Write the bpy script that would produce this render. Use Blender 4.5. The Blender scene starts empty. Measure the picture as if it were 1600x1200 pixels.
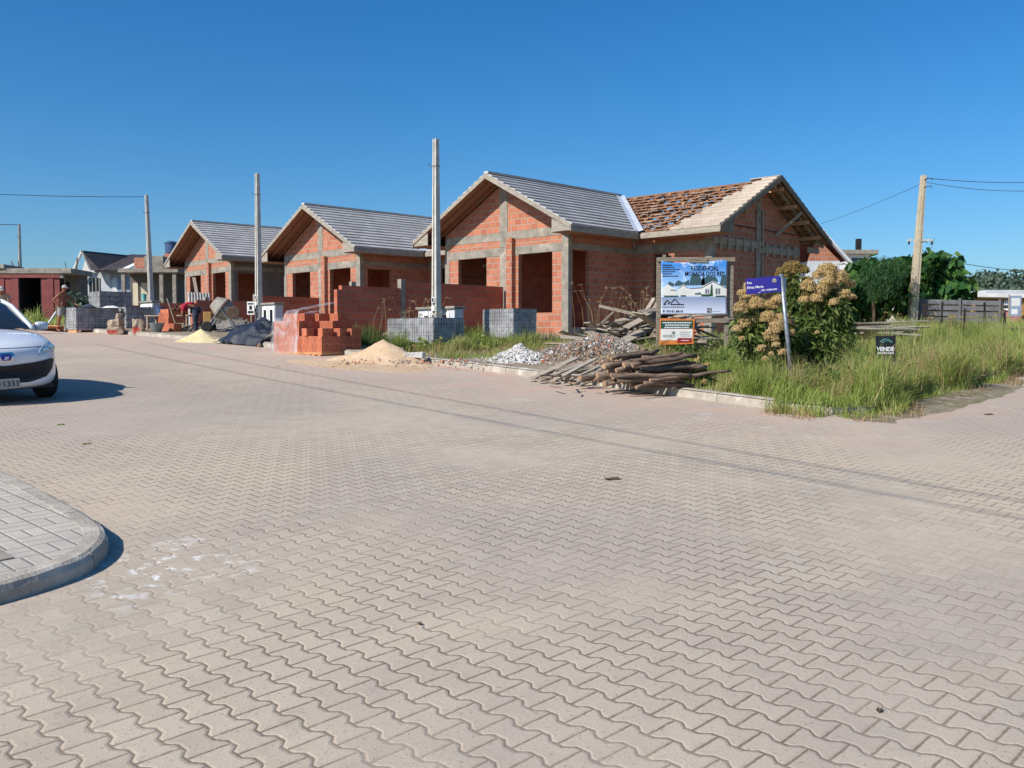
import bpy, bmesh, math, random
import numpy as np
from mathutils import Vector, Matrix, Euler
R_ = math.radians
sc = bpy.context.scene
C = sc.collection
random.seed(7); rng = np.random.default_rng(7)

# ------------------------------------------------------------ camera, sky, sun, exposure
F, HY, CZ = 1493.0, 532.0, 1.6
PITCH = math.atan((600 - HY) / F)
cam_d = bpy.data.cameras.new('camera'); cam = bpy.data.objects.new('camera', cam_d); C.objects.link(cam)
cam_d.sensor_width = 36; cam_d.lens = 36 * F / 1600; cam_d.clip_end = 3000; cam_d.clip_start = 0.05
cam.location = (0, 0, CZ); cam.rotation_euler = (R_(90) - PITCH, 0, 0)
sc.camera = cam
LIGHT = Vector((.646, .4865, -.64)).normalized()
SUN_EL = math.asin(-LIGHT.z); SUN_AZ = math.atan2(-LIGHT.x, -LIGHT.y)
sd = bpy.data.lights.new('sun', 'SUN'); sun = bpy.data.objects.new('sun', sd); C.objects.link(sun)
sd.energy = 4.8; sd.angle = R_(.53); sd.color = (1.0, .95, .87)
sun.rotation_euler = LIGHT.to_track_quat('-Z', 'Y').to_euler(); sun.location = (-30, -20, 30)
w = bpy.data.worlds.new('World'); sc.world = w; w.use_nodes = True
nt = w.node_tree; nt.nodes.clear()
wo = nt.nodes.new('ShaderNodeOutputWorld'); bg = nt.nodes.new('ShaderNodeBackground'); sk = nt.nodes.new('ShaderNodeTexSky')
sk.sky_type = 'NISHITA'; sk.sun_disc = False; sk.sun_elevation = SUN_EL; sk.sun_rotation = SUN_AZ
sk.air_density = 1.0; sk.dust_density = 0.9; sk.ozone_density = 3.8; sk.altitude = 60
bg.inputs[1].default_value = 0.1
hs = nt.nodes.new('ShaderNodeHueSaturation'); hs.inputs['Saturation'].default_value = 1.22; tn = nt.nodes.new('ShaderNodeMix'); tn.data_type = 'RGBA'; tn.blend_type = 'MULTIPLY'
tn.inputs[0].default_value = 1; tn.inputs[7].default_value = (.78, .945, 1.09, 1); nt.links.new(sk.outputs[0], tn.inputs[6]); nt.links.new(tn.outputs[2], hs.inputs['Color']); nt.links.new(hs.outputs[0], bg.inputs[0]); nt.links.new(bg.outputs[0], wo.inputs[0])
sc.view_settings.view_transform = 'Standard'; sc.view_settings.look = 'None'
sc.view_settings.exposure = 0.26; sc.view_settings.gamma = 1; sc.view_settings.use_curve_mapping = False
sc.render.engine = 'CYCLES'; sc.cycles.max_bounces = 6; sc.cycles.transparent_max_bounces = 24

# ------------------------------------------------------------ layout: street frame and sloping ground
AX = Vector((.7133, -.7009, 0)); AY = Vector((.7009, .7133, 0)); YAW = math.atan2(AX.y, AX.x)   # AX: down the street, AY: back into the lots
def G(x, y):
    if y < 30: return .055 * y
    if y < 46: t = y - 30; return 1.65 + .055 * t - t * t * .0009
    t = y - 46
    b = 1.65 + .88 - 256 * .0009
    return b + .0262 * min(t, 150)
def W(px, py, Y):
    u = (px - 800) / F; v = (600 - py) / F
    c, s = math.cos(PITCH), math.sin(PITCH)
    y = c + v * s; z = -s + v * c
    return Vector((u / y * Y, Y, CZ + z / y * Y))
def gp(px, py, h=0.0):                     # where a spot seen at ground level stands
    lo, hi = 2.5, 300.0
    for _ in range(60):
        m = (lo + hi) / 2
        if W(px, py, m).z > G(0, m) + h: lo = m
        else: hi = m
    p = W(px, py, lo); return Vector((p.x, p.y, G(p.x, p.y) + h))
LOT = .13
def lot(x, y): return Vector((x, y, G(x, y) + LOT))
def road(x, y): return Vector((x, y, G(x, y)))
def gl(px, py): return gp(px, py, LOT)
SLOPE = Euler((math.atan(.055), 0, 0)).to_matrix()      # rests level things on the sloping ground

# ------------------------------------------------------------ materials
class E:                                    # tiny expression helper for math nodes
    def __init__(s, nt, sock): s.nt = nt; s.s = sock
    def _m(s, op, *a, clamp=False):
        n = s.nt.nodes.new('ShaderNodeMath'); n.operation = op; n.use_clamp = clamp
        for i, v in enumerate((s,) + a):
            if isinstance(v, E): s.nt.links.new(v.s, n.inputs[i])
            else: n.inputs[i].default_value = v
        return E(s.nt, n.outputs[0])
    def __add__(s, o): return s._m('ADD', o)
    __radd__ = __add__
    def __sub__(s, o): return s._m('SUBTRACT', o)
    def __rsub__(s, o): return s._m('MULTIPLY', -1.0) + o
    def __mul__(s, o): return s._m('MULTIPLY', o)
    __rmul__ = __mul__
    def floor(s): return s._m('FLOOR')
    def round(s): return s._m('ROUND')
    def abs(s): return s._m('ABSOLUTE')
    def fract(s): return s._m('FRACT')
    def min(s, o): return s._m('MINIMUM', o)
    def max(s, o): return s._m('MAXIMUM', o)
    def gt(s, o): return s._m('GREATER_THAN', o)
    def clamp(s): return s._m('ADD', 0.0, clamp=True)
    def ramp(s, a, b): return s._m('SUBTRACT', a)._m('DIVIDE', b - a, clamp=True)
def srgb(r, g, b):
    f = lambda c: ((c / 255 + .055) / 1.055) ** 2.4 if c > 10 else c / 255 / 12.92
    return (f(r), f(g), f(b), 1)
def new_mat(name):
    m = bpy.data.materials.new(name); m.use_nodes = True; nt = m.node_tree
    b = nt.nodes['Principled BSDF']; return m, nt, b
def noise(nt, coord, scale, detail=4, rough=.6, dist=0, out=0):
    n = nt.nodes.new('ShaderNodeTexNoise'); n.inputs['Scale'].default_value = scale; n.inputs['Detail'].default_value = detail
    n.inputs['Roughness'].default_value = rough; n.inputs['Distortion'].default_value = dist
    if coord is not None: nt.links.new(coord, n.inputs['Vector'])
    return E(nt, n.outputs[out])
def mix(nt, f, a, b, mode='MIX'):
    n = nt.nodes.new('ShaderNodeMix'); n.data_type = 'RGBA'; n.blend_type = mode
    for v, i in ((f, 0), (a, 6), (b, 7)):
        if isinstance(v, E): nt.links.new(v.s, n.inputs[i])
        elif hasattr(v, 'is_linked'): nt.links.new(v, n.inputs[i])
        else: n.inputs[i].default_value = v
    return n.outputs[2]
def bump(nt, bsdf, h, strength=.3, dist=.02):
    n = nt.nodes.new('ShaderNodeBump'); n.inputs['Strength'].default_value = strength; n.inputs['Distance'].default_value = dist
    nt.links.new(h.s if isinstance(h, E) else h, n.inputs['Height']); nt.links.new(n.outputs[0], bsdf.inputs['Normal'])
def coords(nt, kind='Object'):
    t = nt.nodes.new('ShaderNodeTexCoord'); return t.outputs[kind]
def objrand(nt):
    n = nt.nodes.new('ShaderNodeObjectInfo'); return E(nt, n.outputs['Random'])
def simple(name, c1, c2=None, scale=6, rough=.8, bs=.25, bd=.01, metal=0, rnd=0, c3=None, fine=40, stretch=None, coord='Object', spec=.3):
    m, nt, b = new_mat(name); co = coords(nt, coord)
    if stretch:
        mp = nt.nodes.new('ShaderNodeMapping'); mp.inputs['Scale'].default_value = stretch; nt.links.new(co, mp.inputs[0]); co = mp.outputs[0]
    c2 = c2 or tuple(x * .72 for x in c1[:3]) + (1,)
    n1 = noise(nt, co, scale, 5, .65); n2 = noise(nt, co, fine, 3, .6)
    col = mix(nt, n1.ramp(.34, .66), c1, c2)
    if c3: col = mix(nt, noise(nt, co, scale * .45, 4, .6, .6).ramp(.55, .7), col, c3)
    if rnd:
        r = objrand(nt); k = nt.nodes.new('ShaderNodeHueSaturation'); nt.links.new(col, k.inputs['Color'])
        nt.links.new((r * (2 * rnd) + (1 - rnd)).s, k.inputs['Value']); col = k.outputs[0]
    nt.links.new(col, b.inputs['Base Color']); b.inputs['Roughness'].default_value = rough; b.inputs['Metallic'].default_value = metal
    b.inputs['Specular IOR Level'].default_value = spec
    if bs: bump(nt, b, n1 * .5 + n2 * .5, bs, bd)
    return m
M = {}
M['concrete'] = simple('concrete', srgb(158, 150, 138), srgb(122, 116, 106), 3, .92, .5, .02, c3=srgb(176, 166, 150))
M['post'] = simple('post_concrete', srgb(206, 202, 192), srgb(178, 174, 164), 5, .9, .3, .01)
M['plaster_grey'] = simple('grey_render', srgb(118, 112, 104), srgb(98, 93, 87), 1.5, .95, .3, .01)
M['fascia'] = simple('fascia_board', srgb(168, 158, 144), srgb(136, 128, 116), 4, .85, .3, .01, stretch=(1, 1, 3))
M['fascia_shade'] = simple('fascia_board_shade', srgb(140, 128, 112), srgb(104, 96, 86), 4, .9, .3, .01)  # darker copy of the fascia board: shade on the wing gable put into colour
M['soffit'] = simple('soffit_planks', srgb(168, 118, 92), srgb(132, 94, 74), 5, .85, .3, .01, stretch=(6, 1, 6))
M['batten'] = simple('batten_wood', srgb(160, 118, 90), srgb(118, 86, 66), 3, .85, .3, .01)
M['batten_b'] = simple('batten_wood_pale', srgb(204, 160, 120), srgb(166, 124, 92), 3, .85, .3, .01)
M['wood_old'] = simple('weathered_wood', srgb(176, 162, 144), srgb(120, 108, 94), 5, .9, .5, .01, rnd=.28, stretch=(.6, 6, 6))
M['log'] = simple('eucalyptus_log', srgb(132, 112, 96), srgb(78, 64, 54), 7, .92, .6, .01, rnd=.35, stretch=(.5, 5, 5))
M['log_end'] = simple('log_cut_end', srgb(178, 146, 112), srgb(136, 108, 84), 14, .9, .3, .01, rnd=.3)
M['plank_orange'] = simple('fresh_plank', srgb(214, 156, 108), srgb(188, 128, 84), 3, .8, .2, .01, rnd=.15)
M['flash'] = simple('zinc_valley', srgb(214, 218, 224), srgb(186, 192, 200), 3, .35, .1, .01, metal=.2)
M['white'] = simple('white_paint', srgb(232, 230, 224), srgb(212, 210, 204), 2, .7, .1, .005)
M['pale'] = simple('pale_wall', srgb(206, 208, 210), srgb(186, 190, 194), 1.5, .85, .1, .005)
M['bluewall'] = simple('bluish_wall', srgb(150, 164, 184), srgb(134, 148, 170), 1.5, .85, .1, .005)
M['cream'] = simple('cream_wall', srgb(216, 206, 180), srgb(196, 186, 160), 1.5, .85, .1, .005)
M['ochre'] = simple('ochre_wall', srgb(178, 140, 84), srgb(150, 116, 70), 2, .85, .1, .005)
M['maroon'] = simple('maroon_sheet', srgb(138, 72, 66), srgb(112, 56, 54), 2, .6, .1, .01)
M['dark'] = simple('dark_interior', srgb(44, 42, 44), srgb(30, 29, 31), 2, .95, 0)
M['glass'] = simple('window_glass', (.03, .035, .04, 1), (.02, .025, .03, 1), 2, .08, 0, spec=.7)
M['rubber'] = simple('rubber', (.02, .02, .021, 1), (.03, .03, .03, 1), 20, .8, .2, .003)
M['black'] = simple('black_plastic', (.018, .018, .02, 1), (.03, .03, .032, 1), 15, .55, .1, .003)
M['galv'] = simple('galvanised_steel', srgb(160, 166, 172), srgb(120, 126, 134), 12, .45, .1, .003, metal=.6)
M['iron'] = simple('rusty_iron', srgb(104, 82, 68), srgb(70, 56, 48), 14, .8, .3, .005)
M['cable'] = simple('cable', (.03, .03, .032, 1), (.04, .04, .04, 1), 4, .7, 0)
M['skin'] = simple('skin', srgb(150, 96, 72), srgb(128, 80, 60), 8, .6, .05, .003)
M['shorts'] = simple('grey_shorts', srgb(160, 160, 158), srgb(124, 124, 124), 9, .9, .3, .01)
M['jeans'] = simple('dark_jeans', srgb(66, 74, 92), srgb(46, 52, 66), 9, .9, .3, .01)
M['shirt'] = simple('red_shirt', srgb(186, 44, 66), srgb(150, 30, 52), 6, .9, .3, .01)
M['shirt_b'] = simple('beige_shirt', srgb(178, 160, 132), srgb(150, 134, 110), 6, .9, .3, .01)
M['cap'] = simple('cap_cloth', srgb(186, 184, 178), srgb(150, 148, 142), 9, .9, .2, .01)
M['hair'] = simple('dark_hair', (.02, .015, .012, 1), (.03, .02, .016, 1), 40, .7, .3, .004)
M['bag'] = simple('paper_sack', srgb(176, 158, 136), srgb(146, 128, 110), 7, .9, .5, .02)
M['bag_red'] = simple('red_sack_print', srgb(206, 96, 84), srgb(180, 76, 66), 7, .85, .3, .01)
M['yellow'] = simple('yellow_plastic', srgb(232, 190, 40), srgb(214, 168, 30), 5, .5, 0)
M['teal'] = simple('teal_plastic', srgb(120, 190, 190), srgb(90, 160, 160), 5, .5, 0)
M['bluetank'] = simple('blue_tank', srgb(70, 96, 130), srgb(56, 80, 112), 3, .5, 0)
M['grey_metal'] = simple('cement_splashed_steel', srgb(176, 170, 158), srgb(120, 114, 104), 9, .8, .4, .01, c3=srgb(150, 120, 80))
M['tarp'] = simple('black_tarpaulin', (.012, .013, .018, 1), (.022, .024, .032, 1), 6, .36, .9, .04, spec=.6)
M['trunk'] = simple('bark', srgb(110, 92, 74), srgb(74, 60, 48), 9, .95, .6, .02, stretch=(3, 3, .6))
M['tile_dark'] = simple('dark_roof_tiles', srgb(92, 84, 84), srgb(60, 56, 58), 4, .7, .2, .01)
M['tile_red'] = simple('red_roof_tiles', srgb(150, 84, 66), srgb(120, 64, 52), 4, .8, .2, .01)
M['redtext'] = simple('red_print', srgb(150, 40, 44), srgb(140, 36, 40), 4, .7, 0)
M['ink'] = simple('black_print', (.012, .012, .02, 1), (.02, .02, .03, 1), 4, .7, 0)
M['whiteink'] = simple('white_print', srgb(235, 235, 238), srgb(225, 225, 230), 4, .7, 0)
M['greenprint'] = simple('green_print', srgb(40, 84, 60), srgb(36, 76, 54), 4, .7, 0)
M['orangeprint'] = simple('orange_print', srgb(226, 132, 66), srgb(196, 100, 46), 5, .7, 0)
M['bluesign'] = simple('blue_sign', srgb(54, 46, 150), srgb(48, 42, 138), 4, .45, 0, spec=.5)
M['blacksign'] = simple('black_sign', srgb(34, 40, 42), srgb(26, 30, 32), 4, .45, 0)
M['greyprint'] = simple('grey_print', srgb(112, 118, 130), srgb(100, 106, 118), 4, .7, 0)

def brick_mat(name, bw, bh, c1, c2, mortar, msize=.012, dark=0):
    m, nt, b = new_mat(name); uv = coords(nt, 'UV')
    t = nt.nodes.new('ShaderNodeTexBrick'); nt.links.new(uv, t.inputs['Vector'])
    t.inputs['Scale'].default_value = 1; t.inputs['Brick Width'].default_value = bw; t.inputs['Row Height'].default_value = bh
    t.inputs['Mortar Size'].default_value = msize; t.inputs['Mortar Smooth'].default_value = .15; t.inputs['Bias'].default_value = 0
    t.inputs['Color1'].default_value = c1; t.inputs['Color2'].default_value = c2; t.inputs['Mortar'].default_value = mortar
    n1 = noise(nt, uv, 1.3, 5, .65); n2 = noise(nt, uv, 22, 4, .7); n3 = noise(nt, uv, 5, 4, .6)
    col = mix(nt, n1.ramp(.45, .75) * .35, t.outputs[0], tuple(x * .6 for x in c1[:3]) + (1,))
    col = mix(nt, n3.ramp(.60, .72) * .55, col, mortar)        # mortar smeared on the face
    nt.links.new(col, b.inputs['Base Color']); b.inputs['Roughness'].default_value = .92; b.inputs['Specular IOR Level'].default_value = .2
    # fine horizontal ribs of hollow clay blocks
    sx = nt.nodes.new('ShaderNodeSeparateXYZ'); nt.links.new(uv, sx.inputs[0])
    rib = (E(nt, sx.outputs[1]) * (1 / .03)).fract().gt(.5)
    h = E(nt, t.outputs['Fac']) * -1.0 + n2 * .35 + rib * .08
    bump(nt, b, h, .7, .012)
    return m
M['brick'] = brick_mat('clay_block', .29, .195, srgb(190, 122, 94), srgb(166, 100, 78), srgb(164, 146, 130), .016)
M['brick_b'] = brick_mat('clay_block_long', .39, .19, srgb(196, 110, 84), srgb(172, 92, 72), srgb(156, 132, 116), .01)
M['clay'] = simple('clay_brick', srgb(196, 120, 88), srgb(166, 94, 68), 9, .9, .4, .01, rnd=.16)
M['groove_shade'] = simple('brick_groove_shade', srgb(136, 68, 48), srgb(120, 58, 42), 3, .95, 0)  # darker clay for thin surface strips, painting the shade of grooves

def tile_mat(name, c1, c2, c3):
    m, nt, b = new_mat(name); uv = coords(nt, 'UV')
    t = nt.nodes.new('ShaderNodeTexBrick'); nt.links.new(uv, t.inputs['Vector'])
    t.inputs['Scale'].default_value = 1; t.inputs['Brick Width'].default_value = .33; t.inputs['Row Height'].default_value = .29
    t.inputs['Mortar Size'].default_value = .006; t.inputs['Color1'].default_value = c1; t.inputs['Color2'].default_value = c2
    t.inputs['Mortar'].default_value = tuple(x * .45 for x in c1[:3]) + (1,)
    n1 = noise(nt, uv, .9, 5, .65); n2 = noise(nt, uv, 30, 3, .7)
    col = mix(nt, n1.ramp(.42, .68), t.outputs[0], c3)
    nt.links.new(col, b.inputs['Base Color']); b.inputs['Roughness'].default_value = .8
    bump(nt, b, E(nt, t.outputs['Fac']) * -1.0 + n2 * .3, .5, .008)
    return m
M['tile'] = tile_mat('grey_concrete_tile', srgb(188, 184, 180), srgb(174, 170, 166), srgb(156, 150, 144))
M['tile_dusty'] = tile_mat('dusty_concrete_tile', srgb(184, 168, 150), srgb(166, 150, 134), srgb(196, 180, 162))

def paver_mat():
    m, nt, b = new_mat('interlocking_pavers')
    g = nt.nodes.new('ShaderNodeNewGeometry'); pos = g.outputs['Position']
    wob = noise(nt, pos, .9, 2, .5) - .5; w2 = noise(nt, pos, 22, 3, .6) - .5; w3 = noise(nt, pos, 26, 3, .6, 0, 0) - .5
    sx = nt.nodes.new('ShaderNodeSeparateXYZ'); nt.links.new(pos, sx.inputs[0])
    x, y = E(nt, sx.outputs[0]), E(nt, sx.outputs[1])
    p = x * .7133 - y * .7009 + wob * .05 + w2 * .009; q = x * .7009 + y * .7133 + wob * .04 - w3 * .009
    zone = p.gt(-5.72)
    L, Wd, A = .183, .138, .105
    u = p * zone + q * (1.0 - zone); v = q * zone + p * (1.0 - zone)
    u = u * (1 / L); v = v * (1 / Wd)
    n = v.round()
    par = (n * .5).fract()                                  # 0 or .5
    tri = 1.0 - ((u + par).fract() - .5).abs() * 4.0
    wv = (tri * 2.7)._m('ADD', 0.0).min(1.0).max(-1.0)
    d = v - n - wv * A
    row = n - 1.0 + d.gt(0.0)
    uu = u + (row * .5).fract()
    fu = uu.fract(); dj = fu.min(1.0 - fu) * L
    dist = (d.abs() * Wd).min(dj)
    seam = (p + 5.72).abs() * .8
    dist = dist.min(seam + .004)
    jn = noise(nt, pos, 34, 3, .6); fill = noise(nt, pos, .55, 4, .6)
    jw = jn * .0055 + .0008
    joint = 1.0 - (dist - jw)._m('DIVIDE', .0038, clamp=True)
    wn = nt.nodes.new('ShaderNodeTexWhiteNoise'); wn.noise_dimensions = '3D'
    cb = nt.nodes.new('ShaderNodeCombineXYZ'); nt.links.new(uu.floor().s, cb.inputs[0]); nt.links.new(row.s, cb.inputs[1]); nt.links.new(zone.s, cb.inputs[2])
    nt.links.new(cb.outputs[0], wn.inputs['Vector'])
    tone = E(nt, wn.outputs['Value'])
    big = noise(nt, pos, .35, 5, .62, .4); med = noise(nt, pos, 3.2, 5, .65); fine = noise(nt, pos, 120, 2, .6); speck = noise(nt, pos, 60, 2, .5)
    col = mix(nt, tone, srgb(171, 157, 140), srgb(183, 170, 152))
    col = mix(nt, big.ramp(.42, .62) * .8, col, srgb(192, 174, 152))            # sandy dust
    col = mix(nt, noise(nt, pos, .22, 3, .55, .2).ramp(.46, .6) * .55, col, srgb(166, 152, 142))
    col = mix(nt, med.ramp(.5, .72) * .35, col, srgb(152, 143, 134))
    stn = noise(nt, pos, .9, 4, .7, 1.2).ramp(.66, .72) * noise(nt, pos, 6, 4, .7).ramp(.4, .6)
    col = mix(nt, stn * .35, col, srgb(126, 114, 100))
    col = mix(nt, speck.ramp(.62, .72) * .5, col, srgb(116, 106, 96))
    col = mix(nt, fine.ramp(.5, .75) * .35, col, srgb(132, 122, 110))
    col = mix(nt, speck.ramp(.30, .24) * .35, col, srgb(214, 208, 198))
    # dusty verge near the far kerb: reddish clay dust and lime traces, measured by the distance across the street
    farq = q.ramp(8.2, 12.5) * (1.0 - zone) + (1.0 - (p + 5.72).abs().ramp(0, 2.6)) * q.ramp(8.5, 10.5) * zone * .8
    rn = noise(nt, pos, 1.1, 5, .7, .5)
    col_d = mix(nt, rn.ramp(.45, .6), srgb(182, 164, 148), srgb(188, 156, 138))
    col_d = mix(nt, noise(nt, pos, 2.3, 5, .7).ramp(.6, .7) * .8, col_d, srgb(214, 208, 200))
    jointc = mix(nt, fill.ramp(.42, .62), srgb(112, 98, 84), srgb(156, 140, 122))
    jm = joint * (1.0 - fill.ramp(.5, .66) * .75) * (jn.ramp(.2, .5) * .5 + .5)
    col = mix(nt, jm * .92, col, jointc)
    dust = farq * rn.ramp(.22, .5)
    col = mix(nt, dust * .88, col, col_d)
    # lime splashes beside the near kerb corner
    dx = (x + 2.0).abs() * 1.0; dy = (y - 5.45).abs() * .8
    sp = (1.0 - (dx + dy).ramp(.25, .75)) * noise(nt, pos, 7, 4, .7, .3).ramp(.55, .6)
    col = mix(nt, sp * .75, col, srgb(222, 220, 216))
    nt.links.new(col, b.inputs['Base Color']); b.inputs['Roughness'].default_value = .93; b.inputs['Specular IOR Level'].default_value = .2
    edge = dist.ramp(0.0, .016)
    h = (edge * .6 + tone * .12) * (1.0 - dust * .7) * (1.0 - fill.ramp(.5, .66) * .7) + fine * .12 + speck * .1
    bump(nt, b, h, .5, .012)
    return m
M['pavers'] = paver_mat()

def sidewalk_mat():
    m, nt, b = new_mat('sidewalk_blocks')
    g = nt.nodes.new('ShaderNodeNewGeometry'); pos = g.outputs['Position']
    mp = nt.nodes.new('ShaderNodeMapping'); mp.inputs['Rotation'].default_value = (0, 0, -YAW); nt.links.new(pos, mp.inputs[0])
    # basket weave: pairs of 20x10 blocks, alternately turned
    sx = nt.nodes.new('ShaderNodeSeparateXYZ'); nt.links.new(mp.outputs[0], sx.inputs[0])
    a, c = E(nt, sx.outputs[0]) * 4.6, E(nt, sx.outputs[1]) * 4.6
    par = ((a.floor() + c.floor()) * .5).fract().gt(.25)
    fa, fc = a.fract(), c.fract()
    h2 = (fa * 2.0).fract() * par * .5 + fa * (1.0 - par); v2 = (fc * 2.0).fract() * (1.0 - par) * .5 + fc * par
    wa = par * .5 + (1.0 - par); wc = (1.0 - par) * .5 + par
    d = h2.min(wa - h2).min(v2.min(wc - v2))
    j = 1.0 - d.ramp(.012, .035)
    n1 = noise(nt, pos, 2, 5, .6); n2 = noise(nt, pos, 80, 3, .6)
    col = mix(nt, n1.ramp(.35, .65), srgb(186, 177, 163), srgb(168, 160, 148))
    col = mix(nt, j * .7, col, srgb(122, 116, 108))
    nt.links.new(col, b.inputs['Base Color']); b.inputs['Roughness'].default_value = .92
    bump(nt, b, d.ramp(0.0, .06) + n2 * .2, .7, .008)
    return m
M['sidewalk'] = sidewalk_mat()
def soil_mat(name, a, b_, c, s=1.0, gs=26):
    m, nt, b = new_mat(name); g = nt.nodes.new('ShaderNodeNewGeometry'); pos = g.outputs['Position']
    n1 = noise(nt, pos, .5 * s, 6, .65, .3); n2 = noise(nt, pos, 5 * s, 5, .7); n3 = noise(nt, pos, gs, 4, .7)
    col = mix(nt, n1.ramp(.4, .62), a, b_); col = mix(nt, n2.ramp(.48, .68), col, c)
    col = mix(nt, n3.ramp(.55, .8) * .5, col, tuple(x * .5 for x in a[:3]) + (1,))
    nt.links.new(col, b.inputs['Base Color']); b.inputs['Roughness'].default_value = .97; b.inputs['Specular IOR Level'].default_value = .15
    bump(nt, b, n2 * .6 + n3 * .4, 1.0, .05)
    return m
M['soil'] = soil_mat('site_soil', srgb(150, 132, 112), srgb(118, 112, 84), srgb(168, 156, 140))
M['field'] = soil_mat('field', srgb(120, 112, 78), srgb(104, 110, 66), srgb(140, 124, 96), .3, 6)
M['sand'] = soil_mat('sand', srgb(214, 184, 150), srgb(204, 172, 138), srgb(224, 198, 168), 1.5, 60)
M['sand_y'] = soil_mat('yellow_sand', srgb(226, 208, 160), srgb(216, 196, 146), srgb(234, 218, 178), 1.5, 60)
M['gravel'] = soil_mat('grey_gravel', srgb(132, 126, 120), srgb(112, 108, 104), srgb(158, 152, 146), 2, 34)
M['rubble'] = soil_mat('rubble', srgb(160, 142, 126), srgb(172, 160, 148), srgb(150, 112, 92), 2.5, 30)
M['lime'] = soil_mat('white_lime', srgb(212, 208, 202), srgb(186, 180, 174), srgb(222, 220, 216), 2, 18)

def leaf_mat(name, c1, c2, c3=None, trans=.25, rough=.5):
    m, nt, b = new_mat(name); nt.nodes.remove(b)
    g = nt.nodes.new('ShaderNodeNewGeometry'); r = E(nt, g.outputs['Random Per Island'])
    n1 = noise(nt, g.outputs['Position'], 1.4, 3, .6)
    col = mix(nt, r, c1, c2)
    if c3: col = mix(nt, n1.ramp(.5, .66) * r.ramp(.3, .6), col, c3)
    d = nt.nodes.new('ShaderNodeBsdfPrincipled'); d.inputs['Roughness'].default_value = rough; d.inputs['Specular IOR Level'].default_value = .25
    nt.links.new(col, d.inputs['Base Color'])
    t = nt.nodes.new('ShaderNodeBsdfTranslucent'); nt.links.new(col, t.inputs[0])
    mx = nt.nodes.new('ShaderNodeMixShader'); mx.inputs[0].default_value = trans
    nt.links.new(d.outputs[0], mx.inputs[1]); nt.links.new(t.outputs[0], mx.inputs[2])
    nt.links.new(mx.outputs[0], nt.nodes['Material Output'].inputs[0])
    return m
M['grass'] = leaf_mat('grass_blades', srgb(112, 136, 60), srgb(156, 164, 82), srgb(190, 178, 120), .35)
M['grass_tall'] = leaf_mat('tall_grass_blades', srgb(126, 150, 70), srgb(172, 178, 96), srgb(204, 192, 136), .35)
M['grass_dark'] = leaf_mat('dark_weeds', srgb(60, 84, 42), srgb(92, 112, 54), srgb(120, 128, 64), .3)
M['dry'] = leaf_mat('dry_stalks', srgb(176, 152, 110), srgb(140, 116, 82), srgb(120, 100, 70), .2)
M['leaf_shrub'] = leaf_mat('shrub_leaves', srgb(66, 90, 44), srgb(112, 126, 62), srgb(140, 144, 80), .25)
M['flower'] = leaf_mat('beige_flower_heads', srgb(216, 190, 142), srgb(182, 154, 106), srgb(198, 170, 108), .3, .9)
M['flower_y'] = leaf_mat('yellowed_flower_heads', srgb(166, 142, 84), srgb(140, 120, 72), srgb(120, 112, 66), .3, .9)
M['leaf_big'] = leaf_mat('broad_leaves', srgb(44, 82, 42), srgb(82, 118, 56), srgb(118, 142, 70), .3, .4)
M['leaf_feather'] = leaf_mat('feathery_leaves', srgb(40, 72, 42), srgb(64, 98, 50), None, .25)
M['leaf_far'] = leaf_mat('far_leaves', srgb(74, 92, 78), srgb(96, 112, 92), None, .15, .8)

def film_mat():
    m, nt, b = new_mat('stretch_film'); b.inputs['Base Color'].default_value = srgb(220, 222, 226); b.inputs['Roughness'].default_value = .22
    b.inputs['Specular IOR Level'].default_value = .8
    g = nt.nodes.new('ShaderNodeNewGeometry'); n = noise(nt, g.outputs['Position'], 3.0, 4, .55, 1.0)
    tr = nt.nodes.new('ShaderNodeBsdfTransparent'); mx = nt.nodes.new('ShaderNodeMixShader')
    nt.links.new((n.ramp(.4, .7) * .3 + .1).s, mx.inputs[0]); nt.links.new(tr.outputs[0], mx.inputs[1]); nt.links.new(b.outputs[0], mx.inputs[2])
    nt.links.new(mx.outputs[0], nt.nodes['Material Output'].inputs[0]); bump(nt, b, n, .6, .03)
    return m
M['film'] = film_mat()
def stack_mat():
    m, nt, b = new_mat('stacked_pavers'); uv = coords(nt, 'UV')
    t = nt.nodes.new('ShaderNodeTexBrick'); nt.links.new(uv, t.inputs['Vector']); t.offset = 0
    t.inputs['Scale'].default_value = 1; t.inputs['Brick Width'].default_value = .085; t.inputs['Row Height'].default_value = .2
    t.inputs['Mortar Size'].default_value = .009; t.inputs['Color1'].default_value = srgb(146, 144, 142); t.inputs['Color2'].default_value = srgb(122, 120, 118)
    t.inputs['Mortar'].default_value = srgb(50, 50, 54)
    nt.links.new(t.outputs[0], b.inputs['Base Color']); b.inputs['Roughness'].default_value = .9
    bump(nt, b, E(nt, t.outputs['Fac']) * -1.0, .8, .02); return m
M['stack'] = stack_mat()
def car_paint():
    m, nt, b = new_mat('white_car_paint'); n = noise(nt, coords(nt), 6, 4, .6)
    nt.links.new(mix(nt, n.ramp(.4, .8) * .25, srgb(222, 226, 232), srgb(200, 198, 192)), b.inputs['Base Color'])
    b.inputs['Roughness'].default_value = .28; b.inputs['Coat Weight'].default_value = .7; b.inputs['Coat Roughness'].default_value = .06
    return m
M['paint'] = car_paint()
def lens_mat():
    m, nt, b = new_mat('headlight_lens'); b.inputs['Base Color'].default_value = srgb(196, 204, 206); b.inputs['Roughness'].default_value = .12
    b.inputs['Metallic'].default_value = 0; b.inputs['Roughness'].default_value = .3; b.inputs['Coat Weight'].default_value = .5; return m
M['lens'] = lens_mat()
M['chrome'] = simple('chrome', srgb(214, 216, 220), srgb(190, 194, 198), 3, .15, 0, metal=1)
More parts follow.
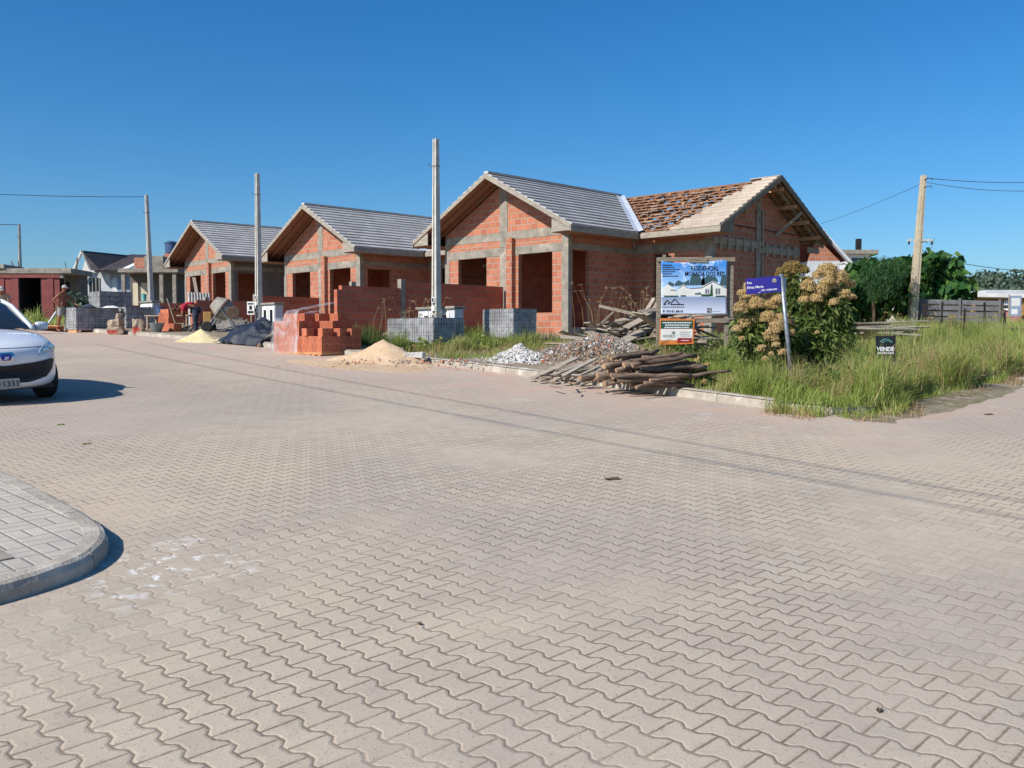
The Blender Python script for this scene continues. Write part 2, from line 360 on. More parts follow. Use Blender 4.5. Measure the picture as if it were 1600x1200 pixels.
M['blueglass'] = simple('tinted_glass', (.02, .025, .032, 1), (.016, .02, .028, 1), 2, .05, 0, spec=.9)
M['plate'] = simple('number_plate', srgb(170, 170, 166), srgb(156, 156, 152), 6, .6, .1, .002)

# ------------------------------------------------------------ mesh helpers
class MB:
    def __init__(s): s.v = []; s.f = []; s.m = []
    def add(s, vs, fs, mi=0):
        o = len(s.v); s.v += [tuple(p) for p in vs]; s.f += [tuple(i + o for i in f) for f in fs]; s.m += [mi] * len(fs); return s
    def box(s, x0, x1, y0, y1, z0, z1, mi=0):
        v = [(x0, y0, z0), (x1, y0, z0), (x1, y1, z0), (x0, y1, z0), (x0, y0, z1), (x1, y0, z1), (x1, y1, z1), (x0, y1, z1)]
        return s.add(v, [(0, 3, 2, 1), (4, 5, 6, 7), (0, 1, 5, 4), (1, 2, 6, 5), (2, 3, 7, 6), (3, 0, 4, 7)], mi)
    def beam(s, p0, p1, w, h, mi=0, up=(0, 0, 1), roll=0, w1=None, h1=None):
        p0, p1 = Vector(p0), Vector(p1); d = (p1 - p0).normalized(); up = Vector(up)
        if abs(d.dot(up)) > .98: up = Vector((0, 1, 0))
        a = d.cross(up).normalized(); b = a.cross(d).normalized()
        if roll: q = Matrix.Rotation(roll, 3, d); a = q @ a; b = q @ b
        w1 = w1 or w; h1 = h1 or h
        v = [p + a * (sx * ww / 2) + b * (sy * hh / 2) for p, ww, hh in ((p0, w, h), (p1, w1, h1)) for sx, sy in ((-1, -1), (1, -1), (1, 1), (-1, 1))]
        return s.add(v, [(0, 1, 2, 3), (7, 6, 5, 4), (0, 4, 5, 1), (1, 5, 6, 2), (2, 6, 7, 3), (3, 7, 4, 0)], mi)
    def prism(s, poly, axis, a, b, mi=0):          # poly in the two other axes, extruded along axis from a to b
        n = len(poly)
        def mk(p, t):
            return {'x': (t, p[0], p[1]), 'y': (p[0], t, p[1]), 'z': (p[0], p[1], t)}[axis]
        v = [mk(p, a) for p in poly] + [mk(p, b) for p in poly]
        f = [tuple(range(n)), tuple(range(2 * n - 1, n - 1, -1))] + [(i, i + n, (i + 1) % n + n, (i + 1) % n) for i in range(n)]
        return s.add(v, f, mi)
    def tube(s, pts, rad, n=8, mi=0, cap=True):
        pts = [Vector(p) for p in pts]; rad = rad if hasattr(rad, '__len__') else [rad] * len(pts)
        o = len(s.v); prev = None
        for i, p in enumerate(pts):
            d = (pts[min(i + 1, len(pts) - 1)] - pts[max(i - 1, 0)]).normalized()
            if prev is None: a = d.orthogonal().normalized()
            else:
                a = (prev - d * prev.dot(d)).normalized()
            prev = a; b = d.cross(a)
            for k in range(n):
                t = 2 * math.pi * k / n; s.v.append(tuple(p + (a * math.cos(t) + b * math.sin(t)) * rad[i]))
        for i in range(len(pts) - 1):
            for k in range(n):
                k2 = (k + 1) % n; s.f.append((o + i * n + k, o + i * n + k2, o + (i + 1) * n + k2, o + (i + 1) * n + k)); s.m.append(mi)
        if cap:
            s.f.append(tuple(o + k for k in reversed(range(n)))); s.m.append(mi)
            e = o + (len(pts) - 1) * n; s.f.append(tuple(e + k for k in range(n))); s.m.append(mi)
        return s
    def lathe(s, prof, c=(0, 0, 0), n=16, mi=0, M3=None):
        o = len(s.v); c = Vector(c)
        for r, z in prof:
            for k in range(n):
                t = 2 * math.pi * k / n; p = Vector((r * math.cos(t), r * math.sin(t), z))
                if M3: p = M3 @ p
                s.v.append(tuple(c + p))
        for i in range(len(prof) - 1):
            for k in range(n):
                k2 = (k + 1) % n; s.f.append((o + i * n + k, o + i * n + k2, o + (i + 1) * n + k2, o + (i + 1) * n + k)); s.m.append(mi)
        s.f.append(tuple(o + k for k in reversed(range(n)))); s.m.append(mi)
        e = o + (len(prof) - 1) * n; s.f.append(tuple(e + k for k in range(n))); s.m.append(mi)
        return s
    def rot(s, R, c=(0, 0, 0), start=0):
        c = Vector(c)
        for i in range(start, len(s.v)): s.v[i] = tuple(R @ (Vector(s.v[i]) - c) + c)
        return s
    def build(s, name, mat, parent=None, smooth=False, bevel=0, loc=None, subd=0, recalc=True):
        me = bpy.data.meshes.new(name); me.from_pydata(s.v, [], s.f); me.update()
        mats = mat if isinstance(mat, (list, tuple)) else [mat]
        for m_ in mats: me.materials.append(M[m_] if isinstance(m_, str) else m_)
        for p, mi in zip(me.polygons, s.m): p.material_index = mi; p.use_smooth = smooth
        if recalc:
            bm = bmesh.new(); bm.from_mesh(me); bmesh.ops.recalc_face_normals(bm, faces=bm.faces); bm.to_mesh(me); bm.free()
        uv_box(me)
        o = bpy.data.objects.new(name, me); C.objects.link(o)
        if parent: o.parent = parent
        if loc is not None: o.location = loc
        if bevel: b = o.modifiers.new('bevel', 'BEVEL'); b.width = bevel; b.segments = 2; b.limit_method = 'ANGLE'
        if subd: b = o.modifiers.new('sub', 'SUBSURF'); b.levels = subd; b.render_levels = subd
        return o
def uv_box(me):
    uv = me.uv_layers.new(name='uv').data
    for p in me.polygons:
        n = p.normal
        if abs(n.z) > .92: t = Vector((1, 0, 0)); b = Vector((0, 1, 0))
        else:
            t = Vector((-n.y, n.x, 0)).normalized()
            if abs(t.x) > abs(t.y): t = t if t.x > 0 else -t
            else: t = t if t.y > 0 else -t
            b = Vector((0, 0, 1)) if abs(n.z) < .1 else n.cross(t).normalized()
            if b.z < 0: b = -b
        for li in p.loop_indices:
            co = me.vertices[me.loops[li].vertex_index].co; uv[li].uv = (co.dot(t), co.dot(b))
def tag(o, label=None, cat=None, group=None, kind=None):
    if label: o['label'] = label
    if cat: o['category'] = cat
    if group: o['group'] = group
    if kind: o['kind'] = kind
    return o
def thing(name, label, cat, loc=(0, 0, 0), rz=0, group=None, tilt=None):
    o = bpy.data.objects.new(name, None); C.objects.link(o); o.location = loc
    if tilt is not None: o.rotation_euler = (tilt @ Euler((0, 0, rz)).to_matrix()).to_euler()
    else: o.rotation_euler = (0, 0, rz)
    o.empty_display_size = .2
    return tag(o, label, cat, group)
def copy_tree(root, loc=None, rz=None, label=None):
    def cp(o, par):
        c = o.copy(); C.objects.link(c); c.parent = par
        for ch in list(o.children): cp(ch, c)
        return c
    r = cp(root, root.parent)
    if loc is not None: r.location = loc
    if rz is not None: r.rotation_euler = (0, 0, rz)
    if label: r['label'] = label
    return r
def fast_mesh(name, V, Fc, mat, parent=None, k=4, smooth=False):     # numpy arrays: verts (n,3), faces (m,k)
    me = bpy.data.meshes.new(name); V = np.asarray(V, dtype=np.float32); Fc = np.asarray(Fc, dtype=np.int32)
    me.vertices.add(len(V)); me.vertices.foreach_set('co', V.ravel())
    me.loops.add(Fc.size); me.loops.foreach_set('vertex_index', Fc.ravel())
    me.polygons.add(len(Fc)); me.polygons.foreach_set('loop_start', np.arange(0, Fc.size, k, dtype=np.int32))
    me.polygons.foreach_set('loop_total', np.full(len(Fc), k, dtype=np.int32))
    if smooth: me.polygons.foreach_set('use_smooth', np.ones(len(Fc), dtype=bool))
    me.update(calc_edges=True); me.validate()
    me.materials.append(M[mat] if isinstance(mat, str) else mat)
    o = bpy.data.objects.new(name, me); C.objects.link(o)
    if parent: o.parent = parent
    return o
_font = None
def text_mesh(body, size, extrude=.001, bold=0, space=1.0):
    cu = bpy.data.curves.new('lettering', 'FONT'); cu.body = body; cu.size = size; cu.extrude = extrude; cu.offset = bold
    cu.space_character = space; cu.resolution_u = 2
    o = bpy.data.objects.new('lettering', cu); C.objects.link(o)
    bpy.context.view_layer.update()
    me = bpy.data.meshes.new_from_object(o.evaluated_get(bpy.context.evaluated_depsgraph_get()))
    C.objects.unlink(o); bpy.data.objects.remove(o)
    return me
def text_part(body, size, mat, parent, loc, name='lettering', bold=0, width=None, space=1.0, rot=None):
    me = text_mesh(body, size, .0012, bold, space)
    xs = [v.co.x for v in me.vertices]; wd = max(xs) - min(xs); k = (width / wd) if width else 1
    for v in me.vertices: v.co = (v.co.x * k, 0, v.co.y) if abs(v.co.z) < 1e-9 else (v.co.x * k, -v.co.z, v.co.y)
    me.materials.clear(); me.materials.append(M[mat])
    me.update()
    o = bpy.data.objects.new(name, me); C.objects.link(o); o.parent = parent; o.location = loc
    if rot: o.rotation_euler = rot
    return o
# ------------------------------------------------------------ ground, roads, kerbs
def sheet(name, xs, ys, zf, mat, kind='structure', noisez=0):
    X, Y = np.meshgrid(np.array(xs), np.array(ys)); V = [(a, b, zf(a, b)) for a, b in zip(X.ravel(), Y.ravel())]
    nx, ny = len(xs), len(ys); I = np.arange(nx * ny).reshape(ny, nx)
    Fc = np.stack([I[:-1, :-1], I[:-1, 1:], I[1:, 1:], I[1:, :-1]], -1).reshape(-1, 4)
    o = fast_mesh(name, V, Fc, mat, smooth=True); tag(o, kind=kind); return o
ysf = list(np.arange(-30, 60, 1.0)) + list(np.arange(60, 200, 5)) + list(np.arange(200, 1501, 100))
sheet('ground', [-1500, -700, -300, -120, -60, -30, 0, 30, 60, 120, 300, 700, 1500], ysf, lambda x, y: G(x, y) - .03, 'field')
sheet('road', list(np.arange(-34, 42.1, 2)), list(np.arange(-12, 54.1, 1.0)), lambda x, y: G(x, y), 'pavers')
# far kerb of the street, from the corner leftwards
KP = [(5.05, 12.85), (4.85, 12.45), (4.5, 12.12), (4.05, 12.05), (3.6, 12.35), (2.74, 13.65), (1.65, 15.3), (.46, 17.06), (-.49, 18.4), (-2.1, 20.5), (-6.5, 25.7), (-13.3, 33.0), (-17, 36.6), (-24, 43.4), (-34, 53)]
def resample(P, step):
    out = [P[0]]
    for a, b in zip(P[:-1], P[1:]):
        n = max(1, int(math.dist(a, b) / step))
        out += [(a[0] + (b[0] - a[0]) * i / n, a[1] + (b[1] - a[1]) * i / n) for i in range(1, n + 1)]
    return out
K = resample(KP, .5)
nv = [0] + list(np.linspace(.14, 6, 16)) + list(np.arange(7, 70, 2.0))
V = []; 
for i, (x, y) in enumerate(K):
    t = min(1, i / 12); dx, dy = .655 + (.7009 - .655) * t, .755 + (.7133 - .755) * t
    for v in nv:
        a, b = x + dx * v, y + dy * v
        bumpz = 0 if v < .2 else .05 * (math.sin(a * 1.7 + b * .6) * math.sin(b * 1.3 - a * .5)) * min(1, v / 2)
        V.append((a, b, G(a, b) + LOT + bumpz * .6 - .012))
I = np.arange(len(V)).reshape(len(K), len(nv))
Fc = np.stack([I[:-1, :-1], I[:-1, 1:], I[1:, 1:], I[1:, :-1]], -1).reshape(-1, 4)
tag(fast_mesh('site_ground', V, Fc, 'soil', smooth=True), kind='structure')
def kerb(name, P, side, h=LOT, wd=.13):
    b = MB(); Q = resample(P, .12); acc = 0; ring = None; nrm = None
    def mk(i, back=0):
        a, c = Vector((*Q[max(i - 1, 0)], 0)), Vector((*Q[min(i + 1, len(Q) - 1)], 0)); d = (c - a).normalized(); n = Vector((-d.y, d.x, 0)) * side; p = Vector((*Q[i], 0)) + d * back; v = []
        w1 = mnoise.noise(Vector((p.x * 3, p.y * 3, 1))) * .012; w2 = mnoise.noise(Vector((p.x * 7, p.y * 7, 4))) * .01
        for o_, z in ((w2, -.05), (.006 + w2, h - .045), (.022 + w1, h - .012 + w2), (.05, h + w1 * .6), (wd, h), (wd, -.05)):
            q = p + n * o_; v.append((q.x, q.y, G(q.x, q.y) + z))
        return v
    prev = mk(0)
    for i in range(1, len(Q)):
        acc += math.dist(Q[i], Q[i - 1]); cur = mk(i); joint = acc > 1.0
        end = mk(i, -.006) if joint else cur; b.add(prev + end, [(m, m + 6, (m + 1) % 6 + 6, (m + 1) % 6) for m in range(6)] + ([(11, 10, 9, 8, 7, 6)] if joint else []))
        if joint: acc = 0; cur = mk(i, .006); b.add(cur, [(0, 1, 2, 3, 4, 5)])
        prev = cur
    o = b.build(name, 'kerb'); tag(o, kind='structure'); return o
from mathutils import noise as mnoise
M['kerb'] = simple('kerb_concrete', srgb(178, 168, 154), srgb(148, 140, 128), 5, .92, .6, .02, c3=srgb(196, 188, 176))
kerb('kerb', KP, -1)
# near pavement corner on the left
NC = [(-9.4, -2.6), (-4.2, 2.9), (-3.35, 3.75), (-2.72, 4.45), (-2.42, 4.85), (-2.27, 5.2), (-2.26, 5.5), (-2.36, 5.85), (-2.6, 6.22), (-3.1, 6.8), (-3.75, 7.52), (-4.6, 8.4), (-12, 15.6)]
def catmull(P, n=6):
    out = []
    for i in range(len(P) - 1):
        p0, p1, p2, p3 = [np.array(P[max(0, min(len(P) - 1, i + k))]) for k in (-1, 0, 1, 2)]
        for j in range(n):
            t = j / n; out.append(tuple(.5 * (2 * p1 + (p2 - p0) * t + (2 * p0 - 5 * p1 + 4 * p2 - p3) * t * t + (3 * p1 - p0 - 3 * p2 + p3) * t ** 3)))
    return out + [P[-1]]
NC = NC[:2] + catmull(NC[2:-1], 3)[:-1] + NC[-2:]
NC = [(x_ - .13, y_) for x_, y_ in NC]
kerb('near_kerb', NC, 1, .105, .14)
b = MB()
P = [Vector((*p, 0)) for p in NC]; ins = []
for i, p in enumerate(P):
    d = (P[min(i + 1, len(P) - 1)] - P[max(i - 1, 0)]).normalized(); ins.append(p + Vector((-d.y, d.x, 0)) * .135)
vs = [(p.x, p.y, G(p.x, p.y) + .1) for p in ins] + [(-14, -2.6, G(0, -2.6) + .1), (-20, 15.6, G(0, 15.6) + .1)]
n = len(ins)
me_f = [(i, i + 1, n) for i in range(n - 1)] + [(n - 1, n + 1, n)]
b.add(vs, me_f); tag(b.build('pavement', 'sidewalk'), kind='structure')
# inspection cover set in the pavement
pc = W(0, 865, 5.45); b = MB(); b.box(-.28, .28, -.22, .22, 0, .008)
o = b.build('inspection_cover', 'concrete', bevel=.004); o.location = (-3.12, 5.3, G(0, 5.3) + .101); o.rotation_euler = (SLOPE @ Euler((0, 0, YAW)).to_matrix()).to_euler()
tag(o, 'grey inspection cover set in the pavement at the left edge', 'cover')

# ------------------------------------------------------------ houses
KS = .53; RX = -2.85; ZR = 4.96; OV = .8; SY = 3.33; SD = 5.6; SX = 3.0
RY = SY + SD / 2
def panel(b, axis, c0, c1, h0, h1, holes, d0, d1):
    """wall panel between c0..c1 along its run, thickness d0..d1, rectangles left out for holes (a0,a1,z0,z1)"""
    cs = sorted({c0, c1} | {v for h in holes for v in h[:2]}); zs = sorted({h0, h1} | {v for h in holes for v in h[2:]})
    for i in range(len(cs) - 1):
        run = None
        for j in range(len(zs) - 1):
            cm, zm = (cs[i] + cs[i + 1]) / 2, (zs[j] + zs[j + 1]) / 2
            solid = not any(h[0] < cm < h[1] and h[2] < zm < h[3] for h in holes)
            if solid:
                if run is None: run = [zs[j], zs[j + 1]]
                else: run[1] = zs[j + 1]
            if (not solid or j == len(zs) - 2) and run:
                if axis == 'x': b.box(cs[i], cs[i + 1], d0, d1, *run)
                else: b.box(d0, d1, cs[i], cs[i + 1], *run)
                run = None
def courses(b, side, x_fun0, x_fun1, d_max, step=.29, mi=0, start=0, keep=None, lift=.055):
    """stepped tile courses; side: function (d, along, z)->xyz; x_fun give the run ends at distance d from the ridge"""
    n = int(round((d_max - start) / (step * math.cos(math.atan(KS))))); st = (d_max - start) / n
    for i in range(n):
        d0, d1 = start + i * st, start + (i + 1) * st + .03
        z0, z1 = ZR - KS * d0, ZR - KS * d1 + .0
        a00, a01 = x_fun0(d0), x_fun1(d0); a10, a11 = x_fun0(d1), x_fun1(d1)
        if keep: 
            k0, k1 = keep(i, n); a00 = max(a00, k0); a10 = max(a10, k0); a01 = min(a01, k1); a11 = min(a11, k1)
            if a01 <= a00: continue
        v = [side(d0, a00, z0 - .03), side(d0, a01, z0 - .03), side(d1, a11, z1 - .03 + lift - .03), side(d1, a10, z1 - .03 + lift - .03),
             side(d0, a00, z0), side(d0, a01, z0), side(d1, a11, z1 + lift), side(d1, a10, z1 + lift)]
        b.add(v, [(0, 3, 2, 1), (4, 5, 6, 7), (0, 1, 5, 4), (1, 2, 6, 5), (2, 3, 7, 6), (3, 0, 4, 7)], mi)
def house(idx, loc, label, yaw):
    t = thing('brick_house', label, 'house', loc, yaw, 'unfinished brick houses along the street')
    XL = -5.7
    front_holes = [(-5.04, -3.63, .95, 2.35), (-2.15, -.67, .46 if idx == 0 else .3, 2.36)]
    sidew = [(.2, 1.0, .0, 2.4)] if idx == 0 else [(.35, 1.5, .95, 2.3)]
    wt = 3.12
    b = MB(); panel(b, 'x', XL, 0, -.3, wt, front_holes, 0, .15)
    und = lambda x: ZR - .24 - KS * abs(x - RX)
    b.prism([(XL, wt + .001), (0, wt + .001), (0, und(0)), (RX, und(RX)), (XL, und(XL))], 'y', 0, .15)
    # pier between the two fronts
    b.box(-2.56, -2.3, -.16, -.002, -.3, 2.9)
    b.build('front_wall', 'brick', t)
    b = MB(); panel(b, 'y', .152, SY, -.3, wt + .1, sidew, -.15, 0)
    b.build('side_wall', 'plaster_grey' if idx == 2 else 'brick', t)
    b = MB(); panel(b, 'x', .002, SX, -.3, wt + .1, [(.75, 1.6, 0, 2.4)], SY + .001, SY + .15); b.build('wing_front_wall', 'brick', t)
    b = MB(); panel(b, 'y', SY + .152, SY + SD, -.3, 3.3, [], SX - .15, SX)
    uy = lambda y: ZR - .24 - KS * abs(y - RY)
    b.prism([(SY + .002, 3.302), (SY + SD, 3.302), (SY + SD, uy(SY + SD)), (RY, uy(RY)), (SY + .002, uy(SY + .002))], 'x', SX - .15, SX)
    b.build('gable_wall', 'brick', t)
    b = MB(); b.box(XL, XL + .15, .152, SY + SD, -.3, 3.3); b.box(XL + .152, SX - .152, SY + SD - .15, SY + SD, -.3, 3.3); b.build('rear_wall', 'brick', t)
    b = MB(); b.box(XL + .152, -.152, 3.0, 3.12, 0, 3.1); b.box(-2.95, -2.8, .152, 2.99, 0, 3.1); b.build('partition_wall', 'brick_b', t)
    b = MB(); b.box(XL + .16, -.16, .16, 8.7, -.3, -.005); b.box(-.14, SX - .16, SY + .16, 8.7, -.3, -.004); b.build('floor_slab', 'concrete', t)
    # reinforced concrete frame
    b = MB()
    b.box(XL + .02, -.27, -.012, .1, 2.36, 2.63); b.box(XL + .02, -.27, -.012, .1, 2.86, 3.13)
    b.box(-3.0, -2.63, -.02, .1, 3.131, und(-2.8) + .0); b.box(-2.98, -2.66, -.018, .1, -.3, 2.359); b.box(-2.98, -2.66, -.018, .1, 2.631, 2.859)
    b.box(-.26, .01, -.02, .16, -.35, 2.9); b.box(XL - .01, XL + .2, -.02, .16, -.35, 2.9)
    b.box(-.1, .012, .17, SY, 2.42, 2.62); b.box(-.1, .016, .17, SY, 2.86, 3.14)
    b.box(.02, SX - .0, SY - .012, SY + .1, 2.42, 2.72); b.box(SX - .25, SX + .014, SY - .016, SY + .2, -.35, 3.1)
    b.box(SX - .05, SX + .012, RY - .12, RY + .14, -.3, uy(RY) - .02)
    b.box(SX - .05, SX + .01, SY + .22, SY + SD, 2.55, 2.82)
    b.box(-.01, .03, .165, SY - .02, -.35, -.02)
    b.build('concrete_frame', 'concrete', t, bevel=.008)
    # roof
    b = MB()
    if idx == 0:
        endf = lambda d: RY - d
    else: endf = lambda d: RY - d
    courses(b, lambda d, a, z: (RX + d, a, z), lambda d: -OV, endf, 3.65)                     # right slope of front wing
    courses(b, lambda d, a, z: (RX - d, a, z), lambda d: -OV, lambda d: SY + SD, 3.65)        # left slope
    b.beam((RX, -OV + .02, ZR + .03), (RX, RY, ZR + .03), .2, .07)
    b.build('tiled_roof', 'tile', t)
    b = MB()
    side2 = lambda d, a, z: (a, RY - d, z); side3 = lambda d, a, z: (a, RY + d, z)
    
    if idx == 0:
        keepf = lambda i, n: (SX + OV - .55 - .2 * ((i * 7) % 3) * .5 - 1.25 * i / n, SX + OV)
        courses(b, side2, lambda d: RX + d, lambda d: SX + OV, 3.6, keep=keepf)
        courses(b, side3, lambda d: SX - .35, lambda d: SX + OV, 3.6)
        b.build('wing_roof_tiles', 'tile_dusty', t)
        b = MB(); n = 13
        for i in range(n):
            d = .12 + i * (3.5 / n); z = ZR - KS * d - .08
            x1 = SX + OV - .1
            b.beam((RX + d + .1, RY - d, z), (x1, RY - d, z), .05, .045)
            b.beam((RX + d + .3, RY + d, z), (x1, RY + d, z), .05, .045)
        b.build('batten_grid', 'batten', t)
        b = MB()
        for k in range(12):
            x = SX + OV - .15 - k * .5; dd = min(3.55, x - RX)
            b.beam((x, RY - .02, ZR - .16), (x, RY - dd, ZR - KS * dd - .16), .06, .12)
            b.beam((x, RY + .02, ZR - .16), (x, RY + 3.5, ZR - KS * 3.5 - .16), .06, .12)
        b.build('rafters', 'batten', t)
        b = MB(); r2 = random.Random(3)       # loose tiles, offcuts and bright tips lying on the battens
        for k in range(60):
            d = r2.uniform(.25, 3.4); x0 = RX + d + .35; x1 = SX + OV - 1.0 - 1.1 * d / 3.6
            if x0 > x1: continue
            x = r2.uniform(x0, x1); w_ = r2.choice((.05, .08, .12)); z = ZR - KS * d - .045
            MB().beam((x, RY - d, z), (x + w_, RY - d - .02, z), .06, .03).build('wood_wedge', 'batten_b', t)
        b = MB()
        for k in range(26):
            d = r2.uniform(.4, 3.3); x0 = RX + d + .5; x1 = SX + OV - 1.2 - 1.1 * d / 3.6
            if x0 > x1: continue
            x = r2.uniform(x0, x1); z = ZR - KS * d - .03
            MB().beam((x, RY - d, z), (x + .3, RY - d + r2.uniform(-.05, .05), z), r2.choice((.16, .2, .3)), .014).build('loose_tile', 'tile_dusty', t)
    else:
        courses(b, side2, lambda d: RX + d, lambda d: SX + OV, 3.6)
        courses(b, side3, lambda d: RX, lambda d: SX + OV, 3.6)
        b.build('wing_roof_tiles', 'tile', t)
    # zinc valley
    b = MB(); p0 = Vector((RX + .25, RY - .25, ZR - KS * .25 + .075)); p1 = Vector((RX + 3.72, RY - 3.72, ZR - KS * 3.72 + .075))
    off = Vector((1, 1, 0)).normalized() * .15
    up_ = Vector((0, 0, .1))
    b.add([p0 - off + up_ * .4, p0, p0 + off + up_ * .4, p1 - off + up_ * .4, p1, p1 + off + up_ * .4,
           p0 - off + up_ * .45, p0 + up_ * .05, p0 + off + up_ * .45, p1 - off + up_ * .45, p1 + up_ * .05, p1 + off + up_ * .45],
          [(0, 1, 4, 3), (1, 2, 5, 4), (6, 9, 10, 7), (7, 10, 11, 8), (0, 3, 9, 6), (2, 8, 11, 5), (3, 4, 10, 9), (4, 5, 11, 10), (0, 6, 7, 1), (1, 7, 8, 2)])
    b.build('valley_flashing', 'flash', t)
    # underlay / soffit planks below the tiles
    b = MB()
    for sgn in (1, -1):
        q = lambda d: (RX + sgn * d, ZR - KS * d)
        b.prism([(q(.02)[0], q(.02)[1] - .05), (q(3.6)[0], q(3.6)[1] - .05), (q(3.6)[0], q(3.6)[1] - .075), (q(.02)[0], q(.02)[1] - .075)], 'y', -OV + .03, 0 if sgn == 1 else SY + SD)
    b.prism([(RX + .02, ZR - .05), (RX + 3.6, ZR - KS * 3.6 - .05), (RX + 3.6, ZR - KS * 3.6 - .075), (RX + .02, ZR - .075)], 'y', .001, RY - 3.6)
    b.build('roof_boarding', 'soffit', t)
    b = MB()    # slanting rafter edges seen under the front overhang
    for yy in (-.42, -.05):
        for sgn in (1, -1):
            b.beam((RX + sgn * .03, yy, ZR - .15), (RX + sgn * 3.3, yy, ZR - KS * 3.3 - .15), .06, .1)
    b.build('overhang_rafter', 'soffit', t)
    # fascia: rakes at the front, box ends, eaves
    b = MB()
    fh = .17
    for sgn in (1, -1):
        x1 = RX + sgn * 3.62
        b.prism([(RX, ZR - .01), (x1, ZR - KS * 3.62 - .01), (x1, ZR - KS * 3.62 - fh * .75), (RX, ZR - fh)], 'y', -OV - .03, -OV)
    def endbox(sgn, xw):
        xo = RX + sgn * 3.6; zo = ZR - KS * 3.6
        return [(xo, zo - .1), (xo, zo - .2), (xw, zo - .2), (xw, ZR - KS * abs(xw - RX) - .18)]
    b.prism(endbox(1, .02), 'y', -OV + .001, -OV + .03); b.prism(endbox(-1, XL - .02), 'y', -OV + .001, -OV + .03)
    b.box(.79, .815, -OV - .03, RY - 3.68, 2.82, 3.02); b.box(XL - .815, XL - .79, -OV - .03, SY + SD, 2.82, 3.02)
    b.build('fascia', 'fascia', t)
    b = MB(); b.box(.02, .785, -OV + .04, RY - 3.68, 2.835, 2.86); b.box(XL - .785, XL - .02, -OV + .04, SY + SD, 2.835, 2.86)
    b.box(.82, SX + OV - .03, SY - OV + .03, SY - .02, 2.835, 2.86)
    b.build('eave_soffit', 'soffit', t)
    b = MB()
    b.box(.82, SX + OV, SY - OV - .02, SY - OV + .005, 2.84, 3.02)
    b.build('wing_eave_board', 'fascia', t)
    b = MB()
    for sgn in (1, -1):
        y1 = RY + sgn * 3.62
        b.prism([(RY, ZR - .01), (y1, ZR - KS * 3.62 - .01), (y1, ZR - KS * 3.62 - .16), (RY, ZR - .2)], 'x', SX + OV, SX + OV + .03)
    xo = SX + OV; zo = ZR - KS * 3.6
    b.prism([(RY - 3.6, zo - .1), (RY - 3.6, zo - .2), (SY - .02, zo - .2), (SY - .02, ZR - KS * (RY - SY) - .2)], 'x', xo - .03, xo - .001)
    b.build('gable_rake_board', 'fascia_shade', t)
    if idx == 0:
        b = MB()
        # formwork boards with cleats across the gable, purlin ends
        b.box(SX + .02, SX + .05, SY + .05, SY + 3.1, 2.62, 2.84); b.box(SX + .02, SX + .05, SY + 2.7, SY + SD - .3, 2.5, 2.72)
        for k in range(11): y = SY + .35 + k * .47; z = 2.45 - (.06 if k > 5 else 0); b.box(SX + .051, SX + .09, y, y + .09, z, z + .45 - random.random() * .08)
        b.box(SX + .02, SX + .06, RY - .2, RY - .14, 0.4, 3.9); b.box(SX + .02, SX + .06, RY + .16, RY + .22, .4, 3.9)
        b.build('formwork_board', 'wood_old', t)
        b = MB()
        for d in (.25, 1.15, 2.0, 2.85):
            for sgn in (-1, 1): b.beam((SX - .2, RY + sgn * d, ZR - KS * d - .3), (SX + OV - .06, RY + sgn * d, ZR - KS * d - .3), .06, .13)
        b.build('purlin', 'batten_b', t)
        b = MB()
        for y in (RY + .5, RY + 1.4, RY + 2.3, RY + 3.1): b.beam((SX + .5, y - .5, ZR - KS * abs(y - .5 - RY) - .2), (SX + .5, y + .45, ZR - KS * (y + .45 - RY) - .2), .06, .1)
        b.beam((SX + .05, RY + 1.0, 3.1), (SX + .7, RY + 1.6, 3.9), .06, .1); b.beam((SX + .3, RY + 2.8, 2.75), (SX + .3, RY + 3.6, 2.75), .05, .2)
        b.build('gable_truss', 'wood_old', t)
        # leaning wood inside the left window, seen through it
        b = MB(); b.beam((-4.9, 1.2, .6), (-4.6, 1.0, 2.3), .08, .05); b.beam((-4.95, 1.1, 2.2), (-4.55, 1.0, 2.25), .05, .08); b.build('indoor_prop', 'wood_old', t)
    return t
C0 = Vector((1.74, 29.6, 2.02))
D1 = -AX
labels = ['nearest brick house with a half-tiled side wing of bare battens behind the banner',
          'middle brick house with a grey tiled gable and a bare brick side wall',
          'third brick house, farthest, grey tiled gable with a grey rendered side wall']
HS = [(C0, YAW), (C0 + D1 * 10.66 + Vector((0, 0, .07)), YAW - R_(2.2)), (Vector((-13.55, 46.3, 2.58)), YAW - R_(4.9))]
for i, (l_, y_) in enumerate(HS): house(i, l_, labels[i], y_)

# divider walls of the front yards
def divwall(i, s, zoff, t1, steps, label, mat='brick_b'):
    l_, y_ = HS[i]; base = l_ + Matrix.Rotation(y_, 3, 'Z') @ Vector((-2.75, 0, 0)); t = thing('brick_wall', label, 'garden wall', base, y_, 'low brick walls between the front yards')
    b = MB(); c = MB(); y = -.17
    for k, (ye, zt) in enumerate(steps):
        b.box(-.07, .07, ye, y - .002, -.75, zt); y = ye
        if k < len(steps) - 1: c.box(-.085, .085, ye - .14, ye + .03, -.75, zt + .06)
    if t1: b.box(-.075, .075, y - .16, y - .002, -.75, steps[-1][1] - .12)
    b.build('masonry', mat, t); c.box(-.06, .06, y + .35, y + .5, steps[-1][1] + .002, steps[-1][1] + .12); c.build('concrete_post', 'concrete', t)
divwall(0, 0, 0, 1, [(-4.3, 1.33), (-6.55, 1.12)], 'low brick wall running from the nearest house to the corner pile of bricks')
divwall(1, 10.66, .14, 1, [(-2.9, 1.24), (-5.4, 1.0)], 'low brick wall in front of the second house behind the concrete mixer')
